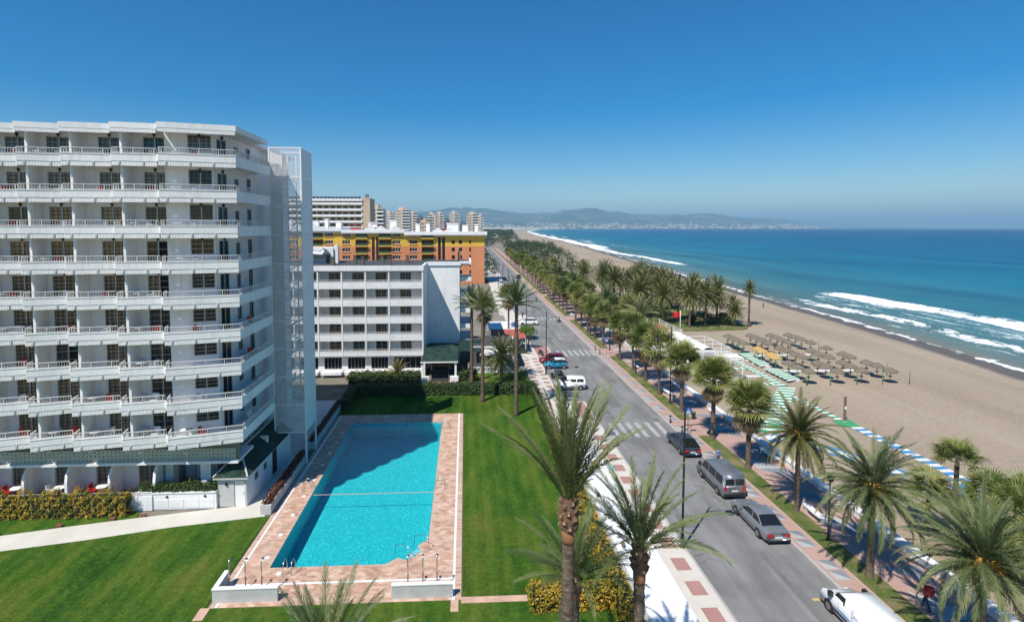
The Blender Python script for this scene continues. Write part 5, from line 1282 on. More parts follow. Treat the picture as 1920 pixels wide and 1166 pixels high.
def far_palm(kind, x, y, h, label, group=None, i=0, sc=1., rz=None):
    t = thing('date_palm' if kind[0] == 'D' else 'fan_palm', label, 'palm tree', (x, y, 0), rz if rz is not None else random.uniform(0, 6.28), group)
    k = (kind[0], round(h * 2) / 2)
    if k not in TRM: TRM[k] = trunk_mesh(k[1], .24 if kind[0] == 'D' else .19, .19 if kind[0] == 'D' else .14, .35, seed=int(k[1] * 2), n=8).mesh('trunk', 'palm_bark', True)
    tr = link('trunk', TRM[k], t); tr.scale = (1, 1, h / k[1])
    cr = {'D': DC, 'DG': DG, 'F': FC}[kind]; link('crown', cr[i % len(cr)], t, (0, 0, h), random.uniform(0, 6.28), sc)
    return t
# foreground date palms
near_date_palm(3.2, 15.7, 13.55, 3.55, 27, 'tall clipped date palm rising from the lawn over the white roof', 58, 88, .2, boots=.95, seed=3, bend=(.15, .45), extra=((168, 48, .4, 1.0), (150, 55, .4, 1.0), (20, 56, .3, 1.0)), detail=84, lw=.12, leaf='date_leaf_light')
near_date_palm(6.35, 18.2, 10.35, 3.3, 27, 'clipped date palm with arching lower fronds beside the white roof', 32, 86, .21, boots=.9, seed=8, bend=(.2, .95), rot0=.6, extra=((-12, 22, 1.35, 1.05), (168, 50, 1.0, 1.0)), detail=70, lw=.12, leaf='date_leaf_light')
near_date_palm(4.75, 21.6, 6.9, 3.3, 30, 'smaller date palm growing below the tall clipped palm', 15, 82, .17, boots=.6, seed=5, bend=(.2, .8), detail=56)
near_date_palm(-4.9, 17.6, 6.6, 3.2, 28, 'date palm on the lawn in front of the pool, only its frond tips showing', 30, 86, .22, boots=.8, seed=9, bend=(.2, .6), detail=56)
# date palms along the verge, heavy with orange fruit
near_date_palm(25.4, 23.6, 5.6, 3.8, 76, 'wide drooping date palm with orange fruit nearest the walking person', -30, 80, .21, 'date_leaf', 7, .8, seed=12, bend=(.5, 1.4), detail=66, wid=.055)
near_date_palm(25.35, 30.5, 5.9, 3.8, 80, 'wide drooping date palm with orange fruit beside the white delivery van', -38, 80, .19, 'date_leaf', 7, .8, seed=14, bend=(.5, 1.45), detail=66, wid=.055)
near_date_palm(25.55, 38.1, 6.2, 3.3, 74, 'drooping date palm with orange fruit beside the promenade bench', -38, 80, .17, 'date_leaf_olive', 6, .8, seed=16, bend=(.5, 1.45), detail=60, wid=.055)
near_fan_palm(25.75, 45.4, 5.9, 'shaggy fan palm on the verge beside the grey van', 46, 50, 1.5, 1.25, 21)
near_fan_palm(25.7, 52.1, 6.4, 'shaggy fan palm on the verge at the crossing', 46, 50, 1.45, 1.25, 22)
near_fan_palm(25.7, 60.0, 6.3, 'shaggy fan palm on the verge just past the crossing', 46, 50, 1.4, 1.2, 23)
near_fan_palm(37.6, 37.3, 4.2, 'young green fan palm on the sand by the blue and white mats', 20, 0, 1.15, 1.0, 31, .16, low=5)
near_fan_palm(33.2, 34.9, 3.0, 'short green fan palm behind the promenade wall', 22, 0, 1.2, .9, 32, .16, low=0)
near_fan_palm(37.0, 34.2, 2.9, 'low fan palm at the back of the leafy beach planting', 20, 0, 1.2, .9, 33, .16, low=0)
near_fan_palm(33.9, 31.4, 2.3, 'low fan palm among the long-leaved clumps behind the wall', 22, 0, 1.25, .9, 34, .15, low=0)
near_fan_palm(36.2, 31.6, 3.3, 'taller fan palm among the long-leaved clumps behind the wall', 22, 0, 1.25, .95, 35, .15, low=0)
near_fan_palm(34.8, 29.0, 2.6, 'mid-sized fan palm behind the stubby palm at the wall', 24, 0, 1.3, .95, 37, .15, low=-5)
near_fan_palm(38.6, 33.4, 3.0, 'outermost fan palm of the leafy beach planting', 24, 0, 1.3, .95, 38, .15, low=-5)
near_fan_palm(32.0, 29.2, 2.0, 'stubby fan palm close against the promenade wall', 20, 0, 1.2, .9, 36, .15, low=0)
G_ROW = 'fan palms along the grass verge'
for k, y in enumerate([66.5, 72.8, 78.6, 84.4, 95.2, 101.5, 107, 113, 119, 130, 136.5, 143, 150, 157, 164, 172, 180, 188, 196, 205, 214, 224, 235, 247, 260, 274, 289, 305, 322, 340]):
    far_palm('F', 25.6 + float(bend(y)) + random.uniform(-.25, .25), y, random.uniform(5.6, 7.0), f'fan palm on the grass verge, {ORD[k]} past the tall lamp post beyond the crossing', G_ROW, k, random.uniform(1.12, 1.34))
G_PROM = 'palms on the seaward side of the promenade'
for k in range(26):
    y = 92 + k * 9.3 + random.uniform(-2, 2)
    far_palm('F' if k % 3 else 'DG', 31.2 + random.uniform(-.6, 1.5) + bend(y), y, random.uniform(4.6, 6.8), f'palm on the seaward side of the promenade, {ORD[k]} along from the beach bar', G_PROM, k, random.uniform(1.05, 1.3))
# palm grove on the sand
G_GR = 'date palms of the beach grove'
gp = [(49.6, 112.5), (53.6, 113.4), (45.4, 117), (58.0, 117), (50.5, 121), (55.5, 124)]
q_ = random.Random(5)
while len(gp) < 27:
    c = (q_.uniform(37, 60), q_.uniform(112, 168))
    if c[0] > 63 - (c[1] - 112) * .16 or c[0] < 40 - (c[1] - 130) * .1: continue
    if all(hypot(c[0] - a, (c[1] - b_) * .7) > 3.6 for a, b_ in gp): gp.append(c)
for k, (x, y) in enumerate(gp): far_palm('D', x, y, q_.uniform(6.2, 8.6) if k > 2 else q_.uniform(6.5, 7.3), 'date palm standing in the grove on the beach', G_GR, k, q_.uniform(1.15, 1.35))
for k, (x, y) in enumerate(((60.2, 113), (61.5, 116.5), (59.2, 119.5))): far_palm('D', x, y, 3.4 + k * .7, ['shortest', 'middle-sized', 'tallest'][k] + ' of three low date palms at the seaward edge of the grove', 'short palms at the grove edge', k, .85)
far_palm('D', 63.2, 112.7, 8.4, 'lone slender date palm standing apart on the open sand', None, 1, .72)
for x, y, h in ((44.5, 196, 6.5), (49, 215, 6), (41, 240, 6)): far_palm('F', x, y, h, 'single fan palm on the sand beyond the grove', 'palms beyond the grove', 1, 1.1)
# palms of the hotel garden
far_palm('DG', 2.18, 65.3, 12.0, 'tall slender date palm on the lawn close to the back hedge', None, 0, 1.0)
far_palm('DG', 5.96, 60.2, 13.2, 'tall slender date palm standing alone in the lawn corner by the street', None, 1, 1.05)
far_palm('DG', .9, 73.2, 11.2, 'tall date palm beside the entrance porch', None, 1, 1.0)
far_palm('D', 5.1, 73.0, 3.9, 'bushy low date palm behind the back hedge', None, 0, 1.05)
far_palm('F', 8.2, 98, 9.3, 'tall fan palm with brown skirt on the far street pavement', None, 1, 1.15)
far_palm('F', 3.2, 87, 8.6, 'fan palm behind the reception wing', None, 2, 1.1)
far_palm('D', -9.7, 74.3, 1.3, 'stubby palm in front of the ground-floor windows', None, 2, .62)
far_palm('DG', 7.4, 76, 3.4, 'small date palm by the reception wing', None, 0, .9)
def leaf_cloud(name, pts, nrm, size, matn, seed=0):
    """leaf-sized quads at points facing roughly along normals"""
    r = np.random.default_rng(seed); n = len(pts)
    d = nrm + r.normal(0, .55, (n, 3)); d /= np.linalg.norm(d, axis=1)[:, None]
    a = np.cross(d, r.normal(0, 1, (n, 3))); a /= np.linalg.norm(a, axis=1)[:, None]; b = np.cross(d, a)
    s = size * r.uniform(.6, 1.3, (n, 1))
    V = np.stack([pts - a * s, pts - b * s * .5, pts + a * s, pts + b * s * .5], 1).reshape(-1, 3)
    return np_mesh(name, V, np.arange(4 * n).reshape(-1, 4), matn)
def hedge(name, label, x0, x1, y0, y1, z0, z1, matn, dens=170, size=.085, lump=.12, seed=0, cat='hedge', round_=0.):
    t = thing(name, label, cat, ((x0 + x1) / 2, (y0 + y1) / 2, z0)); r = np.random.default_rng(seed + 3)
    w, d, h = x1 - x0, y1 - y0, z1 - z0; pts = []; nr = []
    for ax, area in ((0, d * h), (1, d * h), (2, w * h), (3, w * h), (4, w * d)):
        n = int(area * dens); u, v = r.random(n), r.random(n); o = np.zeros(n)
        p = {0: (o - w / 2, (u - .5) * d, v * h), 1: (o + w / 2, (u - .5) * d, v * h), 2: ((u - .5) * w, o - d / 2, v * h), 3: ((u - .5) * w, o + d / 2, v * h), 4: ((u - .5) * w, (v - .5) * d, o + h)}[ax]
        nn = {0: (-1, 0, .3), 1: (1, 0, .3), 2: (0, -1, .3), 3: (0, 1, .3), 4: (0, 0, 1)}[ax]
        pts.append(np.stack(p, -1)); nr.append(np.tile(nn, (n, 1)))
    P = np.concatenate(pts); Nn = np.concatenate(nr).astype(float)
    lum = lump * (np.sin(P[:, 0] * 3.1 + seed) * np.sin(P[:, 1] * 2.7 + 1) * np.cos(P[:, 2] * 3.7) + .6 * np.sin(P[:, 0] * 7.7 + P[:, 1] * 6.1) * np.sin(P[:, 2] * 8))
    P = P + Nn * (lum + r.normal(0, .045, len(P)))[:, None]; P[:, 2] = np.maximum(P[:, 2], .02)
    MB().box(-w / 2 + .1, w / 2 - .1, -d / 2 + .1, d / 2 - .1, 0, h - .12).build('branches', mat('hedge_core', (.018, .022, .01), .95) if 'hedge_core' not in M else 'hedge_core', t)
    o = link('foliage', leaf_cloud('foliage', P, Nn, size, matn, seed), t); o['kind'] = 'stuff'
    return t
hedge('hedge', 'yellow-green clipped hedge in front of the ground-floor terraces', -42, -25.9, 39.95, 40.75, 0, 1.7, 'hedge_yellow', seed=1, lump=.34)
hedge('hedge', 'dark green trimmed hedge on top of the white cabinet wall', -25.4, -19.6, 40.95, 41.5, 1.38, 1.95, 'hedge_green', seed=2)
hedge('hedge', 'long green hedge across the back of the garden lawn', -14.2, 9.1, 67.6, 69.0, 0, 1.45, 'hedge_green', seed=3, dens=110, size=.11)
hedge('hedge', 'green hedge running beside the shaded path behind the pool', -15.2, -14.2, 62.6, 69.0, 0, 1.25, 'hedge_green', seed=4, dens=110, size=.11)
hedge('hedge', 'short yellow hedge at the end of the paved edging', 3.7, 8.4, 28.5, 29.6, 0, 1.2, 'hedge_yellow', seed=5)
hedge('hedge', 'long yellow and green hedge along the white roof', 8.45, 9.15, 12, 52, 0, 2.25, 'hedge_yellow', seed=6, dens=120, lump=.16)
hedge('hedge', 'green hedge along the street side of the lawn behind the white roof', 8.6, 9.35, 52.2, 67.5, 0, 1.5, 'hedge_green', seed=7, dens=110)
hedge('shrub_bed', 'strip of red-brown shrubs growing in the sunny planter', -15.6, -15.1, 39.95, 49.1, .6, 1.05, 'shrub_red', seed=8, cat='shrubs', lump=.12)
hedge('shrub_bed', 'strip of dark red shrubs growing in the shaded planter', -15.6, -15.15, 51.8, 63.3, .6, 1.05, 'shrub_red', seed=9, cat='shrubs', lump=.12)
hedge('shrub_bed', 'dark green shrubs along the foot of the terrace hotel', -16.5, -6.5, 73.2, 75.4, 0, 1.3, 'hedge_green', seed=10, dens=70, size=.14, lump=.3, cat='shrubs')
hedge('shrub_bed', 'leafy shrubs beside the steps of the entrance porch', -.9, 1.6, 73.6, 75.0, 0, 1.5, 'hedge_green', seed=11, dens=80, size=.13, lump=.3, cat='shrubs')
def bushy(name, label, x, y, h, R, trunk, matn, n=900, size=.16, seed=0, cat='tree', clumps=14):
    t = thing(name, label, cat, (x, y, 0)); r = np.random.default_rng(seed)
    if trunk:
        m_ = MB().tube([(0, 0, -.1), (.1, .05, trunk * .6), (.05, 0, trunk + .3)], [.16, .12, .08], 8)
        for k in range(5): a = k * 1.3; m_.tube([(.05, 0, trunk * .8), (cos(a) * R * .5, sin(a) * R * .5, trunk + (h - trunk) * .4)], [.07, .03], 6)
        m_.build('trunk', 'palm_bark', t, True)
    cc = r.normal(0, .5, (clumps, 3)); cc *= (r.uniform(.3, 1, (clumps, 1)) / np.linalg.norm(cc, axis=1)[:, None]); cc[:, 2] = cc[:, 2] * .8
    ids = r.integers(0, clumps, n); d = r.normal(0, 1, (n, 3)); d /= np.linalg.norm(d, axis=1)[:, None]
    P = cc[ids] * np.array([R * .72, R * .72, (h - trunk) * .4]) + d * np.array([1, 1, .8]) * R * .38 * r.uniform(.75, 1.1, (n, 1)); P[:, 2] += (h + trunk) / 2; P[:, 2] = np.maximum(P[:, 2], .05)
    o = link('crown', leaf_cloud('crown', P, d, size, matn, seed), t)
    return t
bushy('street_tree', 'small bright green street tree beside the parked motorcycles', 11.4, 93.5, 4.6, 1.9, 2.3, 'grass_blade', 1500, .13, 1)
for k, (x, y, h, R) in enumerate(((59.0, 115, 2.6, 2.2), (56.0, 117.5, 2.8, 2.4), (61, 120, 2.2, 1.8), (52.5, 118, 2.2, 1.8), (48, 124, 2.4, 2.2), (43, 128, 2.6, 2.4))):
    bushy('bush', 'dark bush growing beneath the palms of the beach grove', x, y, h, R, 0, 'tree_leaf', 1100, .16, 40 + k, 'bush')['group'] = 'bushes under the grove palms'
for k, (x, y, h, R) in enumerate(((35.6, 31.6, 1.9, 1.7), (38.2, 31.4, 1.8, 1.6), (34.0, 29.4, 1.7, 1.5), (37.0, 29.0, 1.8, 1.6))):
    t = thing('reed_clump', 'lush clump of long green leaves on the sand behind the promenade wall', 'plant', (x, y, -.05), 0, 'leafy clumps behind the promenade wall'); parts = []
    for i in range(150):
        V, F = np.array([(0, -.03, 0), (0, .03, 0), (.5, -.035, .55), (.5, .035, .55), (1.0, -.025, .7), (1., .025, .7), (1.5, -.004, .35), (1.5, .004, .35)]), np.array([(0, 2, 3, 1), (2, 4, 5, 3), (4, 6, 7, 5)])
        parts.append((V * random.uniform(.6, 1.25), F, rotm(random.uniform(-.1, .8), random.uniform(0, 6.28)), (random.gauss(0, R * .25), random.gauss(0, R * .25), .1), 0))
    V, F, m_ = joined(parts); o = link('foliage', np_mesh('foliage', V, F, 'grass_blade'), t)
# ground cover under the grove
gv = MB(); pts = [(36, 112), (44, 108.5), (53, 108), (61, 109.5), (63.5, 113), (62, 122), (59, 140), (55, 170), (40, 172), (33, 150), (32.5, 125)]
gv.add([(x, y, .035) for x, y in pts], [tuple(range(len(pts)))]); struct('grove_grass', gv, 'verge_grass')
# far trees along the coast: one mass
r = np.random.default_rng(77); n = 1000
ty = np.concatenate([r.uniform(225, 620, 380), r.uniform(500, 3000, n - 380)]); tx = np.where(r.random(n) < .5, 10 + (ty - 200) * .012 + r.normal(0, 5, n), r.uniform(32, 78, n) + (ty - 200) * .03)
tx = np.where(ty > 620, r.uniform(-160, 1, n) + shore(ty) - 75, tx); keep = (tx < shore(ty) - 45) & ~((tx > 14) & (tx < 31) & (ty < 560)) & ~((tx < 10) & (ty < 232)); tx, ty = tx[keep], ty[keep]; n = len(tx)
rad = r.uniform(1.8, 3.6, n) * (1 + ty / 1500); hh = r.uniform(4, 8, n) * (1 + ty / 2600); per = 90
d = r.normal(0, 1, (n, per, 3)); d /= np.linalg.norm(d, axis=2)[:, :, None]
P = np.stack([tx, ty, hh * .62], -1)[:, None, :] + d * np.stack([rad, rad, hh * .4], -1)[:, None, :] * r.uniform(.55, 1.05, (n, per, 1))
s_ = np.repeat(.28 * (1 + ty / 500), per)
me = leaf_cloud('far_trees', P.reshape(-1, 3), d.reshape(-1, 3), s_[:, None], 'tree_leaf', 4)
tag(link('far_trees', me), 'distant belt of trees lining the avenue towards the headland', 'trees', kind='stuff')

# short grass tufts standing on the lawns, one mass
r = np.random.default_rng(5); n = 190000
gx, gy = np.concatenate([r.uniform(-38, 9.3, n // 2), r.uniform(-.2, 8.4, n // 4), r.uniform(-15, 9, n // 4)]), np.concatenate([r.uniform(22, 39.6, n // 2), r.uniform(30, 67.5, n // 4), r.uniform(61.2, 67.5, n // 4)])
ok = ~((gx > -15.05) & (gx < -.25) & (gy > 29.8) & (gy < 61.05)) & ~((gx < -15.2) & (gy > 36 + (gx + 31.75) * .215)) & ~((gx > -.4) & (gx < 3.7) & (gy > 29.5) & (gy < 30.1)) & ~((gx < -15) & (gy > 39.4))
gx, gy = gx[ok], gy[ok]; n = len(gx); a = r.uniform(0, 6.28, n); h = r.uniform(.015, .04, n); w = r.uniform(.01, .03, n); lx, ly = r.normal(0, .03, n), r.normal(0, .03, n)
V = np.stack([np.stack([gx - np.cos(a) * w, gy - np.sin(a) * w, 0 * gx], -1), np.stack([gx + np.cos(a) * w, gy + np.sin(a) * w, 0 * gx], -1), np.stack([gx + lx + np.cos(a) * w * .4, gy + ly + np.sin(a) * w * .4, h], -1), np.stack([gx + lx - np.cos(a) * w * .4, gy + ly - np.sin(a) * w * .4, h], -1)], 1).reshape(-1, 3)
tag(link('grass', np_mesh('grass', V, np.arange(4 * n).reshape(-1, 4), 'lawn')), 'short mown grass covering the hotel lawns', 'grass', kind='stuff')
# ------------------------------------------------------------------ vehicles
mat('tyre', (.02, .02, .02), .9); mat('rim', (.5, .5, .52), .3, .9); mat('car_glass', (.012, .014, .016), .04, spec=.8)
mat('lamp_red', (.5, .015, .015), .2); mat('lamp_clear', (.75, .77, .8), .1); mat('plate_white', (.75, .75, .72), .5); mat('trim_black', (.02, .02, .022), .6)
def paint(name, col, metal=.0): return mat(name, col, .28, metal, .5, **{'Coat Weight': .6, 'Coat Roughness': .05})
paint('paint_silver', (.34, .36, .38), .55); paint('paint_grey', (.25, .265, .28), .5); paint('paint_slate', (.06, .085, .115), .45); paint('paint_white', (.78, .79, .8)); paint('paint_red', (.22, .008, .012), .2); paint('paint_blue', (.03, .26, .42), .1); paint('paint_black', (.012, .012, .013))
def lerp_pts(pts, x): return float(np.interp(x, [p[0] for p in pts], [p[1] for p in pts]))
def car(name, label, cat, loc, rz, Lc, W, top, gh, pnt, wb, wr=.32, zb=.2, roofp=None, roof_w=.76, pillars=(), taper=.10, group=None):
    """top: bonnet/belt line (x, z) rear to front; gh: greenhouse side polygon [(rear base), (rear top), (front top), (front base)]; nose towards +x"""
    t = thing(name, label, cat, loc, rz, group)
    ns = 30; secs = []
    for i in range(ns + 1):
        x = -Lc / 2 + Lc * i / ns; u = 2 * x / Lc; hw = W / 2 * (1 - taper * abs(u) ** 5); zt = lerp_pts(top, x); lift = .12 * max(0, abs(u) - .86) / .14
        zq = zb + lift; h = zt - zq
        secs.append([(x, s * hw * a, zq + h * c) for s in (1,) for a, c in ((.0, 0), (.86, 0), (.97, .10), (1., .34), (.995, .62), (.97, .84), (.90, .97), (.74, 1.0), (.4, 1.015), (0, 1.02))])
    V = []; F = []
    m = 10
    for s_ in secs: V += s_ + [(x, -y, z) for x, y, z in reversed(s_[1:-1])]
    mm = len(V) // (ns + 1)
    for i in range(ns):
        for j in range(mm): F.append((i * mm + j, i * mm + (j + 1) % mm, (i + 1) * mm + (j + 1) % mm, (i + 1) * mm + j))
    F += [tuple(range(mm)), tuple(reversed(range(ns * mm, ns * mm + mm)))]
    b = MB(); b.add(V, [tuple(reversed(f)) for f in F]); body = b.build('body', pnt, t, True)
    # greenhouse: dark glass volume, painted roof and pillars
    (rx0, rz0), (rx1, rz1), (fx1, fz1), (fx0, fz0) = gh; wb_, wt = W / 2 * .90, W / 2 * roof_w
    A = [(rx0, wb_ * .93, rz0), (fx0, wb_ * .93, fz0), (fx1, wt, fz1), (rx1, wt, rz1)]; B = [(x, -y, z) for x, y, z in A]
    g = MB(); g.add(A + B, [(0, 1, 2, 3), (7, 6, 5, 4), (1, 5, 6, 2), (0, 3, 7, 4)]); g.build('window', 'car_glass', t)
    r = MB(); e = .02; nn = 6; rows = []
    for i in range(nn + 1):
        u = i / nn; x = rx1 - .03 + (fx1 - rx1 + .06) * u; z = rz1 + (fz1 - rz1) * u + .045 * sin(pi * u)
        rows.append([(x, y * wt, z + c) for y, c in ((-1.03, -.035), (-1.0, .01), (-.6, .04), (0, .05), (.6, .04), (1.0, .01), (1.03, -.035))])
    vs = [p for row in rows for p in row]; r.add(vs, [(i * 7 + j, i * 7 + j + 1, i * 7 + 8 + j, i * 7 + 7 + j)[::-1] for i in range(nn) for j in range(6)]); r.build('roof', roofp or pnt, t, True)
    p = MB()
    for s in (1, -1):
        for a, c in ((A[0], A[3]), (A[1], A[2])): p.bar((a[0], a[1] * s * 1.01, a[2]), (c[0], c[1] * s * 1.01, c[2]), .08, .05)
        for u in pillars:
            xa = rx0 + (fx0 - rx0) * u; za = rz0 + (fz0 - rz0) * u; xb = rx1 + (fx1 - rx1) * u; zc = rz1 + (fz1 - rz1) * u
            p.bar((xa, wb_ * .93 * s * 1.012, za), (xb, wt * s * 1.012, zc), .07, .03)
        p.bar((rx0, wb_ * .93 * s * 1.01, rz0), (fx0, wb_ * .93 * s * 1.01, fz0), .05, .05)
    p.build('pillar', pnt, t)
    for s in (1, -1):
        for wx in (-wb / 2 + .0, wb / 2):
            MB().tube([(wx, s * (W / 2 - .24), wr), (wx, s * (W / 2 + .012), wr)], wr + .055, 20).build('wheel_arch', 'trim_black', t)
            w = MB().lathe([(wr * .6, -.1), (wr * .94, -.1), (wr, -.06), (wr, .06), (wr * .94, .1), (wr * .6, .1)], 22).build('wheel', 'tyre', t, True, loc=(wx, s * (W / 2 - .07), wr)); w.rotation_euler = (pi / 2, 0, 0)
            k = MB(); k.lathe([(wr * .62, -.02), (wr * .62, .0)], 16)
            for q in range(5): a = q * 2 * pi / 5; k.bar((0, 0, .02), (cos(a) * wr * .6, sin(a) * wr * .6, .02), .07, .03)
            ri = k.build('rim', 'rim', w); ri.location = (0, 0, .1 if s < 0 else -.1); 
        MB().box(-.08, .12, 0, .2, 0, .13).build('mirror', pnt, t, loc=(fx0 - .35, s * W / 2 * .93 - (.2 if s < 0 else 0), fz0 + .02))
        zt = lerp_pts(top, Lc / 2 - .1); zr_ = lerp_pts(top, -Lc / 2 + .1)
        MB().box(-.12, .02, -.2, .2, -.09, .07).build('headlight', 'lamp_clear', t, loc=(Lc / 2 - .03, s * W * .33, zb + (zt - zb) * .62))
        MB().box(-.02, .12, -.19, .19, -.1, .1).build('tail_light', 'lamp_red', t, loc=(-Lc / 2 + .0, s * W * .34, zb + (zr_ - zb) * .68))
        d = MB()
        for u in (-.02, .45): d.box(u * wb - .008, u * wb + .008, -.004, .004, zb + .14, rz0 - .06)
        d.box(-wb / 2 + .45, wb / 2 - .45, -.006, .006, zb + .22, zb + .26); d.build('door_line', 'trim_black', t, loc=(0, s * (W / 2 - .002), 0))
    MB().box(-.01, .02, -.26, .26, -.055, .055).build('number_plate', 'plate_white', t, loc=(-Lc / 2 - .0, 0, zb + (zr_ - zb) * .5))
    MB().box(-.05, .06, -W * .42, W * .42, -.06, .06).build('bumper', 'trim_black', t, loc=(-Lc / 2 + .02, 0, zb + .12))
    MB().box(-.06, .04, -W * .36, W * .36, -.08, .1).build('grille', 'trim_black', t, loc=(Lc / 2 - .02, 0, zb + .2))
    return t
SED = lambda L, h: [(-L / 2, h - .1), (-L / 2 + .1, h), (-L * .28, h + .03), (L * .12, h), (L * .34, h - .06), (L / 2 - .15, h - .18), (L / 2, h - .34)]
north = pi / 2
c_ = car('parked_coupe', 'silver long-tailed coupe parked behind the grey van', 'car', (21.68, 36.6, 0), north, 5.05, 1.86, SED(5.05, .92), [(-1.75, .93), (-1.0, 1.36), (.15, 1.38), (1.1, .92)], 'paint_silver', 3.0, roof_w=.70, pillars=(.45,))
MB().box(-.5, .0, -.42, .42, 0, .015).build('sunroof', 'car_glass', c_, loc=(-.1, 0, 1.425))
car('parked_car', 'dark slate liftback parked ahead of the grey van at the crossing', 'car', (21.7, 50.15, 0), north, 4.7, 1.8, SED(4.7, .95), [(-2.15, .98), (-1.1, 1.40), (.25, 1.42), (1.15, .95)], 'paint_slate', 2.75, roof_w=.72, pillars=(.3, .62))
def van(name, label, cat, loc, rz, Lc, W, H, pnt, wb, side_glass=(), rear_glass=True, nose=1.0, belt=1.1, group=None, front_glass=True):
    t = thing(name, label, cat, loc, rz, group); wr = .33; zb = .24
    prof = [(-Lc / 2, zb + .1), (-Lc / 2 - .02, belt), (-Lc / 2 + .06, H - .15), (-Lc / 2 + .2, H - .02), (0, H + .03), (Lc / 2 - nose - .95, H - .02), (Lc / 2 - nose - .75, H - .1), (Lc / 2 - nose + .1, belt + .05), (Lc / 2 - .18, belt - .2), (Lc / 2, belt - .45), (Lc / 2, zb + .1), (Lc / 2 - .1, zb), (-Lc / 2 + .1, zb)]
    def hw(z): return W / 2 * (1 if z < belt else 1 - .13 * (z - belt) / (H - belt))
    n = len(prof); V = [(x, hw(z), z) for x, z in prof] + [(x, -hw(z), z) for x, z in prof] + [(x, hw(z) * .9, z) for x, z in prof] * 0
    b = MB(); b.add(V, [tuple(range(n)), tuple(reversed(range(n, 2 * n)))] + [(i, n + i, n + (i + 1) % n, (i + 1) % n) for i in range(n)])
    me = b.mesh('body', pnt, True); bm = bmesh.new(); bm.from_mesh(me); bmesh.ops.bisect_plane(bm, geom=bm.verts[:] + bm.edges[:] + bm.faces[:], plane_co=(0, 0, belt), plane_no=(0, 0, 1))
    ed = [e for e in bm.edges if len(e.link_faces) == 2 and e.calc_face_angle(0) > .5]; bmesh.ops.bevel(bm, geom=ed, offset=.07, segments=3, affect='EDGES', clamp_overlap=True); bmesh.ops.recalc_face_normals(bm, faces=bm.faces[:]); bm.to_mesh(me); bm.free()
    me.polygons.foreach_set('use_smooth', [True] * len(me.polygons)); link('body', me, t)
    for s in (1, -1):
        for x0, x1 in side_glass:
            z0_, z1_ = belt + .08, H - .22; g = MB(); sl = .35 if x1 > Lc / 2 - nose - .4 else 0.
            g.add([(x0, s * (hw(z0_) + .006), z0_), (x1, s * (hw(z0_) + .006), z0_), (x1 - sl, s * (hw(z1_) + .006), z1_), (x0, s * (hw(z1_) + .006), z1_)], [(0, 1, 2, 3) if s < 0 else (3, 2, 1, 0)]); g.build('window', 'car_glass', t)
        for wx in (-wb / 2, wb / 2):
            MB().tube([(wx, s * (W / 2 - .24), wr), (wx, s * (W / 2 + .012), wr)], wr + .06, 20).build('wheel_arch', 'trim_black', t)
            w = MB().lathe([(wr * .6, -.1), (wr * .94, -.1), (wr, -.06), (wr, .06), (wr * .94, .1), (wr * .6, .1)], 22).build('wheel', 'tyre', t, True, loc=(wx, s * (W / 2 - .07), wr)); w.rotation_euler = (pi / 2, 0, 0)
            ri = MB().lathe([(wr * .6, -.02), (wr * .6, .02), (.06, .03)], 14).build('rim', 'rim', w); ri.location = (0, 0, -.09 if s > 0 else .07)
        MB().box(-.1, .1, 0, .22, 0, .26).build('mirror', 'trim_black', t, loc=(Lc / 2 - nose - .1, s * W / 2 - (.22 if s < 0 else 0), belt + .05))
        MB().box(-.25, .02, -.14, .14, -.12, .1).build('headlight', 'lamp_clear', t, loc=(Lc / 2 - .06, s * W * .36, belt - .36))
        MB().box(-.03, .05, -.09, .09, -.22, .2).build('tail_light', 'lamp_red', t, loc=(-Lc / 2 - .0, s * W * .41, belt - .12))
        MB().box(-wb / 2 + .42, wb / 2 - .42, -.008, .008, .42, .52).build('side_trim', 'trim_black', t, loc=(0, s * (W / 2), 0))
        d = MB()
        for x in (wb / 2 - .75, wb / 2 - 1.75, -.5): d.box(x - .007, x + .007, -.004, .004, zb + .15, belt + .02)
        d.build('door_line', 'trim_black', t, loc=(0, s * (W / 2 - .001), 0))
    if front_glass:
        xa, xb = Lc / 2 - nose + .05, Lc / 2 - nose - .72; g = MB(); off = .035
        g.add([(xa + off, -hw(belt) * .88, belt + .1), (xa + off, hw(belt) * .88, belt + .1), (xb + off, hw(H) * .88, H - .14), (xb + off, -hw(H) * .88, H - .14)], [(0, 1, 2, 3)]); g.build('windscreen', 'car_glass', t)
    if rear_glass:
        for s in (1, -1): MB().box(-.012, .0, min(s * .05, s * W * .40), max(s * .05, s * W * .40), belt + .12, H - .3).build('rear_window', 'car_glass', t, loc=(-Lc / 2 - .0, 0, 0))
    MB().box(-.06, .05, -W * .46, W * .46, -.1, .1).build('bumper', 'trim_black', t, loc=(-Lc / 2 + .0, 0, zb + .18))
    MB().box(-.05, .04, -W * .44, W * .44, -.12, .1).build('bumper', 'trim_black', t, loc=(Lc / 2 + .0, 0, zb + .2))
    MB().box(-.015, .01, -.26, .26, -.055, .055).build('number_plate', 'plate_white', t, loc=(-Lc / 2 - .03, 0, belt - .35))
    return t
v_ = van('parked_minibus', 'grey minibus with dark side windows parked at the kerb', 'van', (21.72, 42.6, 0), north, 4.95, 1.9, 2.05, 'paint_grey', 2.92, [(-2.2, -1.1), (-1.02, .15), (.23, 1.3)], belt=1.12, nose=.85)
rb = MB()
for q in range(7): rb.box(-1.9 + 0, 1.3, -.6 + q * .2 - .012, -.6 + q * .2 + .012, 0, .02)
rb.build('roof_rib', 'paint_grey', v_, loc=(0, 0, 2.055))
wv = van('delivery_van', 'white delivery van with blue script on its side at the kerb', 'van', (21.72, 26.55, 0), north, 4.3, 1.8, 1.82, 'paint_white', 2.7, [(.15, 1.05)], False, nose=.95, belt=1.08)
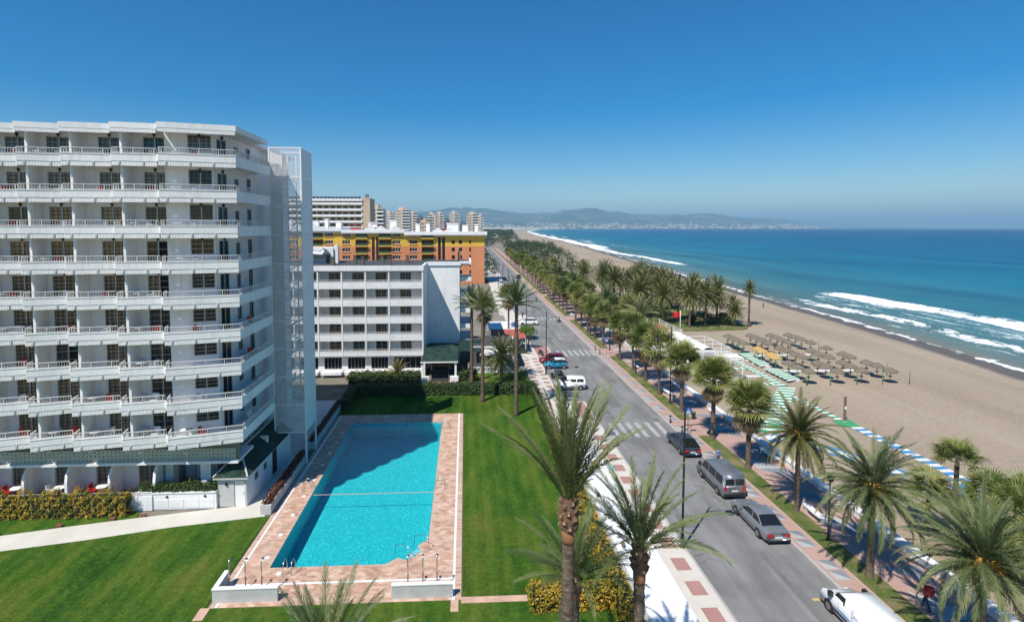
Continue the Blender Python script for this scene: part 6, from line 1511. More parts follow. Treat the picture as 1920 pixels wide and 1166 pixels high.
mat('letter_blue', (.10, .13, .40), .5); mat('swoosh_blue', (.10, .34, .62), .5)
sc_ = MB()          # blue script on the side: a capital B and the start of a flowing word
def stroke(pts, r_=.014): sc_.tube([(-u, .905 - .13 * .9 * max(0, v - 1.08) / .74, v) for u, v in pts], r_, 6)
stroke([(.42, 1.02), (.36, 1.34)]); stroke([(.36, 1.34), (.48, 1.37), (.54, 1.29), (.40, 1.20), (.55, 1.14), (.53, 1.04), (.42, 1.02)])
stroke([(.58, 1.07), (.66, 1.13), (.62, 1.19), (.59, 1.08), (.70, 1.05), (.76, 1.17), (.78, 1.06), (.84, 1.16), (.88, 1.06), (.96, 1.15), (1.0, 1.05), (1.1, 1.12)])
sc_.build('lettering', 'letter_blue', wv, True)
MB().add([(.95, .912, .72), (.1, .912, .60), (-.6, .912, .66), (.1, .912, .74)], [(0, 1, 2, 3)]).build('swoosh', 'swoosh_blue', wv)
van('parked_van', 'white passenger van parked nose-in beside the motorcycles', 'van', (14.25, 69.95, 0), pi, 4.1, 1.72, 1.75, 'paint_white', 2.7, [(-1.75, -.85), (-.75, .15), (.25, 1.05)], True, nose=.95, belt=1.05)
car('parked_hatchback', 'bright blue small hatchback with a white roof parked nose-in', 'car', (14.15, 80.6, 0), pi, 3.6, 1.66, [(-1.8, .8), (-1.7, .96), (.6, .94), (1.3, .86), (1.8, .6)], [(-1.72, .95), (-1.45, 1.46), (.15, 1.48), (.8, .94)], 'paint_blue', 2.4, .31, roofp='paint_white', roof_w=.82, pillars=(.35, .68))
car('parked_car', 'dark red estate car parked nose-in beside the blue hatchback', 'car', (14.2, 83.6, 0), pi, 4.3, 1.76, [(-2.15, .85), (-2.05, 1.0), (.7, .97), (1.6, .85), (2.15, .6)], [(-2.0, .99), (-1.55, 1.5), (.2, 1.52), (1.05, .97)], 'paint_red', 2.65, .33, roof_w=.8, pillars=(.3, .62))
car('parked_car', 'white hatchback parked nose-in by the second crossing', 'car', (14.3, 117.2, 0), pi * .97, 4.2, 1.78, [(-2.1, .9), (-2.0, 1.02), (.7, .99), (1.5, .9), (2.1, .62)], [(-1.95, 1.0), (-1.4, 1.5), (.2, 1.54), (1.05, .99)], 'paint_white', 2.6, .33, roof_w=.78, pillars=(.33, .65))
for x, y, rz, pc, lb in ((14.6, 196, pi, 'paint_white', 'white car parked beside the far end of the ochre block'), (14.7, 201.5, pi, 'paint_grey', 'grey car parked beside the far white car'), (14.6, 214, north, 'paint_white', 'white car parked along the far kerb past the ochre block'), (23.3, 226, -north, 'paint_slate', 'dark car driving far down the avenue'), (13.6, 148, pi, 'paint_silver', 'silver car parked nose-in near the ochre block')):
    car('parked_car', lb, 'car', (x, y, 0), rz, 4.2, 1.76, [(-2.1, .9), (-2.0, 1.0), (.7, .97), (1.5, .88), (2.1, .62)], [(-1.9, .99), (-1.3, 1.46), (.2, 1.5), (1.05, .97)], pc, 2.6, roof_w=.76, pillars=(.5,))
def motorbike(x, y, rz, label, group=None):
    t = thing('motorcycle', label, 'motorcycle', (x, y, 0), rz, group)
    for wx in (-.68, .68):
        w = MB().lathe([(.2, -.05), (.29, -.06), (.31, 0), (.29, .06), (.2, .05)], 18).build('wheel', 'tyre', t, True, loc=(wx, 0, .31)); w.rotation_euler = (pi / 2, 0, 0)
        MB().lathe([(.2, -.02), (.2, .02)], 12).build('rim', 'rim', w)
    b = MB().tube([(-.65, 0, .62), (-.2, 0, .72), (.15, 0, .82), (.45, 0, .86), (.55, 0, .72)], [.1, .15, .16, .13, .05], 10); b.tube([(-.3, 0, .4), (.3, 0, .42)], [.17, .19], 8); b.build('body', 'paint_black', t, True)
    MB().box(-.75, -.02, -.14, .14, .74, .84).build('seat', 'trim_black', t)
    MB().tube([(.68, .06, .31), (.48, .06, .98)], .03, 6).tube([(.68, -.06, .31), (.48, -.06, .98)], .03, 6).build('fork', 'grey_metal', t)
    MB().tube([(.36, -.34, 1.05), (.48, -.12, 1.0), (.48, .12, 1.0), (.36, .34, 1.05)], .018, 6).build('handlebar', 'grey_metal', t)
    MB().lathe([(.02, 0), (.09, .02), (.09, .1)], 10, (.6, 0, .85)).build('headlight', 'lamp_clear', t)
    MB().tube([(-.7, .12, .34), (-.1, .14, .3)], .05, 8).build('exhaust', 'steel', t, True)
motorbike(13.6, 75.9, pi + .15, 'black motorcycle parked on the side of the blue hatchback', 'motorcycles by the white passenger van')
motorbike(13.5, 74.7, pi - .1, 'black motorcycle parked on the side of the white passenger van', 'motorcycles by the white passenger van')
motorbike(13.0, 88.6, 1.9, 'dark scooter standing on the red panel near the street tree')

# ------------------------------------------------------------------ lamps, signs, benches, bins
def street_lamp(x, y, label, rz=0, group=None):
    t = thing('street_lamp', label, 'street lamp', (x, y, .1), rz, group)
    MB().lathe([(.2, 0), (.2, .08), (.13, .14), (.11, 1.0), (.08, 1.1), (.075, 4.0), (.055, 9.4), (.03, 9.55), (.05, 9.62), (.0, 9.75)], 12).build('post', 'black_metal', t, True)
    MB().tube([(0, 0, 8.55), (2.05, 0, 8.62)], .035, 8).tube([(.0, 0, 8.15), (.5, 0, 8.5)], .022, 6).build('arm', 'black_metal', t, True)
    MB().lathe([(.0, .0), (.34, .0), (.33, .06), (.2, .24), (.1, .40), (.06, .55), (.06, .68)], 16, (1.9, 0, 7.92)).build('lamp_shade', 'black_metal', t, True)
    MB().lathe([(.0, -.04), (.22, -.02), (.26, .0)], 14, (1.9, 0, 7.91)).build('lens', 'lamp_clear', t)
    return t
street_lamp(14.85, 34.07, 'tall black lamp post on the cream pavement opposite the silver coupe')
street_lamp(12.05, 76.6, 'tall black lamp post beside the parked motorcycles')
street_lamp(11.6, 98.0, 'tall black lamp post by the small street tree')
pl = thing('promenade_lamp', 'short black lamp post on the verge beside the promenade bench', 'street lamp', (25.38, 34.3, .12))
MB().lathe([(.16, 0), (.16, .1), (.08, .2), (.06, 1.0), (.045, 4.2)], 10).build('post', 'black_metal', pl, True); MB().lathe([(.05, 4.2), (.2, 4.3), (.24, 4.55), (.12, 4.75), (.0, 4.85)], 12).build('lantern', 'black_metal', pl, True)
street_lamp(25.5, 62.9, 'tall black lamp post on the verge past the first crossing', pi)
street_lamp(25.6, 76.4, 'tall black lamp post on the verge midway between the crossings', pi)
for k, y in enumerate((91.5, 106, 121.5, 138, 154, 171, 188)): street_lamp(25.8 + bend(y), y, f'{ORD[k]} black lamp post on the verge beyond the second crossing', pi, 'lamp posts among the far verge palms')
for k, y in enumerate((121, 143, 165, 187)): street_lamp(11.9, y, f'{ORD[k]} black lamp post beyond the street tree on the hotel-side pavement', 0, 'lamp posts along the far hotel-side pavement')
mat('sign_blue', (.02, .12, .45), .4)
def crossing_sign(x, y, label, z=2.3):
    t = thing('crossing_sign', label, 'road sign', (x, y, .1))
    MB().tube([(0, 0, 0), (0, 0, z + .7)], .03, 8).build('post', 'grey_metal', t, True)
    p = MB().box(-.32, .32, -.055, -.035, z, z + .64).build('sign_plate', 'sign_blue', t)
    MB().add([(-.25, -.058, z + .08), (.25, -.058, z + .08), (0, -.058, z + .56)], [(0, 1, 2)]).build('symbol_triangle', 'plate_white', t)
    f = MB(); f.lathe([(.0, -.035), (.035, 0), (0, .035)], 8, (.0, -.062, z + .42)); f.bar((0, -.062, z + .38), (0, -.062, z + .26), .05, .01); f.bar((0, -.062, z + .27), (-.07, -.062, z + .11), .03, .01); f.bar((0, -.062, z + .27), (.07, -.062, z + .11), .03, .01); f.bar((0, -.062, z + .36), (.08, -.062, z + .28), .025, .01)
    f.build('symbol_figure', 'trim_black', t)
crossing_sign(23.45, 53.0, 'blue pedestrian crossing sign at the first crossing')
crossing_sign(24.3, 88.0, 'blue pedestrian crossing sign at the second crossing')
t = thing('parking_sign', 'thin black sign pole between the white passenger van and the lawn', 'road sign', (12.05, 66.9, .12))
MB().tube([(0, 0, 0), (0, 0, 3.4)], .04, 8).build('post', 'black_metal', t, True); MB().box(-.22, .22, -.03, -.01, 2.8, 3.3).build('sign_plate', 'grey_metal', t)
def bench(x, y, rz, label, group=None):
    t = thing('bench', label, 'bench', (x, y, .12), rz, group)
    pts = [(-1.3 + 2.6 * i / 10, .12 * sin(pi * i / 10)) for i in range(11)]; s = MB()
    poly = [(a, b - .24) for a, b in pts] + [(a, b + .24) for a, b in reversed(pts)]
    s.prism(poly, .36, .46).build('seat', 'white_paint', t)
    for u in (-.9, .9): MB().box(u - .12, u + .12, -.12, .28, 0, .36).build('leg', 'concrete', t)
bench(26.5, 37.1, pi / 2, 'curved white bench on the promenade beside the date palm')
for k, y in enumerate((66.9, 79.8, 98.4, 110.2, 127.8)): bench(26.6, y, pi / 2, f'{ORD[k]} white bench at the verge edge past the first crossing', 'benches along the far promenade')
for k, y in enumerate((47.5, 58.5, 69.5, 83, 97)): bench(29.0, y, pi / 2, f'{ORD[k]} white bench along the low promenade wall from the curved bench', 'benches along the promenade wall')
def litter_bin(x, y, label, m_):
    t = thing('litter_bin', label, 'bin', (x, y, .12))
    b = MB().lathe([(.2, .12), (.24, .8), (.26, .82), (.26, .86), (.2, .86), (.2, .6)], 14).build('bin', m_, t, True); MB().tube([(0, .3, 0), (0, .3, 1.1)], .03, 6).tube([(0, .3, .6), (0, .2, .6)], .02, 6).build('post', 'grey_metal', t)
litter_bin(26.2, 63.4, 'grey round litter bin on the promenade beside the lamp post', 'tile_grey_light'); litter_bin(26.1, 57.6, 'green litter bin on the promenade by the crossing', mat('bin_green', (.05, .16, .06), .5))
kz = thing('utility_cabinet', 'grey metal cabinet at the kerb by the first crossing', 'cabinet', (14.55, 50.8, .12)); MB().box(-.42, .42, -.3, .3, .08, 1.25).build('body', 'grey_stone', kz); MB().box(-.46, .46, -.34, .34, 1.25, 1.33).build('lid', 'grey_metal', kz); MB().box(-.36, .36, -.32, -.3, .2, 1.15).build('door', 'concrete', kz); MB().box(-.44, .44, -.32, .32, 0, .08).build('plinth', 'grey_metal', kz)
def bollard(x, y, label, group):
    t = thing('bollard', label, 'bollard', (x, y, .12), 0, group); MB().lathe([(.09, 0), (.09, .7), (.06, .74), (.1, .8), (.0, .92)], 10).build('post', 'black_metal', t, True); MB().lathe([(.094, .5), (.094, .58)], 10).build('band', 'white_paint', t)
for y, w_ in ((53.4, 'beside the dark liftback'), (56.6, 'on the far edge')): bollard(23.0, y, f'short black bollard {w_} of the first crossing', 'bollards at the first crossing')
for y, w_ in ((88.2, 'near edge'), (91.4, 'far edge')): bollard(23.2, y, f'short black bollard on the {w_} of the second crossing', 'bollards at the second crossing')
# ------------------------------------------------------------------ white flat roof beside the pavement
pv = thing('roofed_arcade', 'long white flat-roofed arcade between the hedge and the cream pavement', 'arcade', (10.3, 14, 0)); 
ar = MB(); y = 0.
while y < 36:
    ar.box(-1.05, 1.08, y + .008, y + 2.24, 2.45, 2.6); y += 2.25
ar = MB(); 
for k in range(16):
    MB().box(-1.05, 1.08, .008, 2.242, 2.45, 2.6 + .004 * (k % 2)).build('roof_panel', 'white_paint', pv, loc=(0, k * 2.25, 0))
MB().box(-1.2, -1.05, 0, 36, 2.3, 2.72).build('parapet', 'white_render', pv); MB().box(1.08, 1.16, 0, 36, 2.4, 2.66).build('gutter', 'white_paint', pv); MB().box(-1.2, 1.16, 36, 36.12, 2.3, 2.7).build('fascia', 'white_render', pv)
MB().box(-1.2, -1.05, 0, 36, 0, 2.3).build('wall', 'white_render', pv)
for k in range(9): MB().box(.9, 1.04, -.07, .07, 0, 2.45).build('post', 'white_paint', pv, loc=(0, .2 + k * 4.45, 0))
mat('lamp_brown', (.16, .10, .06), .6)
for y in (30.3, 33.5, 36.3, 39.4, 27, 23.8): MB().lathe([(.05, 0), (.05, .12), (.11, .14), (.13, .26), (.08, .34), (.0, .36)], 10).build('roof_lamp', 'lamp_brown', pv, True, loc=(-.75, y - 14, 2.6))
# ------------------------------------------------------------------ beach furniture
def thatch(c1, c2):
    def fn(nt, b):
        v = coords(nt, 'Object'); f = noise(nt, coords(nt, 'Object', (6, 6, 1.5)), 3, 5, .8)
        L(nt, ramp(nt, f, [(.35, c1), (.65, c2)]), b.inputs['Base Color']); bump(nt, b, f, .9, .05)
    return fn
mat('thatch_old', (.17, .14, .105), .95, fn=thatch((.10, .085, .065), (.26, .215, .16))); mat('thatch_new', (.5, .3, .1), .95, fn=thatch((.38, .22, .07), (.6, .4, .16)))
mat('wood_post', (.2, .13, .08), .9); mat('green_paint', (.03, .22, .08), .6); mat('mat_green', (.05, .30, .12), .8); mat('mat_white', (.74, .75, .73), .8); mat('mat_blue', (.04, .24, .52), .8)
def parasol_mesh(m_, seed):
    q = random.Random(seed); n = 26; mb = MB(); rings = [(.0, 2.3), (.25, 2.2), (.6, 2.02), (.88, 1.84), (.95, 1.72)]
    o = len(mb.v); vs = []
    for r_, z in rings:
        for j in range(n):
            a = 2 * pi * j / n; k = 1 + q.uniform(-.05, .05) * (r_ > .5); vs.append((r_ * k * cos(a), r_ * k * sin(a), z + q.uniform(-.03, .03) - (.08 * q.random() if r_ > .9 else 0)))
    vs += [(x * .97, y * .97, z - .05) for x, y, z in vs]
    N_ = len(rings) * n; fs = []
    for i in range(len(rings) - 1):
        for j in range(n):
            a, b, c, d = i * n + j, i * n + (j + 1) % n, (i + 1) * n + (j + 1) % n, (i + 1) * n + j
            fs.append((d, c, b, a)); fs.append((N_ + a, N_ + b, N_ + c, N_ + d))
    i = len(rings) - 1
    for j in range(n): fs.append((i * n + j, N_ + i * n + j, N_ + i * n + (j + 1) % n, i * n + (j + 1) % n))
    mb.add(vs, fs); return mb.mesh('canopy', m_)
PAR = [parasol_mesh('thatch_old', s) for s in (1, 2, 3)]; PARN = parasol_mesh('thatch_new', 4)
pole = MB().tube([(0, 0, -.2), (0, 0, 2.2)], .045, 8).mesh('pole', 'wood_post', True); ribs = MB()
for k in range(6): a = k * pi / 3; ribs.bar((0, 0, 1.4), (cos(a) * .7, sin(a) * .7, 1.88), .03, .03)
ribs = ribs.mesh('strut', 'wood_post'); tray = MB().lathe([(.28, .95), (.28, .99)], 14).mesh('tray', 'wood_post')
gpost = MB().tube([(0, 0, -.2), (0, 0, 1.9)], .05, 8).mesh('post', 'green_paint', True)
rows = [70.6, 72.8, 74.8, 78.4, 80.2, 82.5, 84.4, 88.6, 90.8, 92.8, 94.8]
for j, y in enumerate(rows):
    for i, x in enumerate((48.3, 52.5, 56.4, 60.2)):
        if (i, j) in ((3, 5), (2, 6)): continue
        new = i == 0 and 3 <= j <= 6
        t = thing('thatch_parasol', (f'fresh yellow thatched parasol, {ORD[j]} row from the wide ramp' if new else f'weathered thatched parasol, {ORD[j]} row from the ramp, {ORD[i]} column from the bar'), 'parasol', (x + (y - 70) * .04 + random.uniform(-.2, .2), y + random.uniform(-.2, .2), -.05), random.uniform(0, 6), 'fresh yellow parasols' if new else 'weathered thatched parasols')
        link('pole', pole, t); link('canopy', PARN if new else PAR[(i + j) % 3], t); link('strut', ribs, t); link('tray', tray, t)
for j, y in enumerate(rows):
    for i, x in enumerate((47.6, 51.0, 54.9, 58.6, 62.6)):
        if (i + j) % 2 and j not in (0, 10) and i not in (0,): continue
        if j == 0 or i == 0 or (i + j) % 3 == 0:
            o = link('windbreak_post', gpost, None, (x + (y - 70) * .04, y - .9, -.05)); tag(o, f'green windbreak post, {ORD[j]} parasol row from the ramp, {ORD[i]} column from the bar', 'post', 'green posts among the parasols')
# sunbeds in the shade: low slatted beds (only few are out)
def striped(name, label, cat, a, b, c, d, n, z, m1, m2, th=.06, group=None, pname='plank'):
    """striped mat or deck: quad a-b (one end) to d-c (other end) cut in n planks, each a part"""
    t = thing(name, label, cat, ((a[0] + c[0]) / 2, (a[1] + c[1]) / 2, z), 0, group); ox, oy = (a[0] + c[0]) / 2, (a[1] + c[1]) / 2
    A, B, C_, D = [Vector((p[0] - ox, p[1] - oy, 0)) for p in (a, b, c, d)]
    for k in range(n):
        u0, u1 = k / n + .04 / n, (k + 1) / n - .04 / n
        q = [A.lerp(D, u0), B.lerp(C_, u0), B.lerp(C_, u1), A.lerp(D, u1)]
        MB().prism([(p.x, p.y) for p in q], 0, th).build(pname, m1 if k % 2 else m2, t)
    return t
striped('sunbed_deck', 'raised green and white striped deck of sunbeds next to the beach bar', 'deck', (46.2, 78.7), (48.3, 79.6), (49.6, 87.6), (47.2, 87.4), 18, .25, 'mat_green', 'mat_white', .1)
striped('sunbed_deck', 'raised green and white striped deck of sunbeds nearer the wide ramp', 'deck', (45.8, 70.9), (48.1, 72.0), (48.2, 77.3), (45.9, 77.2), 13, .25, 'mat_green', 'mat_white', .1)
for lb, x0, x1, y0, y1 in (('white frame under the striped deck next to the beach bar', 46.3, 48.6, 79.3, 87.3), ('white frame under the striped deck nearer the ramp', 45.95, 48.0, 71.8, 77.1)):
    t = thing('deck_frame', lb, 'frame', ((x0 + x1) / 2, y0, -.05)); w = (x1 - x0) / 2
    for k in range(5): MB().box(-w, w, (y1 - y0) * k / 4 - .05, (y1 - y0) * k / 4 + .05, 0, .29).build('trestle', 'white_paint', t)
striped('boardwalk', 'green and white slatted walkway zigzagging from the beach bar', 'boardwalk', (44.2, 84), (45.4, 84), (44.8, 69.4), (43.6, 69.4), 26, .0, 'mat_green', 'mat_white', .03)
striped('boardwalk', 'short green and white walkway crossing to the pergola', 'boardwalk', (40.2, 79.2), (40.2, 78.0), (44.0, 78.0), (44.0, 79.2), 8, .004, 'mat_green', 'mat_white', .03)
striped('boardwalk', 'short green and white walkway beside the wide ramp', 'boardwalk', (40.0, 71.4), (40.3, 70.2), (43.5, 70.0), (43.5, 71.2), 7, .004, 'mat_green', 'mat_white', .03)
striped('boardwalk', 'wide green and white ramp leading down to the promenade wall', 'boardwalk', (43.3, 69.2), (45.4, 68.6), (33.6, 53.2), (31.0, 54.2), 30, .006, 'mat_green', 'mat_white', .03)
striped('boardwalk', 'narrow green and white path between the ramp and the signpost', 'boardwalk', (42.3, 65.0), (43.1, 65.0), (43.3, 56.9), (42.5, 56.9), 17, .002, 'mat_green', 'mat_white', .03)
striped('boardwalk', 'long blue and white striped path across the sand', 'boardwalk', (42.5, 54.6), (43.7, 54.6), (44.3, 38.8), (43.0, 38.8), 28, .002, 'mat_blue', 'mat_white', .03)
pd = MB().prism([(41.7, 54.7), (43.7, 54.7), (44.1, 56.9), (41.8, 56.6)], -.02, .02); tag(pd.build('ground_mat', 'mat_green'), 'plain green mat under the beach signpost', 'mat')
for lb, x0, x1, y in (('white walkway slab in front of the pergola', 39.8, 44.0, 74.6), ('white walkway slab between the parasol rows', 49.0, 61.5, 77.0), ('white walkway slab behind the yellow parasols', 48.5, 60.5, 86.9)):
    tag(MB().box(x0, x1, y - .35, y + .35, -.05, .03).build('walkway_slab', 'white_paint'), lb, 'slab')
# wavy blue and white mats along the sand
def wavy(label, pts, w):
    t = thing('beach_mat', label, 'mat', (pts[0][0], pts[0][1], 0)); n = 40; A = []; B = []
    ln = [0]
    for p, q in zip(pts[:-1], pts[1:]): ln.append(ln[-1] + hypot(q[0] - p[0], q[1] - p[1]))
    out = MB(); inn = MB(); prev = None
    for i in range(n + 1):
        s = ln[-1] * i / n; x = float(np.interp(s, ln, [p[0] for p in pts])) - pts[0][0]; y = float(np.interp(s, ln, [p[1] for p in pts])) - pts[0][1]
        x2 = float(np.interp(s + .1, ln, [p[0] for p in pts])) - pts[0][0]; y2 = float(np.interp(s + .1, ln, [p[1] for p in pts])) - pts[0][1]
        d = hypot(x2 - x, y2 - y) or 1; nx, ny = (-(y2 - y) / d, (x2 - x) / d) if d > .01 else prev[4:6]
        wv_ = .28 * sin(s * 1.9); cur = (x + nx * w, y + ny * w, x - nx * w, y - ny * w, nx, ny, x + nx * (w - .45 + wv_), y + ny * (w - .45 + wv_), x - nx * (w - .45 - wv_), y - ny * (w - .45 - wv_))
        if prev and d > .01 or prev:
            out.add([(prev[0], prev[1], .02), (prev[2], prev[3], .02), (cur[2], cur[3], .02), (cur[0], cur[1], .02)], [(0, 1, 2, 3)])
            inn.add([(prev[6], prev[7], .026), (prev[8], prev[9], .026), (cur[8], cur[9], .026), (cur[6], cur[7], .026)], [(0, 1, 2, 3)])
        prev = cur
    out.build('border', 'mat_blue', t); inn.build('centre', 'mat_white', t)
wavy('wavy-edged blue and white mat running along the sand below the palms', [(31.5, 52.2), (34.2, 51.6), (36.3, 48.6), (38.8, 44.0), (41.0, 40.6), (43.8, 38.2)], .95)
wavy('second wavy blue and white mat beside the fan palms', [(41.9, 41.9), (44.5, 41.6), (48, 40.2)], .8)
bp = thing('beach_signpost', 'brown wooden signpost standing on the plain green mat', 'signpost', (43.0, 56.2, 0)); MB().box(-.11, .11, -.09, .09, -.2, 2.9).build('post', 'wood_post', bp); MB().box(-.13, .13, -.11, -.09, 1.5, 1.8).build('notice', 'plate_white', bp); MB().box(-.2, .2, -.1, .1, -.01, .12).build('base', 'concrete', bp)
# ------------------------------------------------------------------ beach bar: vaulted white roof, railed terrace, pergola
bar = thing('beach_bar', 'white beach bar with vaulted canvas roof and arched openings', 'beach bar', (32.0, 77.6, 0))
w = MB(); W_, D_ = 6.4, 12.6
V = []; F = []; nx_, ny_ = 24, 2
def vz(u): return 3.25 + .42 * abs(sin(pi * 3 * u))
vr = MB()
for i in range(36):
    u0, u1 = i / 36, (i + 1) / 36
    vr.quad((W_ * u0, 0, vz(u0)), (W_ * u1, 0, vz(u1)), (W_ * u1, D_, vz(u1)), (W_ * u0, D_, vz(u0)))
    vr.quad((W_ * u1, 0, vz(u1) - .06), (W_ * u0, 0, vz(u0) - .06), (W_ * u0, D_, vz(u0) - .06), (W_ * u1, D_, vz(u1) - .06))
    vr.quad((W_ * u0, 0, vz(u0) - .06), (W_ * u1, 0, vz(u1) - .06), (W_ * u1, 0, vz(u1)), (W_ * u0, 0, vz(u0)))
vr.build('canvas_roof', mat('canvas_cream', (.74, .72, .66), .8), bar)
fw_ = MB()
for k in range(3):
    x0 = k * W_ / 3
    fw_.box(x0, x0 + .18, 0.02, .2, 0, 3.3); fw_.box(x0 + W_ / 3 - .18, x0 + W_ / 3, .02, .2, 0, 3.3); fw_.box(x0 + .18, x0 + W_ / 3 - .18, .02, .2, 0, 1.0)
    for q in range(8):
        a0, a1 = pi * q / 8, pi * (q + 1) / 8; cx_, r_ = x0 + W_ / 6, W_ / 6 - .18
        xa, xb = cx_ - cos(a0) * r_, cx_ - cos(a1) * r_; za, zb_ = 2.4 + .62 * sin(a0), 2.4 + .62 * sin(a1)
        fw_.add([(xa, .02, za), (xb, .02, zb_), (xb, .02, 3.28), (xa, .02, 3.28), (xa, .2, za), (xb, .2, zb_), (xb, .2, 3.28), (xa, .2, 3.28)], [(0, 1, 2, 3), (7, 6, 5, 4), (0, 4, 5, 1)])
fw_.build('front_wall', 'white_render', bar)
MB().box(0, .18, .2, D_, 0, 3.2).box(W_ - .18, W_, .2, D_, 0, 3.2).box(.18, W_ - .18, D_ - .2, D_, 0, 3.2).build('wall', 'white_render', bar)
MB().box(.18, W_ - .18, 1.2, 1.3, .0, 3.1).build('dark_interior', 'dark_opening', bar)
pg = thing('pergola', 'white slatted pergola in front of the beach bar', 'pergola', (34.4, 72.6, 0))
for x in (0, 1.9, 3.8, 5.6):
    for y in (0, 4.6): MB().box(x - .06, x + .06, y - .06, y + .06, 0, 3.0).build('post', 'white_paint', pg)
for y in (0, 4.6): MB().box(-.15, 5.8, y - .07, y + .07, 3.0, 3.16).build('beam', 'white_paint', pg)
for k in range(14): MB().box(-.1 + k * .44, -.02 + k * .44, -.3, 4.9, 3.16, 3.26).build('rafter', 'white_paint', pg)
MB().box(2.6, 5.7, .1, 2.2, 3.28, 3.32).build('canopy', 'mat_white', pg)
b_ = MB(); railing(b_, (0, -.05), (5.6, -.05), 0, .95, .2); b_.build('railing', 'white_paint', pg); MB().box(-.2, 5.8, -.2, 4.8, -.05, .06).build('floor', 'path_cream', pg)
pg2 = thing('pergola', 'open white frame pergola on the seaward side of the beach bar', 'pergola', (38.6, 80.0, 0))
for x in (0, 3.4):
    for y in (0, 3, 6, 9): MB().box(x - .05, x + .05, y - .05, y + .05, 0, 2.9).build('post', 'white_paint', pg2)
for x in (0, 3.4): MB().box(x - .06, x + .06, -.1, 9.1, 2.9, 3.02).build('beam', 'white_paint', pg2)
for y in (0, 3, 6, 9): MB().box(.06, 3.34, y - .05, y + .05, 2.9, 3.0).build('rafter', 'white_paint', pg2)
tr = thing('roof_terrace', 'white railed upper terrace with red floor behind the canvas roof', 'terrace', (33.8, 91.0, 0))
MB().box(0, 5, 0, 11, 0, 2.7).build('wall', 'white_render', tr); MB().box(.1, 4.9, .1, 10.9, 2.7, 2.76).build('floor', mat('terrace_red', (.30, .07, .05), .8), tr)
for k in range(4):
    r_ = MB(); z = 2.85 + k * .28; r_.bar((0, 0, z), (5, 0, z), .05, .07).bar((0, 0, z), (0, 11, z), .05, .07).bar((5, 0, z), (5, 11, z), .05, .07); r_.build('rail', 'white_paint', tr)
for x in (0, 2.5, 5):
    for y in (0, 3.7, 7.4, 11): MB().box(x - .05, x + .05, y - .05, y + .05, 2.7, 3.85).build('post', 'white_paint', tr)
fl = thing('flag', 'red flag on a white pole behind the beach bar', 'flag', (40.0, 94.7, 0)); MB().tube([(0, 0, 0), (0, 0, 6.6)], .05, 8).build('pole', 'white_paint', fl, True)
ff = MB(); n = 12
for i in range(n):
    x0, x1 = -1.5 * i / n, -1.5 * (i + 1) / n; y0, y1 = .15 * sin(i * .9), .15 * sin((i + 1) * .9); d0, d1 = .12 * i / n, .12 * (i + 1) / n
    for s in (.0, .012): ff.quad((x0, y0 + s, 5.4 - d0), (x1, y1 + s, 5.4 - d1), (x1, y1 + s, 6.4 - d1), (x0, y0 + s, 6.4 - d0))
ff.build('cloth', mat('flag_red', (.55, .02, .03), .7), fl)
# small beach kiosks farther along
for x, y, lb in ((38, 186, 'small white beach kiosk with a flat roof beyond the grove'), (42, 262, 'small white beach restaurant far along the sand'), (36, 330, 'low white beach house with red roof far along the avenue')):
    t = thing('beach_kiosk', lb, 'kiosk', (x, y, 0)); MB().box(-4, 4, -5, 5, 0, 2.8).build('wall', 'white_render', t); MB().box(-4.4, 4.4, -5.4, 5.4, 2.8, 3.1).build('roof', 'terrace_red' if y > 300 else 'mat_white', t); MB().box(-3, 3, -5.03, -5, .9, 2.2).build('window', 'window_dark', t); MB().box(3.1, 3.9, -5.03, -5, 0, 2.1).build('door', 'window_dark', t)
for k in range(14):
    x, y = random.uniform(50, 72), random.uniform(180, 262); t = thing('thatch_parasol', 'weathered thatched parasol on the far sand beyond the grove', 'parasol', (x, y, -.05), 0, 'parasols beyond the grove'); link('pole', pole, t); link('canopy', PAR[k % 3], t)
tg = thing('lifeguard_hut', 'small yellow lifeguard hut near the waterline', 'hut', (80, 205, -.05)); MB().box(-1.2, 1.2, -1.2, 1.2, 1.2, 3.4).build('cabin', mat('hut_yellow', (.6, .38, .05), .7), tg); MB().box(-1.5, 1.5, -1.5, 1.5, 3.4, 3.55).build('roof', 'mat_white', tg)
for a in (-1, 1):
    for b in (-1, 1): MB().box(a - .08, a + .08, b - .08, b + .08, -.2, 1.2).build('leg', 'wood_post', tg)

# ------------------------------------------------------------------ balcony and terrace furniture
def chair_mesh(m_):
    c = MB().box(-.25, .25, -.25, .25, .40, .45).box(-.25, .25, .22, .27, .45, .88).box(-.28, -.24, -.22, .25, .62, .66).box(.24, .28, -.22, .25, .62, .66)
    return c.mesh('seat', m_)
leg_c = MB().tube([(0, 0, 0), (0, 0, .41)], .022, 6).mesh('leg', 'white_plastic'); leg_r = MB().tube([(0, 0, 0), (0, 0, .41)], .022, 6).mesh('leg', 'red_plastic')
CW, CR = chair_mesh('white_plastic'), chair_mesh('red_plastic')
tt_ = MB().lathe([(.0, .70), (.45, .70), (.46, .72), (.45, .74), (.0, .74)], 20).mesh('table_top', 'white_plastic'); tp = MB().lathe([(.25, 0), (.2, .04), (.04, .08), (.04, .70)], 10).mesh('pedestal', 'white_plastic')
def chair(x, y, z, rz, red, label, group):
    t = thing('garden_chair', label, 'chair', (x, y, z), rz, group); link('seat', CR if red else CW, t)
    for a in (-.22, .22):
        for b in (-.22, .22): link('leg', leg_r if red else leg_c, t, (a, b, 0))
def table(x, y, z, label, group):
    t = thing('garden_table', label, 'table', (x, y, z), 0, group); link('table_top', tt_, t); link('pedestal', tp, t)
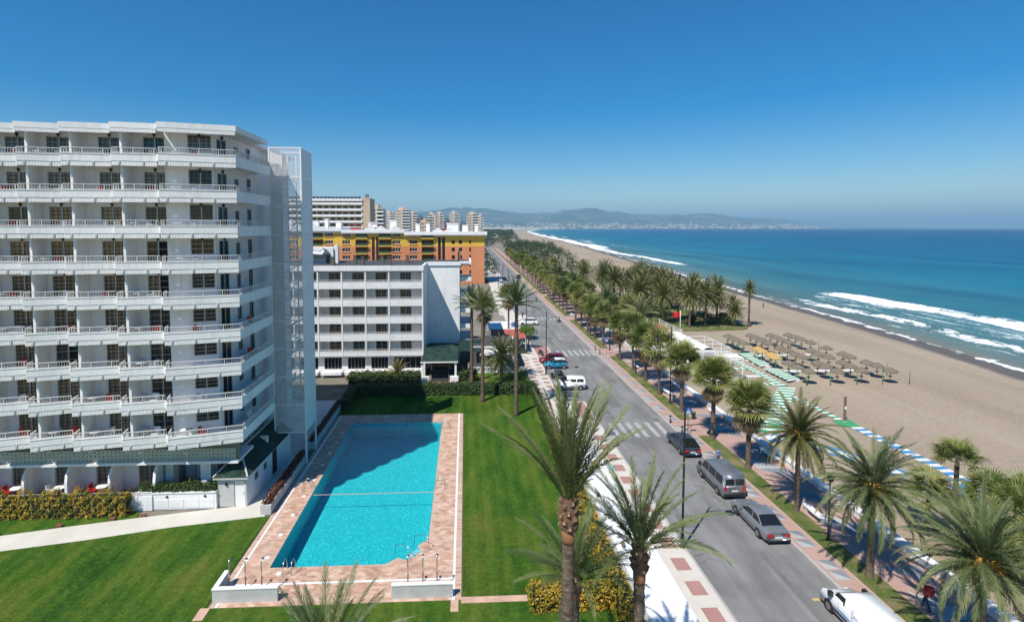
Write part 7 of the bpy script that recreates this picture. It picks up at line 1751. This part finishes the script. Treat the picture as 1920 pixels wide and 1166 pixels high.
for k, (x, red) in enumerate(((-28.7, True), (-31.9, False), (-35.2, True))):
    table(x, 41.75, .9, f'round white table on the {ORD[k]} ground-floor terrace from the storage recess', 'tables on the ground-floor terraces')
    for dx, rz, sd in ((-.75, pi / 2, 'landward'), (.75, -pi / 2, 'seaward')): chair(x + dx, 41.8, .9, rz, red, ('red' if red else 'white') + f' chair on the {sd} side of the {ORD[k]} ground-floor terrace table', ('red' if red else 'white') + ' chairs on the ground-floor terraces')
q = random.Random(21)
for k in range(NF):
    z = Z0 + FH * k + .40
    for i in range(1, nb):
        T, a, w = bay_T(i); p = T @ Vector((q.uniform(.9, 1.3), q.uniform(.8, 1.1), 0)); x, y = p.x + HO.x, p.y + HO.y
        r_ = q.random()
        if r_ < .55: table(x, y, z, f'white table, {ORD[k]} balcony floor up, {ORD[nb - 1 - i]} bay from the stair tower', 'tables on the hotel balconies')
        if r_ < .8:
            red = q.random() < .4; p = T @ Vector((q.uniform(1.9, 2.2), q.uniform(.8, 1.1), 0)); chair(p.x + HO.x, p.y + HO.y, z, q.choice([pi / 2, -pi / 2, 0]), red, ('red' if red else 'white') + f' chair, {ORD[k]} balcony floor up, {ORD[nb - 1 - i]} bay from the stair tower', ('red' if red else 'white') + ' chairs on the hotel balconies')
for k in (2, 3): chair(-17.9, 44.4, Z0 + FH * k + .4, 1.2, True, f'red plastic chair on the {ORD[k]} side balcony above the green hut roof', 'red chairs on the side balconies')
chair(-17.95, 44.0, Z0 + .4, 1.2, False, 'white plastic chair on the lowest side balcony', None); table(-18.1, 45.2, Z0 + .4, 'round white table on the lowest side balcony', None)

# ------------------------------------------------------------------ people
mat('skin', (.45, .27, .19), .6); mat('hair_dark', (.03, .02, .015), .7); mat('cloth_dark', (.03, .03, .04), .9); mat('cloth_red', (.42, .05, .04), .9); mat('cloth_blue', (.12, .22, .42), .9); mat('cloth_light', (.6, .58, .54), .9); mat('shoe', (.06, .05, .05), .7)
def person(x, y, z, rz, label, top, trousers, stride=.28, group=None, pack=None, h=1.72):
    s = h / 1.75; t = thing('person', label, 'person', (x, y, z), rz, group)
    J = {'pel': (0, 0, .95), 'bel': (0, 0, 1.12), 'che': (0, .01, 1.34), 'nec': (0, .02, 1.5), 'hd0': (0, .04, 1.58), 'hd1': (0, .05, 1.70)}
    E = [('pel', 'bel'), ('bel', 'che'), ('che', 'nec'), ('nec', 'hd0'), ('hd0', 'hd1')]; R = {'pel': (.15, .11), 'bel': (.14, .10), 'che': (.17, .11), 'nec': (.06, .06), 'hd0': (.085, .1), 'hd1': (.085, .1)}
    for sd, n_ in ((1, 'l'), (-1, 'r')):
        st = stride * sd
        J.update({'hip' + n_: (.09 * sd, 0, .88), 'kne' + n_: (.1 * sd, st * .5 + .04, .5), 'ank' + n_: (.1 * sd, st * .85 - (.06 if st < 0 else 0), .09), 'toe' + n_: (.11 * sd, st * .85 + .15, .04), 'sho' + n_: (.19 * sd, 0, 1.42), 'elb' + n_: (.25 * sd, -st * .35 - .04, 1.14), 'wri' + n_: (.24 * sd, -st * .7 + .06, .92), 'han' + n_: (.235 * sd, -st * .75 + .09, .83)})
        E += [('pel', 'hip' + n_), ('hip' + n_, 'kne' + n_), ('kne' + n_, 'ank' + n_), ('ank' + n_, 'toe' + n_), ('che', 'sho' + n_), ('sho' + n_, 'elb' + n_), ('elb' + n_, 'wri' + n_), ('wri' + n_, 'han' + n_)]
        R.update({'hip' + n_: (.095, .1), 'kne' + n_: (.06, .065), 'ank' + n_: (.042, .045), 'toe' + n_: (.04, .035), 'sho' + n_: (.065, .065), 'elb' + n_: (.042, .042), 'wri' + n_: (.028, .032), 'han' + n_: (.03, .04)})
    names = list(J); me = bpy.data.meshes.new('body'); me.from_pydata([tuple(c * s for c in J[n_]) for n_ in names], [(names.index(a), names.index(b)) for a, b in E], [])
    o = link('body', me, t); md = o.modifiers.new('skin', 'SKIN'); sv = me.skin_vertices[0].data
    for i_, n_ in enumerate(names): sv[i_].radius = (R[n_][0] * s, R[n_][1] * s)
    sv[0].use_root = True; o.modifiers.new('sub', 'SUBSURF').levels = 1; o.modifiers['sub'].render_levels = 1
    bm_ = bpy.data.meshes.new_from_object(o.evaluated_get(bpy.context.evaluated_depsgraph_get())); o.modifiers.clear(); o.data = bm_; bm_.name = 'body'
    for m_ in ('skin', top, trousers, 'shoe', 'hair_dark'): bm_.materials.append(M[m_])
    for p in bm_.polygons:
        c = p.center / s; p.use_smooth = True
        p.material_index = 3 if c.z < .09 else 2 if c.z < .97 and abs(c.x) < .2 else 4 if c.z > 1.6 and (c.y < .06 or c.z > 1.72) else 1 if 0.97 <= c.z < 1.49 and (abs(c.x) < .235 or c.z > 1.12) else 0
    if pack: bp_ = MB().box(-.17, .17, -.3, -.1, 1.0, 1.5).box(-.13, .13, -.36, -.3, 1.05, 1.3).mesh('backpack', pack); bevel_mesh(bp_, .05, 2); link('backpack', bp_, t).scale = (s, s, s)
    return t
person(26.4, 27.6, .12, .25, 'person in dark trousers with a red backpack walking the promenade', 'cloth_red', 'cloth_dark', .3, pack='cloth_red')
person(23.2, 45.9, .12, .1, 'person in a blue top standing on the pavement beside the grey minibus', 'cloth_blue', 'cloth_dark', .06)
person(13.8, 124.5, .12, .3, 'person in dark clothes on the pavement by the white hatchback', 'cloth_dark', 'cloth_dark', .2)
person(82.5, 140, -.3, 1.2, 'person in dark clothes walking along the waterline', 'cloth_dark', 'cloth_dark', .3)
person(27.8, 105, .12, 3.1, 'person in a light top walking the far promenade', 'cloth_light', 'cloth_blue', .3)

# ------------------------------------------------------------------ the air: an even haze round the whole place
def hz(nt, b):
    nt.nodes.remove(b); out = nt.nodes['Material Output']; v = N(nt, 'ShaderNodeVolumePrincipled')
    v.inputs['Color'].default_value = (.42, .74, .98, 1); v.inputs['Density'].default_value = 9e-5; v.inputs['Anisotropy'].default_value = 0.
    L(nt, v.outputs[0], out.inputs['Volume'])
mat('haze', fn=hz)
hb = MB().box(-30000, 60000, -2000, 45000, -6, 780)
tag(hb.build('haze', 'haze'), 'pale sea haze filling the air over the whole bay', 'haze', kind='stuff')
